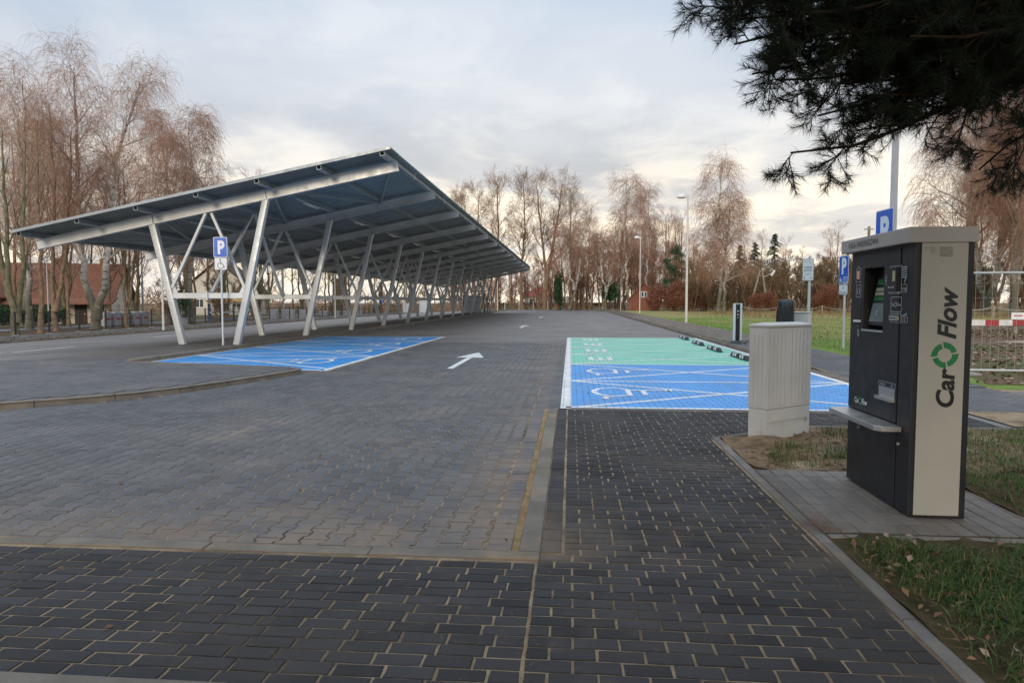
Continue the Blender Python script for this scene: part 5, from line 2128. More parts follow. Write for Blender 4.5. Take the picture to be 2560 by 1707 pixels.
pp_ = pallet_proto()
names = ['nearest', 'second', 'third', 'fourth', 'farthest']
for i in range(5):
    lab_ = '%s wrapped paving pallet with red label strip in the row by the twin birch' % names[i]
    loc = (-40.6 + 0.08 * i, 56.2 + i * 1.22, -0.815)
    if i == 0:
        pp_['label'] = lab_
        pp_.location = loc
    else:
        dup(pp_, loc, random.uniform(-0.06, 0.06), lab_)
for i in range(4):
    lab_ = 'pale wrapped pallet in the group behind the fence, seen under the second carport frame'
    t = dup(pp_, (-35.0 + i * 1.05, 78.0 + (i % 2) * 1.2, -0.8), 0.2, lab_, 0.95)
    t['group'] = 'wrapped pallets behind the fence under the second frame'
    for c in t.children:
        if c.name.startswith('wrapped'):
            for g in list(c.children):
                bpy.data.objects.remove(g)
for i in range(4):
    lab_ = 'low pale wrapped stack behind the fence, seen under the third carport frame'
    t = dup(pp_, (-37.6 + i * 1.3, 101.5 + i * 1.6, -0.8), 0.1, lab_, (1.2, 1.2, 0.6))
    t['group'] = 'low stacks behind the fence under the third frame'
    for c in t.children:
        if c.name.startswith('wrapped'):
            for g in list(c.children):
                bpy.data.objects.remove(g)

# bus shelter
bsx = thing('bus_shelter', 'blue framed bus shelter with orange roof across the side road', 'bus shelter', (-39.4, 75.6, -0.8), math.radians(30))
for x in (-2.0, -0.65, 0.65, 2.0):
    for y in (-0.65, 0.65):
        if y < 0 and abs(x) < 1:
            continue
        MB().bb(x - 0.06, x + 0.06, y - 0.06, y + 0.06, 0.0, 2.2).build('post', 'shelter_blue', bsx)
for x0, x1 in ((-1.93, -0.72), (-0.58, 0.58), (0.72, 1.93)):
    MB().bb(x0, x1, 0.64, 0.655, 0.25, 2.05).build('glass_pane', 'glass', bsx)
    MB().bb(x0, x1, 0.60, 0.70, 0.12, 0.24).build('bottom_rail', 'shelter_blue', bsx)
    MB().bb(x0, x1, 0.58, 0.62, 0.92, 1.10).build('glass_band', 'sign_white', bsx)
for x in (-2.0, 2.0):
    MB().bb(x - 0.008, x + 0.008, -0.58, 0.58, 0.25, 2.05).build('glass_pane', 'glass', bsx)
MB().bb(-1.9, 1.9, 0.15, 0.5, 0.45, 0.50).build('bench', 'shelter_orange', bsx)
MB().bb(-2.1, 2.1, -0.75, -0.68, 2.02, 2.2).build('name_board', 'sign_white', bsx)
rv = []
n = 9
for x in (-2.25, 2.25):
    for i in range(n):
        a = math.pi * i / (n - 1)
        rv.append((x, -0.95 * math.cos(a), 2.22 + 0.32 * math.sin(a)))
rfc = [(i, i + 1, n + i + 1, n + i) for i in range(n - 1)] + [tuple(range(n))[::-1], tuple(range(n, 2 * n)), (0, n, 2 * n - 1, n - 1)]
link('shelter_roof', recalc(MB().add(rv, rfc).mesh('shelter_roof')), 'shelter_orange', bsx)

# yellow railing, bins, signs farther along the street
ra = thing('yellow_railing', 'yellow pipe railing along the street beyond the carport', 'railing', (-43.5, 115.5, -0.8))
rd = Vector((10.5, 14.0, 0))
for i in range(17):
    p = rd * (i / 16)
    MB().tube((p.x, p.y, 0), (p.x, p.y, 1.1), 0.035, 0.035, 6).build('railing_post', 'yellow', ra)
for z in (0.55, 1.1):
    MB().tube((0, 0, z), (rd.x, rd.y, z), 0.032, 0.032, 6).build('rail', 'yellow', ra)
wb = thing('waste_bin', 'dark wheeled bin beside the yellow railing', 'waste bin', (-36.6, 127, -0.8), 0.3)
MB().bb(-0.6, 0.6, -0.5, 0.5, 0.15, 1.2).build('bin_body', 'fence_dark', wb, bevel=0.05)
MB().bb(-0.64, 0.64, -0.55, 0.55, 1.21, 1.33).build('bin_lid', 'black', wb, bevel=0.03)
for x in (-0.5, 0.5):
    MB().tube((x, -0.3, 0.1), (x + 0.05, -0.3, 0.1), 0.1, 0.1, 10).build('wheel', 'rubber', wb)
wb2 = thing('waste_bin', 'bright orange bin beside the dark wheeled bin', 'waste bin', (-35.0, 126.2, -0.8), 0.3)
MB().tube((0, 0, 0.05), (0, 0, 1.2), 0.42, 0.5, 12).build('bin_body', 'orange', wb2, smooth=True)
MB().tube((0, 0, 1.2), (0, 0, 1.36), 0.52, 0.3, 12).build('bin_lid', 'orange', wb2)
for i, (x, y, lb) in enumerate(((-34.6, 95.6, 'round road sign seen from behind, right of the second carport frame'), (-36.4, 116, 'round road sign seen from behind, left of the yellow railing bins'))):
    t = thing('round_sign', lb, 'sign', (x, y, -0.8), 0.3)
    MB().tube((0, 0, 0), (0, 0, 3.0), 0.035, 0.035, 8).build('post', 'galv', t)
    MB().tube((0, -0.045, 2.6), (0, -0.035, 2.6), 0.42, 0.42, 24).build('sign_plate', 'sign_grey', t)
bsn = thing('bus_stop_sign', 'small blue bus stop plate on a post near the bins', 'sign', (-34.2, 122, -0.8), 0.2)
MB().tube((0, 0, 0), (0, 0, 2.9), 0.035, 0.035, 8).build('post', 'galv', bsn)
MB().bb(-0.3, 0.3, -0.05, -0.04, 2.1, 2.75).build('sign_plate', 'sign_blue', bsn)
MB().bb(-0.24, 0.24, -0.056, -0.051, 2.42, 2.68).build('pictogram', 'sign_white', bsn)

# cabinets and shed under the far end of the carport
bk = thing('bicycle_locker', 'grey locker with brown end panel and black gate under the far carport frames', 'locker', (-11.7, 80.6, 0.116))
MB().bb(-1.0, 0.9, 0, 1.2, 0, 2.05).build('housing', 'sign_grey', bk, bevel=0.01)
MB().bb(-1.1, -1.005, -0.02, 1.2, 0, 2.1).build('end_panel', 'wood_dark', bk)
for x in (0.95, 1.45, 1.9):
    MB().bb(x - 0.04, x + 0.04, -0.05, 0.05, 0, 2.15).build('gate_post', 'black', bk)
MB().bb(0.9, 1.95, -0.04, 0.04, 2.16, 2.24).build('gate_rail', 'black', bk)
MB().bb(0.9, 1.95, -0.03, 0.03, 0.2, 0.26).build('gate_rail', 'black', bk)
for i, (x, y) in enumerate(((-29.6, 122), (-27.0, 124))):
    t = thing('utility_box', ['white utility box by the street, left of the far frames', 'white utility box with grey top by the street, right of its twin'][i], 'cabinet', (x, y, -0.6))
    MB().bb(-0.7, 0.7, -0.4, 0.4, 0, 1.7 + 0.5 * i).build('housing', 'white_metal', t, bevel=0.02)
    MB().bb(-0.75, 0.75, -0.45, 0.45, 1.71 + 0.5 * i, 1.8 + 0.5 * i).build('roof', 'sign_grey', t)


# ================================================================== BUILDINGS
def gable_roof(x0, x1, y0, y1, ze, zr, ov=0.4, along='x', th=0.16):
    """solid gable roof with overhang"""
    if along == 'x':
        ym = (y0 + y1) / 2
        s = (zr - ze) / (ym - y0)
        a = [(x, y, z) for x in (x0 - ov, x1 + ov) for y, z in ((y0 - ov, ze - s * ov), (ym, zr), (y1 + ov, ze - s * ov), (y1 + ov, ze - s * ov - th), (ym, zr - th), (y0 - ov, ze - s * ov - th))]
    else:
        xm = (x0 + x1) / 2
        s = (zr - ze) / (xm - x0)
        a = [(x, y, z) for y in (y0 - ov, y1 + ov) for x, z in ((x0 - ov, ze - s * ov), (xm, zr), (x1 + ov, ze - s * ov), (x1 + ov, ze - s * ov - th), (xm, zr - th), (x0 - ov, ze - s * ov - th))]
    fs = [(0, 1, 7, 6), (1, 2, 8, 7), (2, 3, 9, 8), (3, 4, 10, 9), (4, 5, 11, 10), (5, 0, 6, 11), (0, 5, 4, 1), (1, 4, 3, 2), (6, 7, 10, 11), (7, 8, 9, 10)]
    return MB().add(a, fs)


def gable_walls(x0, x1, y0, y1, zb, ze, zr, along='x'):
    if along == 'x':
        ym = (y0 + y1) / 2
        v = []
        for x in (x0, x1):
            v += [(x, y0, zb), (x, y1, zb), (x, y1, ze), (x, ym, zr), (x, y0, ze)]
    else:
        xm = (x0 + x1) / 2
        v = []
        for y in (y0, y1):
            v += [(x0, y, zb), (x1, y, zb), (x1, y, ze), (xm, y, zr), (x0, y, ze)]
    fs = [(0, 1, 2, 3, 4), (9, 8, 7, 6, 5), (0, 5, 6, 1), (1, 6, 7, 2), (2, 7, 8, 3), (3, 8, 9, 4), (4, 9, 5, 0)]
    return MB().add(v, fs)


def window(root, c, w, h, axis='y', sgn=-1, m='window'):
    """window on a wall facing along axis"""
    if axis == 'y':
        y = c[1] + sgn * 0.03
        o = MB().bb(c[0] - w / 2, c[0] + w / 2, min(y, y - sgn * 0.05), max(y, y - sgn * 0.05), c[2] - h / 2, c[2] + h / 2).build('window', 'white_metal', root)
        y2 = y + sgn * 0.006
        for s_ in (-1, 1):
            MB().bb(c[0] + s_ * w / 4 - w / 4 + 0.05, c[0] + s_ * w / 4 + w / 4 - 0.05, min(y2, y2 - sgn * 0.004), max(y2, y2 - sgn * 0.004), c[2] - h / 2 + 0.06, c[2] + h / 2 - 0.06).build('pane', m, o)
    else:
        x = c[0] + sgn * 0.03
        o = MB().bb(min(x, x - sgn * 0.05), max(x, x - sgn * 0.05), c[1] - w / 2, c[1] + w / 2, c[2] - h / 2, c[2] + h / 2).build('window', 'white_metal', root)
        x2 = x + sgn * 0.006
        for s_ in (-1, 1):
            MB().bb(min(x2, x2 - sgn * 0.004), max(x2, x2 - sgn * 0.004), c[1] + s_ * w / 4 - w / 4 + 0.05, c[1] + s_ * w / 4 + w / 4 - 0.05, c[2] - h / 2 + 0.06, c[2] + h / 2 - 0.06).build('pane', m, o)
    return o


# red-roofed house on the left
hs = thing('house', 'cream house with red tiled roofs behind the trees on the far left', 'house', (-53.0, 66.0, -0.85), math.radians(22))
link('wall', recalc(gable_walls(-8, 5.2, 0, 9, 0, 2.75, 6.2, 'x').mesh('wall')), 'wall_white', hs)
rf = link('roof', recalc(gable_roof(-8, 5.2, 0, 9, 2.98, 6.45, 0.6, 'x').mesh('roof')), 'tile_red', hs)
MB().bb(-1.2, -0.4, 5.0, 5.8, 4.9, 7.0).build('chimney', 'tile_red', rf)
MB().bb(3.6, 4.3, 3.0, 3.7, 4.9, 6.9).build('chimney', 'tile_red', rf)
link('wing_wall', recalc(gable_walls(-9.8, -4.2, -3.2, 2.2, 0, 2.9, 5.0, 'y').mesh('wing_wall')), 'wall_white', hs)
link('wing_roof', recalc(gable_roof(-9.8, -4.2, -3.2, 2.2, 3.1, 5.22, 0.5, 'y').mesh('wing_roof')), 'tile_red', hs)
MB().add([(-4.0, -0.02, 2.75), (5.9, -0.02, 2.75), (5.9, -2.2, 2.15), (-4.0, -2.2, 2.15), (-4.0, -0.02, 2.6), (5.9, -0.02, 2.6), (5.9, -2.2, 2.0), (-4.0, -2.2, 2.0)],
         [(0, 3, 2, 1), (4, 5, 6, 7), (0, 1, 5, 4), (1, 2, 6, 5), (2, 3, 7, 6), (3, 0, 4, 7)]).build('porch_roof', 'tile_red', hs)
dr = MB().bb(1.9, 3.0, -0.06, -0.004, 0.0, 2.0).build('door', 'wood_dark', hs)
MB().bb(2.8, 2.86, -0.09, -0.062, 0.95, 1.08).build('handle', 'steel', dr)
window(hs, (-1.6, 0.0, 1.45), 1.3, 1.2)
window(hs, (4.2, 0.0, 1.45), 0.9, 1.2)
window(hs, (-7.0, -3.2, 1.5), 1.4, 1.3)
window(hs, (5.2, 3.2, 1.5), 1.2, 1.2, 'x', 1)
window(hs, (5.2, 4.5, 4.2), 1.0, 1.1, 'x', 1)
h2 = thing('house', 'pale house with steep brown roof behind the side road, seen under the carport', 'house', (-60, 112, -0.85), math.radians(12))
link('wall', recalc(gable_walls(-6, 6, 0, 10, 0, 4.0, 9.0, 'y').mesh('wall')), 'wall_white', h2)
link('roof', recalc(gable_roof(-6, 6, 0, 10, 4.25, 9.3, 0.5, 'y').mesh('roof')), 'wood_dark', h2)
for x in (-3, 0, 3):
    window(h2, (x, 0, 2.0), 1.3, 1.4)
window(h2, (0, 0, 5.6), 1.3, 1.3)
h3 = thing('house', 'white bungalow with crimson hipped roof beyond the end of the drive', 'house', (-6.5, 172, -0.2))
MB().bb(-5.2, 7.0, 0, 9, 0, 2.9).build('wall', 'wall_white', h3)
rv = [(-5.7, -0.5, 2.9), (3.2, -0.5, 2.9), (3.2, 9.5, 2.9), (-5.7, 9.5, 2.9), (-2.6, 4.5, 5.3), (0.3, 4.5, 5.3)]
rf3 = link('roof', recalc(MB().add(rv, [(3, 2, 1, 0), (0, 1, 5, 4), (1, 2, 5), (2, 3, 4, 5), (3, 0, 4)]).mesh('roof')), 'tile_far', h3)
MB().bb(4.0, 4.6, 3, 3.6, 2.9, 4.4).build('chimney', 'wall_white', h3)
window(h3, (-3.2, 0, 1.7), 1.4, 1.2)
window(h3, (0.6, 0, 1.7), 1.2, 1.2)
bw_ = thing('boundary_wall', 'dark brown boundary wall in front of the far white bungalow', 'wall', (-6.0, 160, -0.1))
for i in range(8):
    MB().bb(-14 + i * 4.02, -10 + i * 4.02 - 0.02, 0, 0.25, 0, 1.25).build('wall_panel', 'wood_dark', bw_)
ff = thing('end_fence', 'faint wire fence across the far end of the drive', 'fence', (-14, 119, 0.0))
for i in range(14):
    MB().bb(i * 2.5 - 0.03, i * 2.5 + 0.03, -0.03, 0.03, 0, 1.5).build('fence_post', 'galv', ff)
for z in (0.1, 0.8, 1.45):
    MB().bb(0, 32.5, -0.012, 0.012, z - 0.012, z + 0.012).build('wire', 'fence_dark', ff)
# red-brown shed
sh_ = thing('garden_shed', 'red-brown wooden shed with a steep gable beside the brown hedge', 'shed', (9.9, 94.0, 0.2), math.radians(-8))
link('wall', recalc(gable_walls(-1.9, 1.9, 0, 6, 0, 1.6, 3.6, 'y').mesh('wall')), 'wood_red', sh_)
link('roof', recalc(gable_roof(-1.9, 1.9, 0, 6, 1.78, 3.82, 0.25, 'y', 0.12).mesh('roof')), 'wood_red', sh_)
window(sh_, (0.0, 0, 2.2), 0.8, 0.8)
for i in range(9):
    x = -1.8 + i * 0.45
    MB().bb(x - 0.215, x + 0.215, -0.025, -0.002, 0.05, 1.55).build('plank', 'wood_red', sh_)

# ================================================================== RIGHT: barrier, fence panel, rope fence, poles
bar = thing('barrier', 'red and white striped barrier bar on low wooden posts at the right edge', 'barrier', (13.6, 29.2, 0.22))
L_ = 0.52
for i in range(14):
    MB().bb(i * L_, i * L_ + L_ - 0.002, -0.04, 0.04, 0.27, 0.50).build('bar_stripe', 'bar_red' if i % 2 == 0 else 'bar_white', bar)
for x in (0.4, 4.35, 6.9):
    MB().bb(x - 0.07, x + 0.07, 0.045, 0.17, -0.2, 0.62).build('barrier_post', 'wood_grey', bar, bevel=0.01)
MB().bb(4.1, 4.62, -0.05, -0.042, 0.52, 0.80).build('notice', 'sign_white', bar)
MB().bb(4.2, 4.52, -0.056, -0.051, 0.65, 0.70).build('notice_print', 'print_red', bar)
tf = thing('fence_panel', 'tubular temporary fence panel with wire mesh right of the payment machine', 'fence', (7.5, 13.6, 0.03), math.radians(-4))
for z in (0.14, 1.97):
    MB().tube((0, 0, z), (3.5, 0, z), 0.02, 0.02, 10).build('tube_rail', 'galv', tf)
for x in (0.0, 3.5):
    MB().tube((x, 0, 0.0), (x, 0, 2.0), 0.021, 0.021, 10).build('tube_post', 'galv', tf)
    MB().bb(x - 0.12, x + 0.12, -0.3, 0.3, -0.03, 0.10).build('fence_foot', 'plinth', tf)
mw = MB()
for i in range(24):
    x = 0.1 + i * 0.1435
    mw.bb(x - 0.0013, x + 0.0013, -0.0013, 0.0013, 0.16, 1.95)
for i in range(6):
    z = 0.38 + i * 0.28
    mw.bb(0.02, 3.48, -0.0011, 0.0011, z - 0.001, z + 0.001)
mw.build('wire_mesh', 'galv', tf)
rp = thing('rope_fence', 'low rope fence on wooden posts along the back of the meadow', 'fence', (14.0, 58.0, 0.2))
pts = []
for i in range(9):
    p = Vector((i * 3.2, -i * 0.2, 0))
    pts.append(p)
    MB().tube((p.x, p.y, -0.1), (p.x, p.y, 0.95), 0.06, 0.05, 8).build('rope_post', 'wood_grey', rp)
for a, b in zip(pts[:-1], pts[1:]):
    P_ = np.array([[a.x + (b.x - a.x) * t, a.y + (b.y - a.y) * t, 0.88 - 0.28 * 4 * t * (1 - t)] for t in np.linspace(0, 1, 9)])[None]
    link('rope', paths_mesh('rope', [(P_, np.full((1, 9), 0.016), 5)]), 'rope', rp)
rp2 = thing('rope_fence', 'sagging rope fence between posts below the right-hand birches', 'fence', (24.0, 46.0, 0.2))
pts = []
for i in range(6):
    p = Vector((i * 3.0, 0.3 * i, 0))
    pts.append(p)
    MB().tube((p.x, p.y, -0.1), (p.x, p.y, 0.95), 0.07, 0.06, 8).build('rope_post', 'wood_grey', rp2)
for a, b in zip(pts[:-1], pts[1:]):
    P_ = np.array([[a.x + (b.x - a.x) * t, a.y + (b.y - a.y) * t, 0.88 - 0.2 * 4 * t * (1 - t)] for t in np.linspace(0, 1, 9)])[None]
    link('rope', paths_mesh('rope', [(P_, np.full((1, 9), 0.018), 5)]), 'rope', rp2)
ap_ = thing('a_frame_pole', 'wooden A-frame utility pole with a white street lamp before the spruces', 'utility pole', (22.6, 84, 0.2))
MB().tube((-1.35, 0, -0.1), (-0.1, 0, 5.0), 0.13, 0.10, 8).build('pole_leg', 'wood_grey', ap_, smooth=True)
MB().tube((0.95, 0, -0.1), (0.1, 0, 5.0), 0.13, 0.10, 8).build('pole_leg', 'wood_grey', ap_, smooth=True)
MB().bar((-0.5, 0, 4.3), (0.5, 0, 4.3), 0.08, 0.1).build('crossarm', 'wood_grey', ap_)
MB().tube((0.3, 0, 4.1), (1.4, 0, 4.7), 0.03, 0.03, 6).build('lamp_arm', 'galv', ap_)
MB().bar((1.15, -0.05, 4.3), (1.55, -0.05, 4.95), 0.26, 0.2).build('lamp_head', 'white_metal', ap_, bevel=0.04)
up2 = pole_plain((31.5, 76, 0.2), 9.2, 0.2, 'tall wooden pole right of the notice board, among the birches', 'wood_grey', group=None)
del_g = up2

litter = grid_sheet(7.1, 60, 12.4, 40, 130, 80, lambda X, Y: np.where((X < 7.4) | (Y > 39.2) | (X < 0.49 * Y + 0.6), meadow_z(X, Y) - 0.05, meadow_z(X, Y) + 0.02) * np.clip((Y - 12.0) / 3.0, 0, 1) + 0.004)
structure('leaf_litter', litter, 'ground')


# ================================================================== TREES
def tree_thing(name, label, cat, group, trunk_groups, crown_groups, m_trunk, m_crown, loc=(0, 0, 0), limb_groups=None, m_limb=None):
    t = thing(name, label, cat, loc, 0, group)
    link('trunk', paths_mesh('trunk', trunk_groups), m_trunk, t)
    if limb_groups:
        link('limbs', paths_mesh('limbs', limb_groups), m_limb, t)
    link('crown', paths_mesh('crown', crown_groups), m_crown, t)
    return t


def birch(stems, H, seed, n1=20, n2=8, n3=6, n4=4, r0=0.3, dens=1.0, droop=1.0, spread=1.0, t0=0.22, tw=0.0075):
    r = np.random.default_rng(seed)
    tr, li, cr = [], [], []
    for pts in stems:
        P, R = trunk_path(pts, r0, 0.035, 16, 0.10, r)
        tr.append((P, R, 9))
        L1, R1 = spawn(P, R, n1, t0, 0.98, (24, 48), (0.24 * H * spread, 0.36 * H * spread), 8, up=0.05, wob=0.10, rs=0.42, rmin=0.02, taper=0.3, shrink=0.72, r=r)
        li.append((L1, R1, 6))
        L2, R2 = spawn(L1, R1, n2, 0.18, 1.0, (25, 60), (0.10 * H, 0.17 * H), 6, up=0.03, droop=0.05, wob=0.13, rs=0.55, rmin=0.012, taper=0.4, shrink=0.45, r=r)
        L3, R3 = spawn(L2, R2, n3, 0.25, 1.0, (25, 60), (0.05 * H, 0.09 * H), 5, droop=0.50 * droop, wob=0.14, rs=0.6, rmin=0.009, taper=0.5, shrink=0.3, r=r)
        L4, R4 = spawn(L3, R3, n4, 0.2, 1.0, (20, 60), (0.055 * H, 0.125 * H), 3 if tw >= 0.008 else 4, droop=1.7 * droop, wob=0.08, rs=0.7, rmin=tw, taper=0.5, shrink=0.2, r=r)
        li.append((L2, R2, 4))
        cr += [(L3, R3, 3), (L4, R4, 3)]
    return tr, li, cr


def broad(stems, H, seed, n1=14, n2=8, n3=6, n4=4, r0=0.3, up=0.16, ang=(20, 42), t0=0.25, l1=(0.22, 0.34), tw=0.007, wob=0.08):
    r = np.random.default_rng(seed)
    tr, cr = [], []
    for pts in stems:
        P, R = trunk_path(pts, r0, 0.03, 14, 0.05, r)
        tr.append((P, R, 8))
        L1, R1 = spawn(P, R, n1, t0, 0.97, ang, (l1[0] * H, l1[1] * H), 7, up=up, wob=wob, rs=0.45, rmin=0.02, taper=0.3, shrink=0.6, r=r)
        tr.append((L1, R1, 5))
        L2, R2 = spawn(L1, R1, n2, 0.2, 1.0, (25, 55), (0.08 * H, 0.15 * H), 5, up=up * 0.7, wob=wob * 1.2, rs=0.55, rmin=0.012, taper=0.4, shrink=0.4, r=r)
        L3, R3 = spawn(L2, R2, n3, 0.2, 1.0, (25, 55), (0.04 * H, 0.075 * H), 4, up=up * 0.6, wob=0.15, rs=0.6, rmin=tw * 1.2, taper=0.5, shrink=0.3, r=r)
        cr += [(L2, R2, 4), (L3, R3, 3)]
        if n4:
            L4, R4 = spawn(L3, R3, n4, 0.2, 1.0, (25, 55), (0.02 * H, 0.045 * H), 3, up=0.08, wob=0.15, rs=0.7, rmin=tw, taper=0.6, shrink=0.2, r=r)
            cr.append((L4, R4, 3))
    return tr, cr


# --- the big birches on the left
tr, li, cr = birch([[(0, 0, 0), (0.1, 0, 1.0), (-0.5, 0, 2.4), (-1.3, 0.2, 8), (-1.0, 0, 20.6)], [(0.1, 0, 0.9), (0.6, 0, 2.5), (1.2, 0.2, 7), (2.2, 0, 13), (4.2, 0.3, 19.5)]], 20, 21, n1=20, n2=7, n3=6, n4=4, r0=0.31, spread=0.85, tw=0.0065)
big = tree_thing('birch_tree', 'huge twin-trunked birch with mossy fork behind the fence', 'tree', 'big birches left of the carport', tr, cr, 'birch', 'birch_twig', (-38.0, 51.7, -0.8), li, 'birch_limb')
tr, li, cr = birch([[(0, 0, 0), (0.2, 0, 5), (0.1, 0.2, 12), (0.3, 0, 20)]], 20, 33, n1=20, n2=7, n3=6, n4=4, r0=0.26, spread=0.8, tw=0.0065)
bB = tree_thing('birch_tree', 'tall birch with a reddish crown at the far left edge', 'tree', 'big birches left of the carport', tr, cr, 'birch', 'birch_twig', (-43.5, 51.5, -0.8), li, 'birch_limb')
bB.scale = (1.0, 1.0, 1.0)
tr, li, cr = birch([[(0, 0, 0), (-0.1, 0, 4), (0.3, 0, 10), (0.1, 0, 17)]], 17, 47, n1=20, n2=8, n3=6, n4=4, r0=0.2, spread=0.75, t0=0.25, tw=0.009)
bC = tree_thing('birch_tree', 'birch with a thin drooping crown right above the carport roof', 'tree', 'big birches left of the carport', tr, cr, 'birch', 'birch_twig', (-36.0, 62.5, -0.8), li, 'birch_limb')
bC.scale = (1.1, 1.1, 1.12)
dup(bC, (-40.5, 66, -0.8), 2.1, 'birch between the twin birch and the one above the carport roof', 1.15)
dup(bB, (-49.5, 58, -0.8), 1.3, 'birch behind the house roof at the far left edge', 0.95)
# --- brown trees on the left
tr, cr = broad([[(0, 0, 0), (0, 0, 1.2), (-0.7, 0, 4), (-1.2, 0, 12)], [(0.1, 0, 0.9), (0.5, 0.1, 3.5), (1.2, 0, 12.5)], [(0, 0, 1.0), (-0.1, -0.3, 4), (0.2, -0.6, 13)]], 13, 5, n1=6, n2=5, n3=5, n4=2, r0=0.20, up=0.2, tw=0.006)
tA = tree_thing('lime_tree', 'mossy tree with several upright stems at the left edge behind the fence', 'tree', 'bare trees behind the left fence', tr, cr, 'bark_moss', 'twig_brown', (-36.1, 41.6, -0.8))
tr, cr = broad([[(0, 0, 0), (0.2, 0, 4), (0.1, 0.1, 9), (0.4, 0, 15)]], 15, 9, n1=12, n2=7, n3=5, n4=3, r0=0.18, up=0.12)
tB = tree_thing('alder_tree', 'bare brown tree with a leaning trunk beside the mossy one', 'tree', 'bare trees behind the left fence', tr, cr, 'bark', 'twig_brown', (-37.9, 45.9, -0.8))
tr, cr = broad([[(0, 0, 0), (-0.2, 0, 5), (0.3, 0.1, 11), (0.1, 0, 17)], [(0, 0, 1.5), (0.9, 0.2, 6), (1.8, 0, 15)]], 17, 15, n1=9, n2=7, n3=5, n4=3, r0=0.18, up=0.14)
tC = tree_thing('alder_tree', 'bare two-stemmed brown tree in front of the house roof', 'tree', 'bare trees behind the left fence', tr, cr, 'bark', 'twig_red', (-39.2, 49.0, -0.8))
tB2 = dup(tB, (-44.0, 56.5, -0.8), 2.0, 'bare brown tree left of the house door', 0.85)
dup(tC, (-38.8, 56.8, -0.8), 1.0, 'bare brown tree just right of the twin birch', 0.8)
dup(tA, (-47.5, 60.5, -0.8), 0.8, 'bare mossy tree close to the house wall', 0.9)
lab_belt = 'bare brown tree in the belt across the side road, seen beneath the carport roof'
k = 0
rb = random.Random(3)
for i in range(34):
    t_ = i / 33
    x = -44 - 4 * math.sin(i * 1.7) - rb.uniform(0, 13) + t_ * 12
    y = 66 + t_ * 66 + rb.uniform(-4, 4)
    src = (tB, tC, tA)[i % 3]
    o = dup(src, (x, y, -0.85), rb.uniform(0, 6.28), lab_belt, rb.uniform(0.8, 1.15))
    o['group'] = 'belt of bare trees across the side road'

# --- tall poplars beyond the end of the drive
tr, cr = broad([[(0, 0, 0), (0.2, 0, 5), (-0.4, 0, 12), (-1.6, 0, 23)], [(0.1, 0, 3.5), (1.0, 0, 9), (2.2, 0.3, 16), (3.0, 0, 22)]], 23, 61, n1=13, n2=8, n3=6, n4=3, r0=0.36, up=0.10, ang=(24, 50), tw=0.012, l1=(0.16, 0.28), wob=0.14)
pA = tree_thing('poplar_tree', 'tall forked bare poplar right beside the far corner of the carport', 'tree', 'tall bare trees beyond the drive', tr, cr, 'bark', 'twig_brown', (-4.6, 121, -0.1))
tr, cr = broad([[(0, 0, 0), (-0.3, 0, 6), (0.5, 0, 14), (0.2, 0, 23)]], 23, 73, n1=18, n2=8, n3=6, n4=3, r0=0.34, up=0.10, ang=(26, 52), tw=0.012, l1=(0.18, 0.30), wob=0.15, t0=0.3)
pB = tree_thing('poplar_tree', 'tall bare poplar with mistletoe behind the carport eaves', 'tree', 'tall bare trees beyond the drive', tr, cr, 'bark', 'twig_brown', (-8.8, 124, -0.1))
for i, (src, x, y, sc_, lb) in enumerate((
        (pB, -13.2, 122, 0.98, 'tall bare poplar above the carport eaves, second from the left'),
        (pA, -17.8, 126, 0.95, 'leftmost tall bare poplar above the carport eaves'),
        (pB, 0.2, 126, 0.92, 'tall bare poplar straight above the end of the drive'),
        (pA, -22.5, 130, 0.9, 'tall bare tree mostly hidden behind the carport roof'),
        (pB, 3.2, 132, 0.72, 'shorter bare poplar left of the slanting birch'))):
    dup(src, (x, y, -0.1), 1.1 + i * 1.3, lb, sc_)
mi = link('mistletoe', np_mesh('mistletoe', *quads_cloud(np.array([0, 0, 0]) + norm(rng.normal(size=(700, 3))) * rng.random((700, 1)) ** 0.4 * 0.75, rng.normal(size=(700, 3)), (0.10, 0.2))), 'thicket', None, (-8.4, 123.6, 13.2))
tag(mi, 'round clump of mistletoe in the poplar above the carport eaves', 'mistletoe')

# --- slanting birches and pale birches around the end of the meadow
tr, li, cr = birch([[(0, 0, 0), (0.9, 0, 3.5), (1.7, 0, 7.5), (2.6, 0, 15.5)], [(0.75, 0, 3.2), (0.1, 0.2, 6), (-0.8, 0, 13)]], 15.5, 81, n1=15, n2=6, n3=5, n4=3, r0=0.22, spread=0.75, droop=0.35, tw=0.011)
bD = tree_thing('birch_tree', 'slanting white birch at the end of the drive right of the ivy', 'tree', 'birches round the end of the meadow', tr, cr, 'birch', 'birch_twig', (-0.2, 108, 0.0), li, 'birch_limb')
dup(bD, (4.9, 107, 0.0), 0.5, 'second slanting white birch right of the first', 0.9)
tr, li, cr = birch([[(0, 0, 0), (-0.2, 0, 5), (-0.6, 0, 11), (-0.4, 0, 20)]], 20, 93, n1=20, n2=7, n3=5, n4=4, r0=0.22, spread=0.62, droop=0.8, tw=0.011)
bE = tree_thing('birch_tree', 'upright pale birch left of the shed, its top above its neighbours', 'tree', 'birches round the end of the meadow', tr, cr, 'birch', 'birch_twig', (8.9, 108, 0.1), li, 'birch_limb')
dup(bE, (11.9, 111, 0.1), 2.4, 'pale birch close to the shed, second from the left', 0.93)
tr, li, cr = birch([[(0, 0, 0), (0.1, 0, 4), (-0.1, 0, 10), (0.0, 0, 18.2)], [(0.55, 0.1, 0), (0.7, 0, 4), (0.9, 0.2, 8), (1.1, 0, 13)]], 17.5, 101, n1=20, n2=7, n3=6, n4=4, r0=0.22, spread=0.78, droop=0.9, t0=0.16, tw=0.008)
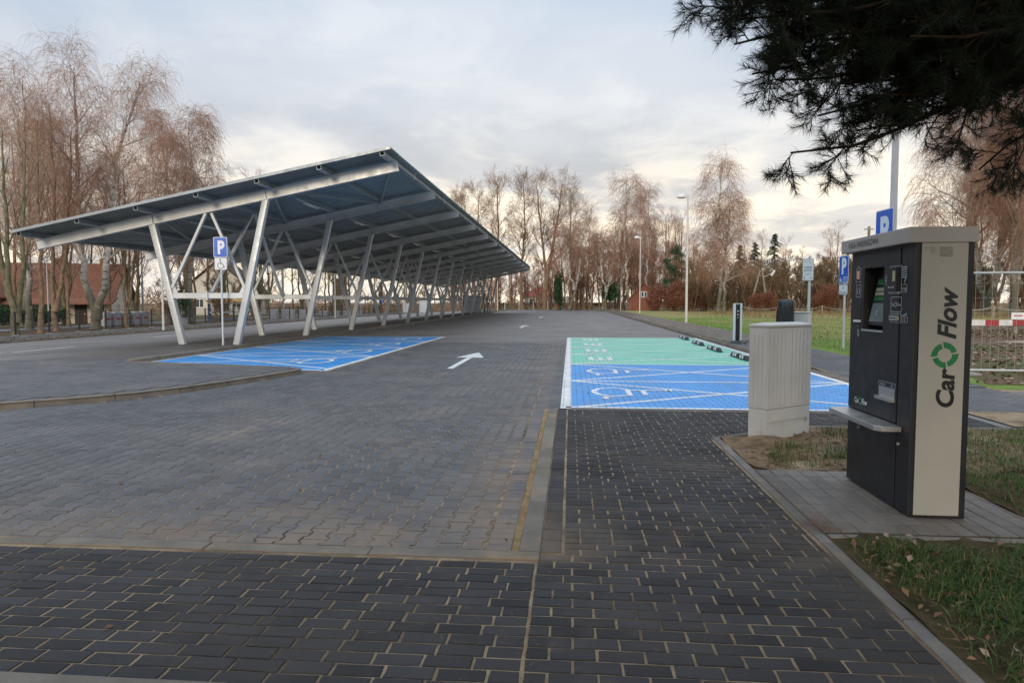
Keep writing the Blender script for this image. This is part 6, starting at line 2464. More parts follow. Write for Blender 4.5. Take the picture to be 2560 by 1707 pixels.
bF = tree_thing('birch_tree', 'tall twin-trunked birch with a drooping pinkish crown on the meadow', 'tree', 'birches round the end of the meadow', tr, cr, 'birch', 'birch_twig', (15.7, 74.5, 0.2), li, 'birch_limb')
bF.scale = (0.92, 0.92, 0.87)
# --- birches on the far right
for i, (src, x, y, sc_, lb) in enumerate((
        (bF, 36.4, 60.0, 1.2, 'multi-stemmed birch just right of the payment machine'),
        (bB, 39.4, 61.5, 1.05, 'birch at the right edge behind the striped barrier'),
        (bC, 33.6, 62.0, 1.2, 'birch partly hidden by the lid of the payment machine'),
        (bB, 42.0, 59.0, 1.1, 'birch cut by the right edge of the picture'),
        (big, 38.0, 66.0, 0.95, 'broad birch crown under the pine branches on the right'),
        (bF, 44.5, 66.0, 1.2, 'birch behind the others at the right edge'))):
    o = dup(src, (x, y, 0.0), 0.7 + i * 1.9, lb, sc_)
    o['group'] = 'birches on the right'


# --- reddish undergrowth trees and thickets
tr, cr = broad([[(0, 0, 0), (-0.3, 0, 3), (-0.6, 0, 9)], [(0.3, 0, 0), (0.8, 0.2, 3), (1.4, 0, 9.5)], [(0, 0.3, 0), (0.2, 0.6, 4), (0.1, 0.8, 10)]], 10, 111, n1=9, n2=7, n3=5, n4=3, r0=0.12, up=0.14, t0=0.1, tw=0.011)
rA = tree_thing('young_tree', 'reddish multi-stemmed young tree behind the slanting birches', 'tree', 'reddish young trees behind the birches', tr, cr, 'bark', 'twig_red', (1.0, 118, 0))
tr, cr = broad([[(0, 0, 0), (0.2, 0, 2), (0.3, 0, 5.5)], [(0.4, 0, 0), (1.1, 0.2, 2.4), (1.8, 0, 5)], [(0, 0.3, 0), (-0.8, 0.6, 2.4), (-1.6, 0.8, 5)], [(0.2, -0.2, 0), (0.3, -0.9, 2.2), (0.6, -1.4, 4.6)]], 6, 121, n1=9, n2=7, n3=6, n4=3, r0=0.07, up=0.10, t0=0.05, ang=(30, 65), tw=0.011, l1=(0.25, 0.45))
th = tree_thing('thicket_bush', 'olive-brown thicket bush in the scrub behind the meadow', 'bush', 'scrub behind the meadow', tr, cr, 'bark', 'thicket', (20, 92, 0.1))
for i in range(16):
    x = -2 + i * 1.35 + rb.uniform(-0.6, 0.6)
    o = dup(rA, (x, 113 + rb.uniform(0, 12), 0), rb.uniform(0, 6.28), None, rb.uniform(0.85, 1.35))
for i in range(9):
    o = dup(rA, (-22 + i * 2.3, 122 + rb.uniform(0, 10), 0), rb.uniform(0, 6.28), 'reddish young tree seen under the tall poplars', rb.uniform(0.7, 1.0))
    o['group'] = 'reddish young trees under the poplars'
for i in range(40):
    x = 15 + i * 0.95 + rb.uniform(-0.6, 0.6)
    dup(th, (x, 86 + rb.uniform(0, 16), 0.1), rb.uniform(0, 6.28), None, rb.uniform(0.8, 1.25))
for i in range(10):
    x = 19 + i * 3.4 + rb.uniform(-1, 1)
    o = dup(tB if i % 2 else tC, (x, 104 + rb.uniform(0, 10), 0), rb.uniform(0, 6.28), 'bare tree rising behind the scrub of the meadow', rb.uniform(0.55, 0.8))
    o['group'] = 'bare trees behind the scrub'
for i in range(7):
    o = dup(tB if i % 2 else tC, (9.5 + i * 1.7, 118 + rb.uniform(0, 8), 0), rb.uniform(0, 6.28), 'bare tree behind the shed and the green pine', rb.uniform(0.85, 1.0))
    o['group'] = 'bare trees behind the shed'
for i in range(26):
    o = dup(th, (30 + i * 1.7 + rb.uniform(-0.8, 0.8), 78 + rb.uniform(0, 12), 0.1), rb.uniform(0, 6.28), 'brown thicket bush behind the birches on the right', rb.uniform(0.9, 1.4))
    o['group'] = 'scrub behind the right birches'
for i in range(6):
    o = dup(tB if i % 2 else tC, (46 + i * 3, 74 + rb.uniform(0, 8), 0), rb.uniform(0, 6.28), 'bare tree behind the birches at the right edge', rb.uniform(0.9, 1.1))
    o['group'] = 'bare trees behind the right birches'


# --- wood on the horizon, one mass
rw = np.random.default_rng(19)
nT = 230
ax = np.radians(np.concatenate([rw.uniform(-68, 60, nT)]))
dist = rw.uniform(150, 215, nT)
bx_, by_ = np.sin(ax) * dist, np.cos(ax) * dist
hT = rw.uniform(7, 13, nT)
Pw = np.stack([np.stack([bx_ + rw.normal(size=nT) * 0.3 * j, by_ + 0 * bx_, -1.0 + hT * j / 5], -1) for j in range(6)], 1)
Rw = np.linspace(0.2, 0.04, 6)[None, :] * np.ones((nT, 1))
W1, V1 = spawn(Pw, Rw, 9, 0.1, 1.0, (25, 60), (2.2, 4.4), 4, up=0.10, wob=0.12, rmin=0.03, shrink=0.5, r=rw)
W2, V2 = spawn(W1, V1, 6, 0.15, 1.0, (25, 60), (1.0, 2.2), 3, up=0.06, wob=0.15, rmin=0.022, shrink=0.3, r=rw)
W3, V3 = spawn(W2, V2, 2, 0.15, 1.0, (25, 60), (0.8, 1.7), 2, up=0.04, wob=0.15, rmin=0.022, shrink=0.3, r=rw)
fw = link('far_wood', paths_mesh('far_wood', [(Pw, Rw, 4), (W1, V1, 3), (W2, V2, 3), (W3, V3, 3)]), 'twig_brown')
fw['kind'] = 'stuff'
fw['label'] = 'bare brown wood along the horizon behind everything'
fw['category'] = 'wood'

n = 44000
a_ = np.radians(rw.uniform(-70, 62, n))
d_ = rw.uniform(136, 200, n)
C = np.stack([np.sin(a_) * d_, np.cos(a_) * d_, -0.9 + 5.0 * rw.random(n) ** 1.9 * (0.6 + 0.4 * np.sin(a_ * 37) * np.sin(a_ * 91 + 1))], -1)
V, q = quads_cloud(C, np.stack([rw.normal(size=n), rw.normal(size=n), rw.normal(size=n) * 0.3], -1), (0.7, 1.8), rw, 0.16)
fs_ = link('far_scrub', np_mesh('far_scrub', V, q), 'twig_brown')
fs_['kind'] = 'stuff'
fs_['label'] = 'low brown scrub along the horizon under the far wood'
fs_['category'] = 'scrub'

for i in range(4):
    t_ = i / 3
    o = dup(th, (-37.5 - rb.uniform(0, 7), 64 + t_ * 26 + rb.uniform(-2, 2), -0.82), rb.uniform(0, 6.28), 'slender bare bush behind the fence near the bus shelter', rb.uniform(0.7, 1.0))
    o['group'] = 'bare bushes behind the left fence'

# --- beech hedge bushes with dry leaves
def leaf_bush(name, label, m, rx, ry, h, n, size, seed, loc, group=None, low=0.1):
    r = np.random.default_rng(seed)
    t = thing(name, label, 'bush' if 'hedge' not in name else 'hedge', loc, 0, group)
    P, R = trunk_path([(0, 0, 0), (0, 0, h * 0.5)], 0.06, 0.03, 6, 0.03, r)
    L1, R1 = spawn(P, R, 16, 0.05, 1.0, (25, 75), (h * 0.4, h * 0.75), 5, up=0.10, wob=0.12, rmin=0.012, r=r)
    L1[:, :, 0] *= rx / (h * 0.5)
    L1[:, :, 1] *= ry / (h * 0.5)
    link('stems', paths_mesh('stems', [(P, R, 5), (L1, R1, 4)]), 'bark', t)
    lob = 14
    c = np.stack([r.uniform(-0.7, 0.7, lob) * rx, r.uniform(-0.7, 0.7, lob) * ry, r.uniform(0.25, 0.78, lob) * h], -1)
    k_ = r.integers(0, lob, n)
    d = norm(r.normal(size=(n, 3))) * (r.random((n, 1)) ** 0.45)
    C = c[k_] + d * np.array([rx * 0.45, ry * 0.45, h * 0.30])
    C[:, 2] = np.abs(C[:, 2]) + low
    V, q = quads_cloud(C, d + r.normal(size=(n, 3)) * 0.8, size, r)
    link('foliage', np_mesh('foliage', V, q), m, t)
    return t


bh = leaf_bush('beech_bush', 'rust-brown beech bush on the left end of the hedge beside the shed', 'beech_leaf', 2.2, 1.6, 3.2, 9000, (0.09, 0.2), 5, (11.9, 88.5, 0.2), 'rust-brown bushes behind the meadow')
for i, (x, y, s_, lb) in enumerate(((14.2, 88.2, 1.15, 'largest rust-brown beech bush, below the green pine'), (16.5, 89, 0.95, 'rust-brown beech bush between the pine and the twin-trunked birch'), (21.8, 80, 0.72, 'rust-brown bush below the A-frame pole'), (28.2, 79, 0.95, 'rust-brown bush behind the notice board post'), (33.5, 80, 0.62, 'rust-brown bush left of the EV sign post'))):
    dup(bh, (x, y, 0.15), i * 1.2 + 0.7, lb, s_)
hd_ = leaf_bush('evergreen_hedge', 'dark evergreen hedge in front of the red-roofed house', 'ivy', 4.2, 0.9, 1.9, 9000, (0.10, 0.2), 6, (-47.6, 56.3, -0.85))
hd_.rotation_euler[2] = math.radians(72)
ivm = [leaf_bush('ivy', 'ivy cloaking the trunk left of the slanting birch', 'ivy', 0.9, 0.8, 6.6, 5000, (0.14, 0.28), 8, (-2.0, 111, 0)),
       leaf_bush('ivy', 'round ivy clump on a trunk between the two birch pairs', 'ivy', 1.4, 1.1, 3.4, 4000, (0.14, 0.28), 9, (6.2, 110, 1.2))]
pl_ = thing('planter', 'grey planter with a leafy shrub right of the pallets behind the fence', 'planter', (-35.8, 60.5, -0.8))
MB().tube((0, 0, 0), (0, 0, 0.75), 0.45, 0.6, 12).build('tub', 'sign_grey', pl_, smooth=True)
C = np.array([0, 0, 2.0]) + norm(rng.normal(size=(1600, 3))) * rng.random((1600, 1)) ** 0.5 * np.array([0.8, 0.8, 1.5])
link('shrub_foliage', np_mesh('shrub_foliage', *quads_cloud(C, rng.normal(size=(1600, 3)), (0.08, 0.16))), 'ivy', pl_)


# --- conifers in the distance
def spruce(label, loc, H, seed, W, scale=1.0):
    r = np.random.default_rng(seed)
    t = thing('spruce_tree', label, 'tree', loc, 0, 'spruces behind the meadow')
    P, R = trunk_path([(0, 0, 0), (0, 0, H)], 0.16, 0.02, 10, 0.02, r)
    nb = 130
    z = np.linspace(0.12, 0.98, nb) * H
    a = r.random(nb) * 6.28
    ln = W * (1 - z / H) ** 0.8 * r.uniform(0.75, 1.1, nb) + 0.12
    k = 5
    B = np.empty((nb, k, 3))
    for j in range(k):
        u = j / (k - 1)
        B[:, j, 0] = np.cos(a) * ln * u
        B[:, j, 1] = np.sin(a) * ln * u
        B[:, j, 2] = z + ln * (0.25 * u - 0.55 * u * u)
    link('trunk', paths_mesh('trunk', [(P, R, 6), (B, np.full((nb, k), 0.02), 3)]), 'bark', t)
    n = 9000
    bi = r.integers(0, nb, n)
    u = r.random(n) ** 0.8
    base_ = np.stack([np.cos(a[bi]) * ln[bi] * u, np.sin(a[bi]) * ln[bi] * u, z[bi] + ln[bi] * (0.25 * u - 0.55 * u * u)], -1)
    C = base_ + r.normal(size=(n, 3)) * np.array([0.10, 0.10, 0.07]) * (0.6 + ln[bi][:, None] * 0.4)
    V, q = quads_cloud(C, r.normal(size=(n, 3)) + np.array([0, 0, 0.6]), (0.10, 0.22), r, 0.5)
    link('crown', np_mesh('crown', V, q), 'spruce', t)
    return t


spruce('tallest of the dark spruces above the scrub', (29.0, 101, 0), 11.2, 1, 3.4)
spruce('small pointed spruce left of the tallest one', (26.0, 100, 0), 9.9, 2, 2.6)
spruce('smallest spruce, leftmost of the three above the scrub', (24.2, 101, 0), 9.6, 3, 2.3)


def scots(label, loc, H, seed):
    r = np.random.default_rng(seed)
    t = thing('pine_tree', label, 'tree', loc, 0)
    P, R = trunk_path([(0, 0, 0), (0.2, 0, H * 0.5), (0, 0, H * 0.97)], 0.2, 0.03, 10, 0.06, r)
    L1, R1 = spawn(P, R, 22, 0.25, 1.0, (55, 85), (H * 0.16, H * 0.27), 6, up=0.08, wob=0.1, rmin=0.02, shrink=0.55, r=r)
    L2, R2 = spawn(L1, R1, 6, 0.4, 1.0, (25, 55), (H * 0.05, H * 0.09), 4, up=0.12, rmin=0.012, r=r)
    link('trunk', paths_mesh('trunk', [(P, R, 7), (L1, R1, 5), (L2, R2, 3)]), 'bark', t)
    tips = L2[:, -1]
    n = 16000
    k_ = r.integers(0, len(tips), n)
    d = norm(r.normal(size=(n, 3))) * r.random((n, 1)) ** 0.4
    C = tips[k_] + d * np.array([0.42, 0.42, 0.28])
    V, q = quads_cloud(C, r.normal(size=(n, 3)), (0.08, 0.18), r, 0.4)
    link('crown', np_mesh('crown', V, q), 'pine_far', t)
    return t


scots('broad green pine behind the nearest lamp post', (13.6, 92, 0.1), 8.3, 4)

# pines standing behind the viewpoint: they shade the front paving
sA = scots('pine standing just behind the viewpoint, left of centre', (-3.4, -5.0, 0.0), 8.6, 14)
sA.scale = (1.15, 1.15, 1.0)
dup(sA, (-8.0, -5.6, 0.0), 1.9, 'leftmost pine standing behind the viewpoint', (1.2, 1.2, 1.05))
dup(sA, (-0.8, -4.2, 0.0), 4.0, 'rightmost pine standing behind the viewpoint', (1.15, 1.15, 1.05))

# ================================================================== FOREGROUND PINE
pine = thing('pine_tree', 'dark pine reaching in from the upper right over the payment machine', 'tree', (4.7, 3.4, 0.0))
rp_ = np.random.default_rng(77)
PO = np.array([4.7, 3.4, 0.0])
limbs = [
    [(4.7, 3.4, 3.05), (3.7, 4.0, 3.02), (2.85, 4.25, 2.86), (2.2, 4.35, 2.62), (1.75, 4.35, 2.42), (1.50, 4.35, 2.36), (1.33, 4.35, 2.37)],
    [(4.7, 3.4, 3.30), (3.6, 4.0, 3.20), (2.8, 4.3, 3.05), (2.1, 4.4, 2.80), (1.70, 4.4, 2.62), (1.50, 4.4, 2.60)],
    [(4.7, 3.4, 3.60), (3.4, 4.1, 3.40), (2.4, 4.3, 3.18), (1.70, 4.3, 2.98), (1.28, 4.3, 2.84), (1.08, 4.3, 2.83)],
    [(4.7, 3.4, 3.80), (3.2, 4.2, 3.50), (2.0, 4.3, 3.28), (1.40, 4.3, 3.08), (1.05, 4.25, 2.98), (0.96, 4.25, 2.99)],
    [(4.7, 3.4, 4.10), (3.0, 4.0, 3.68), (1.8, 4.15, 3.42), (1.25, 4.2, 3.24), (0.98, 4.2, 3.16), (0.86, 4.2, 3.18)],
    [(4.7, 3.4, 4.30), (3.0, 3.8, 3.90), (1.8, 4.0, 3.60), (1.2, 4.0, 3.44), (0.84, 4.0, 3.36)],
    [(4.7, 3.4, 3.20), (3.9, 4.4, 3.00), (3.4, 4.9, 2.78), (3.0, 5.2, 2.55), (2.95, 5.3, 2.42)],
    [(4.7, 3.4, 3.40), (3.8, 4.6, 3.30), (3.0, 5.2, 3.10), (2.4, 5.5, 2.9)],
    [(4.7, 3.4, 3.70), (3.6, 4.9, 3.55), (2.7, 5.4, 3.4), (1.9, 5.6, 3.25)],
    [(4.7, 3.4, 4.60), (3.2, 3.0, 4.3), (1.8, 2.8, 4.1), (0.9, 2.8, 4.0)],
    [(4.7, 3.4, 4.80), (3.4, 4.4, 4.4), (2.2, 5.0, 4.1), (1.4, 5.2, 3.95)],
    [(4.7, 3.4, 4.40), (3.4, 2.2, 4.0), (2.2, 1.4, 3.8), (1.3, 0.9, 3.7)],
    [(4.7, 3.4, 5.20), (3.6, 2.6, 4.9), (2.6, 2.2, 4.7), (1.6, 2.0, 4.6)],
    [(4.7, 3.4, 5.60), (3.4, 3.6, 5.3), (2.2, 3.8, 5.1), (1.2, 3.8, 5.0)],
    [(4.7, 3.4, 4.20), (5.6, 4.4, 4.0), (6.4, 5.2, 3.8), (7.0, 5.8, 3.7)],
    [(4.7, 3.4, 4.60), (5.6, 2.4, 4.4), (6.6, 1.6, 4.2), (7.2, 1.2, 4.1)],
    [(4.7, 3.4, 3.90), (4.3, 4.6, 3.6), (3.8, 5.6, 3.4), (3.4, 6.4, 3.3)],
    [(4.7, 3.4, 3.50), (4.0, 4.2, 3.35), (3.3, 4.6, 3.2), (2.6, 4.8, 3.05)],
]
for (ex, ey, ez) in ((1.22, 4.3, 2.78), (1.55, 4.2, 2.72), (1.85, 4.45, 2.86), (1.75, 4.1, 2.62), (2.25, 4.4, 2.72), (1.15, 4.1, 3.1), (1.5, 4.5, 3.25)):
    limbs.append([(4.7, 3.4, ez + 0.75), (3.5, 4.0, ez + 0.42), (ex + 0.8, ey, ez + 0.14), (ex + 0.25, ey, ez), (ex, ey, ez + 0.01)])
for q in range(4):
    ex, ey = rp_.uniform(2.3, 3.0), rp_.uniform(4.2, 5.4)
    ez = 1.467 + rp_.uniform(1.35, 1.8) * ey / 4.3
    limbs.append([(4.7, 3.4, ez + 0.35), (4.0, 3.9, ez + 0.28), (ex + 0.6, ey, ez + 0.1), (ex, ey, ez)])
for q in range(18):
    ex = 0.92 + 1.5 * rp_.random() ** 1.3
    ez = 2.98 + (ex - 0.78) * -0.05 + 0.62 * rp_.random()
    ey = rp_.uniform(3.7, 5.0)
    kz = ey / 4.25
    ex, ez = ex * kz, 1.467 + (ez - 1.467) * kz
    sz_ = ez + rp_.uniform(0.35, 0.8)
    limbs.append([(4.7, 3.4, sz_), (3.3 + 0.2 * rp_.normal(), (3.4 + ey) / 2 + 0.2, sz_ * 0.55 + ez * 0.45 + 0.05), (ex + 0.9, ey, ez + 0.12), (ex + 0.3, ey, ez), (ex, ey, ez + 0.01)])
TP, TR = trunk_path([(4.7, 3.4, -0.1), (4.75, 3.4, 3), (4.65, 3.45, 6), (4.7, 3.4, 9)], 0.24, 0.05, 14, 0.02, rp_)
LP, shoots, shoots_far = [], [], []
for li_, pts in enumerate(limbs):
    P, R = trunk_path(pts, 0.032, 0.006, 12, 0.02, rp_)
    R[0, 0] = 0.034
    LP.append((P, R, 6))
    vis = li_ in (0, 1, 2, 3, 4, 5, 6, 7, 8) or li_ >= 17
    L1, R1 = spawn(P, R, 20 if li_ != 0 else 15, 0.22 if li_ else 0.30, 1.0, (35, 65), (0.30, 0.60), 6, up=0.0, droop=0.14, wob=0.06, rs=0.5, rmin=0.004, taper=0.6, shrink=0.55, r=rp_)
    LP.append((L1, R1, 4))
    L2, R2 = spawn(L1, R1, 6 if vis else 5, 0.15, 1.0, (30, 60), (0.10, 0.22), 5, up=0.05, droop=0.0, wob=0.05, rs=0.6, rmin=0.003, taper=0.7, shrink=0.35, r=rp_)
    LP.append((L2[:, ::2], R2[:, ::2], 3))
    (shoots if vis else shoots_far).extend([L2, L1[:, -5:], P[:, -5:]])
    if vis:
        L3, R3 = spawn(L2, R2, 2, 0.3, 1.0, (30, 55), (0.07, 0.14), 5, up=0.05, wob=0.05, rs=0.7, rmin=0.0025, taper=0.8, shrink=0.2, r=rp_)
        LP.append((L3[:, ::2], R3[:, ::2], 3))
        shoots.append(L3)
SH = np.concatenate(shoots)
gp = [(P - PO, R, n) for P, R, n in LP]
link('trunk', paths_mesh('trunk', [(TP - PO, TR, 12)]), 'pine_bark', pine)
link('branches', paths_mesh('branches', gp), 'pine_bark', pine)


def needles(S_, per, ln, r):
    """thin needle triangles along shoots, denser and bent forward at the tips"""
    m, k, _ = S_.shape
    n = m * per
    idx = np.repeat(np.arange(m), per)
    t = (1 - r.random(n) ** 1.3 * 0.85) * (k - 1)
    i0 = np.clip(t.astype(int), 0, k - 2)
    fr = (t - i0)[:, None]
    a, b = S_[idx, i0], S_[idx, i0 + 1]
    pos = a + (b - a) * fr
    tan = norm(b - a)
    rv = norm(r.normal(size=(n, 3)))
    perp = norm(rv - tan * (rv * tan).sum(-1, keepdims=True))
    an = np.radians(r.uniform(22, 62, n))[:, None]
    d = tan * np.cos(an) + perp * np.sin(an)
    L = r.uniform(ln[0], ln[1], n)[:, None]
    side = norm(np.cross(d, r.normal(size=(n, 3)))) * 0.0013
    V = np.stack([pos - side, pos + side, pos + d * L], 1).reshape(-1, 3)
    return V, np.arange(n * 3).reshape(-1, 3)


V, T = needles(SH, 46, (0.05, 0.09), rp_)
V2, T2 = needles(np.concatenate(shoots_far), 14, (0.06, 0.1), rp_)
V, T = np.concatenate([V, V2]), np.concatenate([T, T2 + len(V)])
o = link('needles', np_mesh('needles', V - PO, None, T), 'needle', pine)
# top of the crown, above the picture, spread wide to shade the front paving
nC = 26000
d = norm(rp_.normal(size=(nC, 3))) * rp_.random((nC, 1)) ** 0.5 * np.array([5.4, 5.4, 1.6])
V, q = quads_cloud(np.array([-2.2, -2.6, 6.9]) + d, rp_.normal(size=(nC, 3)), (0.10, 0.22), rp_, 0.3)
link('upper_shade_crown', np_mesh('upper_shade_crown', V, q), 'needle', pine)


nC = 30000
d = norm(rp_.normal(size=(nC, 3))) * rp_.random((nC, 1)) ** 0.5 * np.array([5.2, 3.3, 0.8])
V, q = quads_cloud(np.array([-3.0, -4.2, 5.1]) + d, rp_.normal(size=(nC, 3)), (0.10, 0.22), rp_, 0.3)
link('low_shade_crown', np_mesh('low_shade_crown', V, q), 'needle', pine)  # unseen needle layer added over the viewpoint to shade the front paving


# ================================================================== GRASS, LEAVES
def blades(C, h, w, lean, r):
    n = len(C)
    a = r.random(n) * 6.283
    H = r.uniform(h[0], h[1], n)
    ln = r.uniform(0, lean, n) * H
    dx, dy = np.cos(a), np.sin(a)
    sx, sy = -dy * w / 2, dx * w / 2
    Z = np.zeros(n)
    p0 = C + np.stack([-sx, -sy, Z], -1)
    p1 = C + np.stack([sx, sy, Z], -1)
    m0 = C + np.stack([-sx * 0.8 + dx * ln * 0.35, -sy * 0.8 + dy * ln * 0.35, H * 0.6], -1)
    m1 = C + np.stack([sx * 0.8 + dx * ln * 0.35, sy * 0.8 + dy * ln * 0.35, H * 0.6], -1)
    tp = C + np.stack([dx * ln, dy * ln, H * (1 - 0.25 * ln / np.maximum(H, 1e-6))], -1)
    V = np.stack([p0, p1, m1, m0, tp], 1).reshape(-1, 3)
    b = np.arange(n)[:, None] * 5
    q = b + np.array([[0, 1, 2, 3]])
    t = b + np.array([[3, 2, 4]])
    return V, q, t


def clumpy(n, x0, x1, y0, y1, r, k=90, s=0.16):
    cx = r.uniform(x0, x1, k)
    cy = r.uniform(y0, y1, k)
    i = r.integers(0, k, n)
    x = np.where(r.random(n) < 0.45, r.uniform(x0, x1, n), cx[i] + r.normal(size=n) * s)
    y = np.where(r.random(n) < 0.45, r.uniform(y0, y1, n), cy[i] + r.normal(size=n) * s)
    ok = (x > x0) & (x < x1) & (y > y0) & (y < y1)
    return x[ok], y[ok]


def stuff(name, me, m, label=None):
    o = link(name, me, m)
    o['kind'] = 'stuff'
    o['label'] = label
    o['category'] = name.split('_')[-1]
    return o


rg = np.random.default_rng(5)
x, y = clumpy(80000, 1.62, 3.9, 1.9, 4.27, rg, 120, 0.14)
pat = np.sin(x * 4.1 + 1.3) * np.sin(y * 3.3 + 0.4) + 0.6 * np.sin(x * 9.0) * np.sin(y * 7.0)
keep = (rg.random(len(x)) < np.clip((x - 1.60) / 0.45, 0.10, 1)) & (rg.random(len(x)) < np.clip((4.27 - y) / 0.3, 0.06, 1)) & (rg.random(len(x)) < np.clip(0.62 + 0.55 * pat, 0.10, 1))
x, y = x[keep], y[keep]
C = np.stack([x, y, np.maximum(soil_z(x, y) * 0.5, 0.0) + 0.008], -1)
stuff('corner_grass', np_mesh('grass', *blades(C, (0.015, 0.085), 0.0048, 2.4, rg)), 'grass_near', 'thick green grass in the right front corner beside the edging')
x, y = clumpy(26000, 3.08, 8.6, 4.5, 8.1, rg, 160, 0.2)
C = np.stack([x, y, soil_z(x, y)], -1)
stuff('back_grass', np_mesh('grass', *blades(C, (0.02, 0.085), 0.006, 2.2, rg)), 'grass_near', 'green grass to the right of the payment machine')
x, y = clumpy(2600, 1.75, 3.1, 6.08, 7.9, rg, 16, 0.09)
keep = (x + 0.4 * (7.0 - y) > 2.05) & ~((x > 1.8) & (x < 2.75) & (y > 7.1)) & ((x - 1.6) > (y - 7.35) * 1.3)
x, y = x[keep], y[keep]
C = np.stack([x, y, soil_z(x, y)], -1)
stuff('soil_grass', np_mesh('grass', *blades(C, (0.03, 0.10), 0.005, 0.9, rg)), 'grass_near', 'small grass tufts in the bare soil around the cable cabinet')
# meadow
n = 62000
yy = 12.3 + 41 * rg.random(n) ** 1.4
xx = 6.95 + 15 * rg.random(n) ** 1.2
keep = (xx < 0.49 * yy + 0.8) | (yy > 39)
xx, yy = xx[keep], yy[keep]
C = np.stack([xx, yy, meadow_z(xx, yy) * np.clip((yy - 12) / 3, 0, 1)], -1)
stuff('meadow_grass', np_mesh('grass', *blades(C, (0.03, 0.085), 0.012, 1.4, rg)), 'grass', 'bright green grass of the meadow beyond the bays')
n = 9000
yy = 44 + 26 * rg.random(n)
xx = 10 + 30 * rg.random(n)
C = np.stack([xx, yy, meadow_z(xx, yy)], -1)
C = C[(np.sin(C[:, 0] * 0.8 + 2) + np.sin(C[:, 1] * 0.5) + rg.normal(size=len(C)) * 0.6) > 0.4]
stuff('dry_grass', np_mesh('grass', *blades(C, (0.25, 0.8), 0.02, 0.5, rg)), 'grass_dry', 'tall dry straw-coloured grass at the back of the meadow')


def leaves(name, n, x0, x1, y0, y1, zf, size, label, dens=None):
    x = rg.uniform(x0, x1, n)
    y = rg.uniform(y0, y1, n)
    if dens is not None:
        k_ = rg.random(n) < dens(x, y)
        x, y = x[k_], y[k_]
    C = np.stack([x, y, zf(x, y) + 0.008 + rg.random(len(x)) * 0.02], -1)
    N_ = np.stack([rg.normal(size=len(x)) * 0.45, rg.normal(size=len(x)) * 0.45, np.ones(len(x))], -1)
    V, q = quads_cloud(C, N_, size, rg)
    return stuff(name, np_mesh(name, V, q), 'leaf', label)


leaves('corner_leaves', 1300, 1.60, 4.2, 1.3, 4.3, lambda x, y: np.maximum(soil_z(x, y) * 0.5, 0) + 0.012, (0.025, 0.06), 'fallen brown leaves along the edging of the corner grass', lambda x, y: np.clip(1.0 - (x - 1.6) / 1.1, 0.08, 1))
leaves('soil_leaves', 140, 1.7, 5, 6.1, 8.1, soil_z, (0.02, 0.055), 'few fallen leaves on the bare soil round the cabinet', lambda x, y: ((x - 1.6) > (y - 7.35) * 1.3).astype(float))
leaves('paving_leaves', 110, -9, 1.5, 2.5, 13.5, lambda x, y: np.zeros_like(x), (0.018, 0.045), 'few small fallen leaves scattered over the paving')
leaves('litter_leaves', 16000, 6.6, 26, 12.3, 34, lambda x, y: meadow_z(x, y) * np.clip((y - 12.0) / 3.0, 0, 1) + 0.01, (0.05, 0.13), 'brown leaf litter beyond the tubular fence panel', lambda x, y: np.where(x < 0.49 * y + 0.3, 0.03, np.where((y > 19.2) & (y < 23.6), 0.08, 0.9)))
leaves('verge_leaves', 5000, -31.5, -28.4, 22, 75, lambda x, y: gz(x, y) + 0.03, (0.07, 0.16), 'fallen leaves along the foot of the mesh fence')
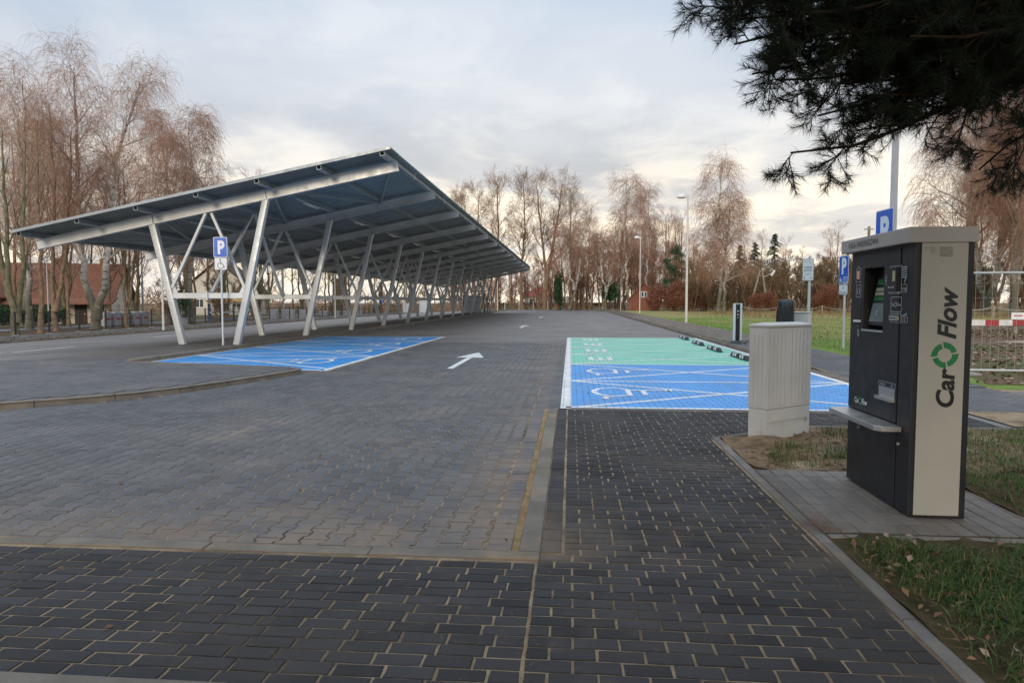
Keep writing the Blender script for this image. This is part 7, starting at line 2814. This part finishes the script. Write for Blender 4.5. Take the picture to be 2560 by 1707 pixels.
# clods and pebbles in the bare soil
n = 900
x = rg.uniform(1.65, 4.0, n)
y = rg.uniform(6.08, 8.1, n)
k_ = (x - 1.6) > (y - 7.32) * 1.35
x, y = x[k_], y[k_]
n = len(x)
sz = 0.006 + 0.02 * rg.random(n) ** 3
oct_ = np.array([(1, 0, 0), (0, 1, 0), (-1, 0, 0), (0, -1, 0), (0, 0, 0.8), (0, 0, -0.6)], dtype=float)
V = oct_[None] * sz[:, None, None] * rg.uniform(0.6, 1.3, (n, 6, 1)) + np.stack([x, y, soil_z(x, y) + 0.004], -1)[:, None, :]
f_ = np.array([(0, 1, 4), (1, 2, 4), (2, 3, 4), (3, 0, 4), (1, 0, 5), (2, 1, 5), (3, 2, 5), (0, 3, 5)])
stuff('soil_clods', np_mesh('soil_clods', V.reshape(-1, 3), None, (f_[None] + np.arange(n)[:, None, None] * 6).reshape(-1, 3)), 'soil', 'small clods and pebbles on the bare soil round the cabinet')
# pine needles fallen along the pad edge
n = 1500
x = np.where(rg.random(n) < 0.6, 1.62 + rg.normal(size=n) * 0.05, rg.uniform(1.55, 3.0, n))
y = np.where(rg.random(n) < 0.5, 4.42 + np.abs(rg.normal(size=n)) * 0.16, rg.uniform(4.4, 6.0, n))
a = rg.random(n) * 3.14
dd = np.stack([np.cos(a), np.sin(a), np.zeros(n)], -1) * rg.uniform(0.02, 0.045, n)[:, None]
sd_ = np.stack([-np.sin(a), np.cos(a), np.zeros(n)], -1) * 0.0009
C = np.stack([x, y, np.full(n, 0.019) + rg.random(n) * 0.006], -1)
V = np.stack([C - dd - sd_, C - dd + sd_, C + dd], 1).reshape(-1, 3)
stuff('fallen_needles', np_mesh('fallen_needles', V, None, np.arange(n * 3).reshape(-1, 3)), 'leaf', 'brown fallen pine needles along the edge of the machine pad')
n = 900
x = rg.uniform(-4, 1.5, n)
y = rg.uniform(2.5, 6.5, n)
a = rg.random(n) * 3.14
dd = np.stack([np.cos(a), np.sin(a), np.zeros(n)], -1) * rg.uniform(0.015, 0.04, n)[:, None]
sd_ = np.stack([-np.sin(a), np.cos(a), np.zeros(n)], -1) * 0.0009
C = np.stack([x, y, np.full(n, 0.004)], -1)
V = np.stack([C - dd - sd_, C - dd + sd_, C + dd], 1).reshape(-1, 3)
stuff('paving_needles', np_mesh('paving_needles', V, None, np.arange(n * 3).reshape(-1, 3)), 'leaf', 'stray pine needles on the dark front paving')
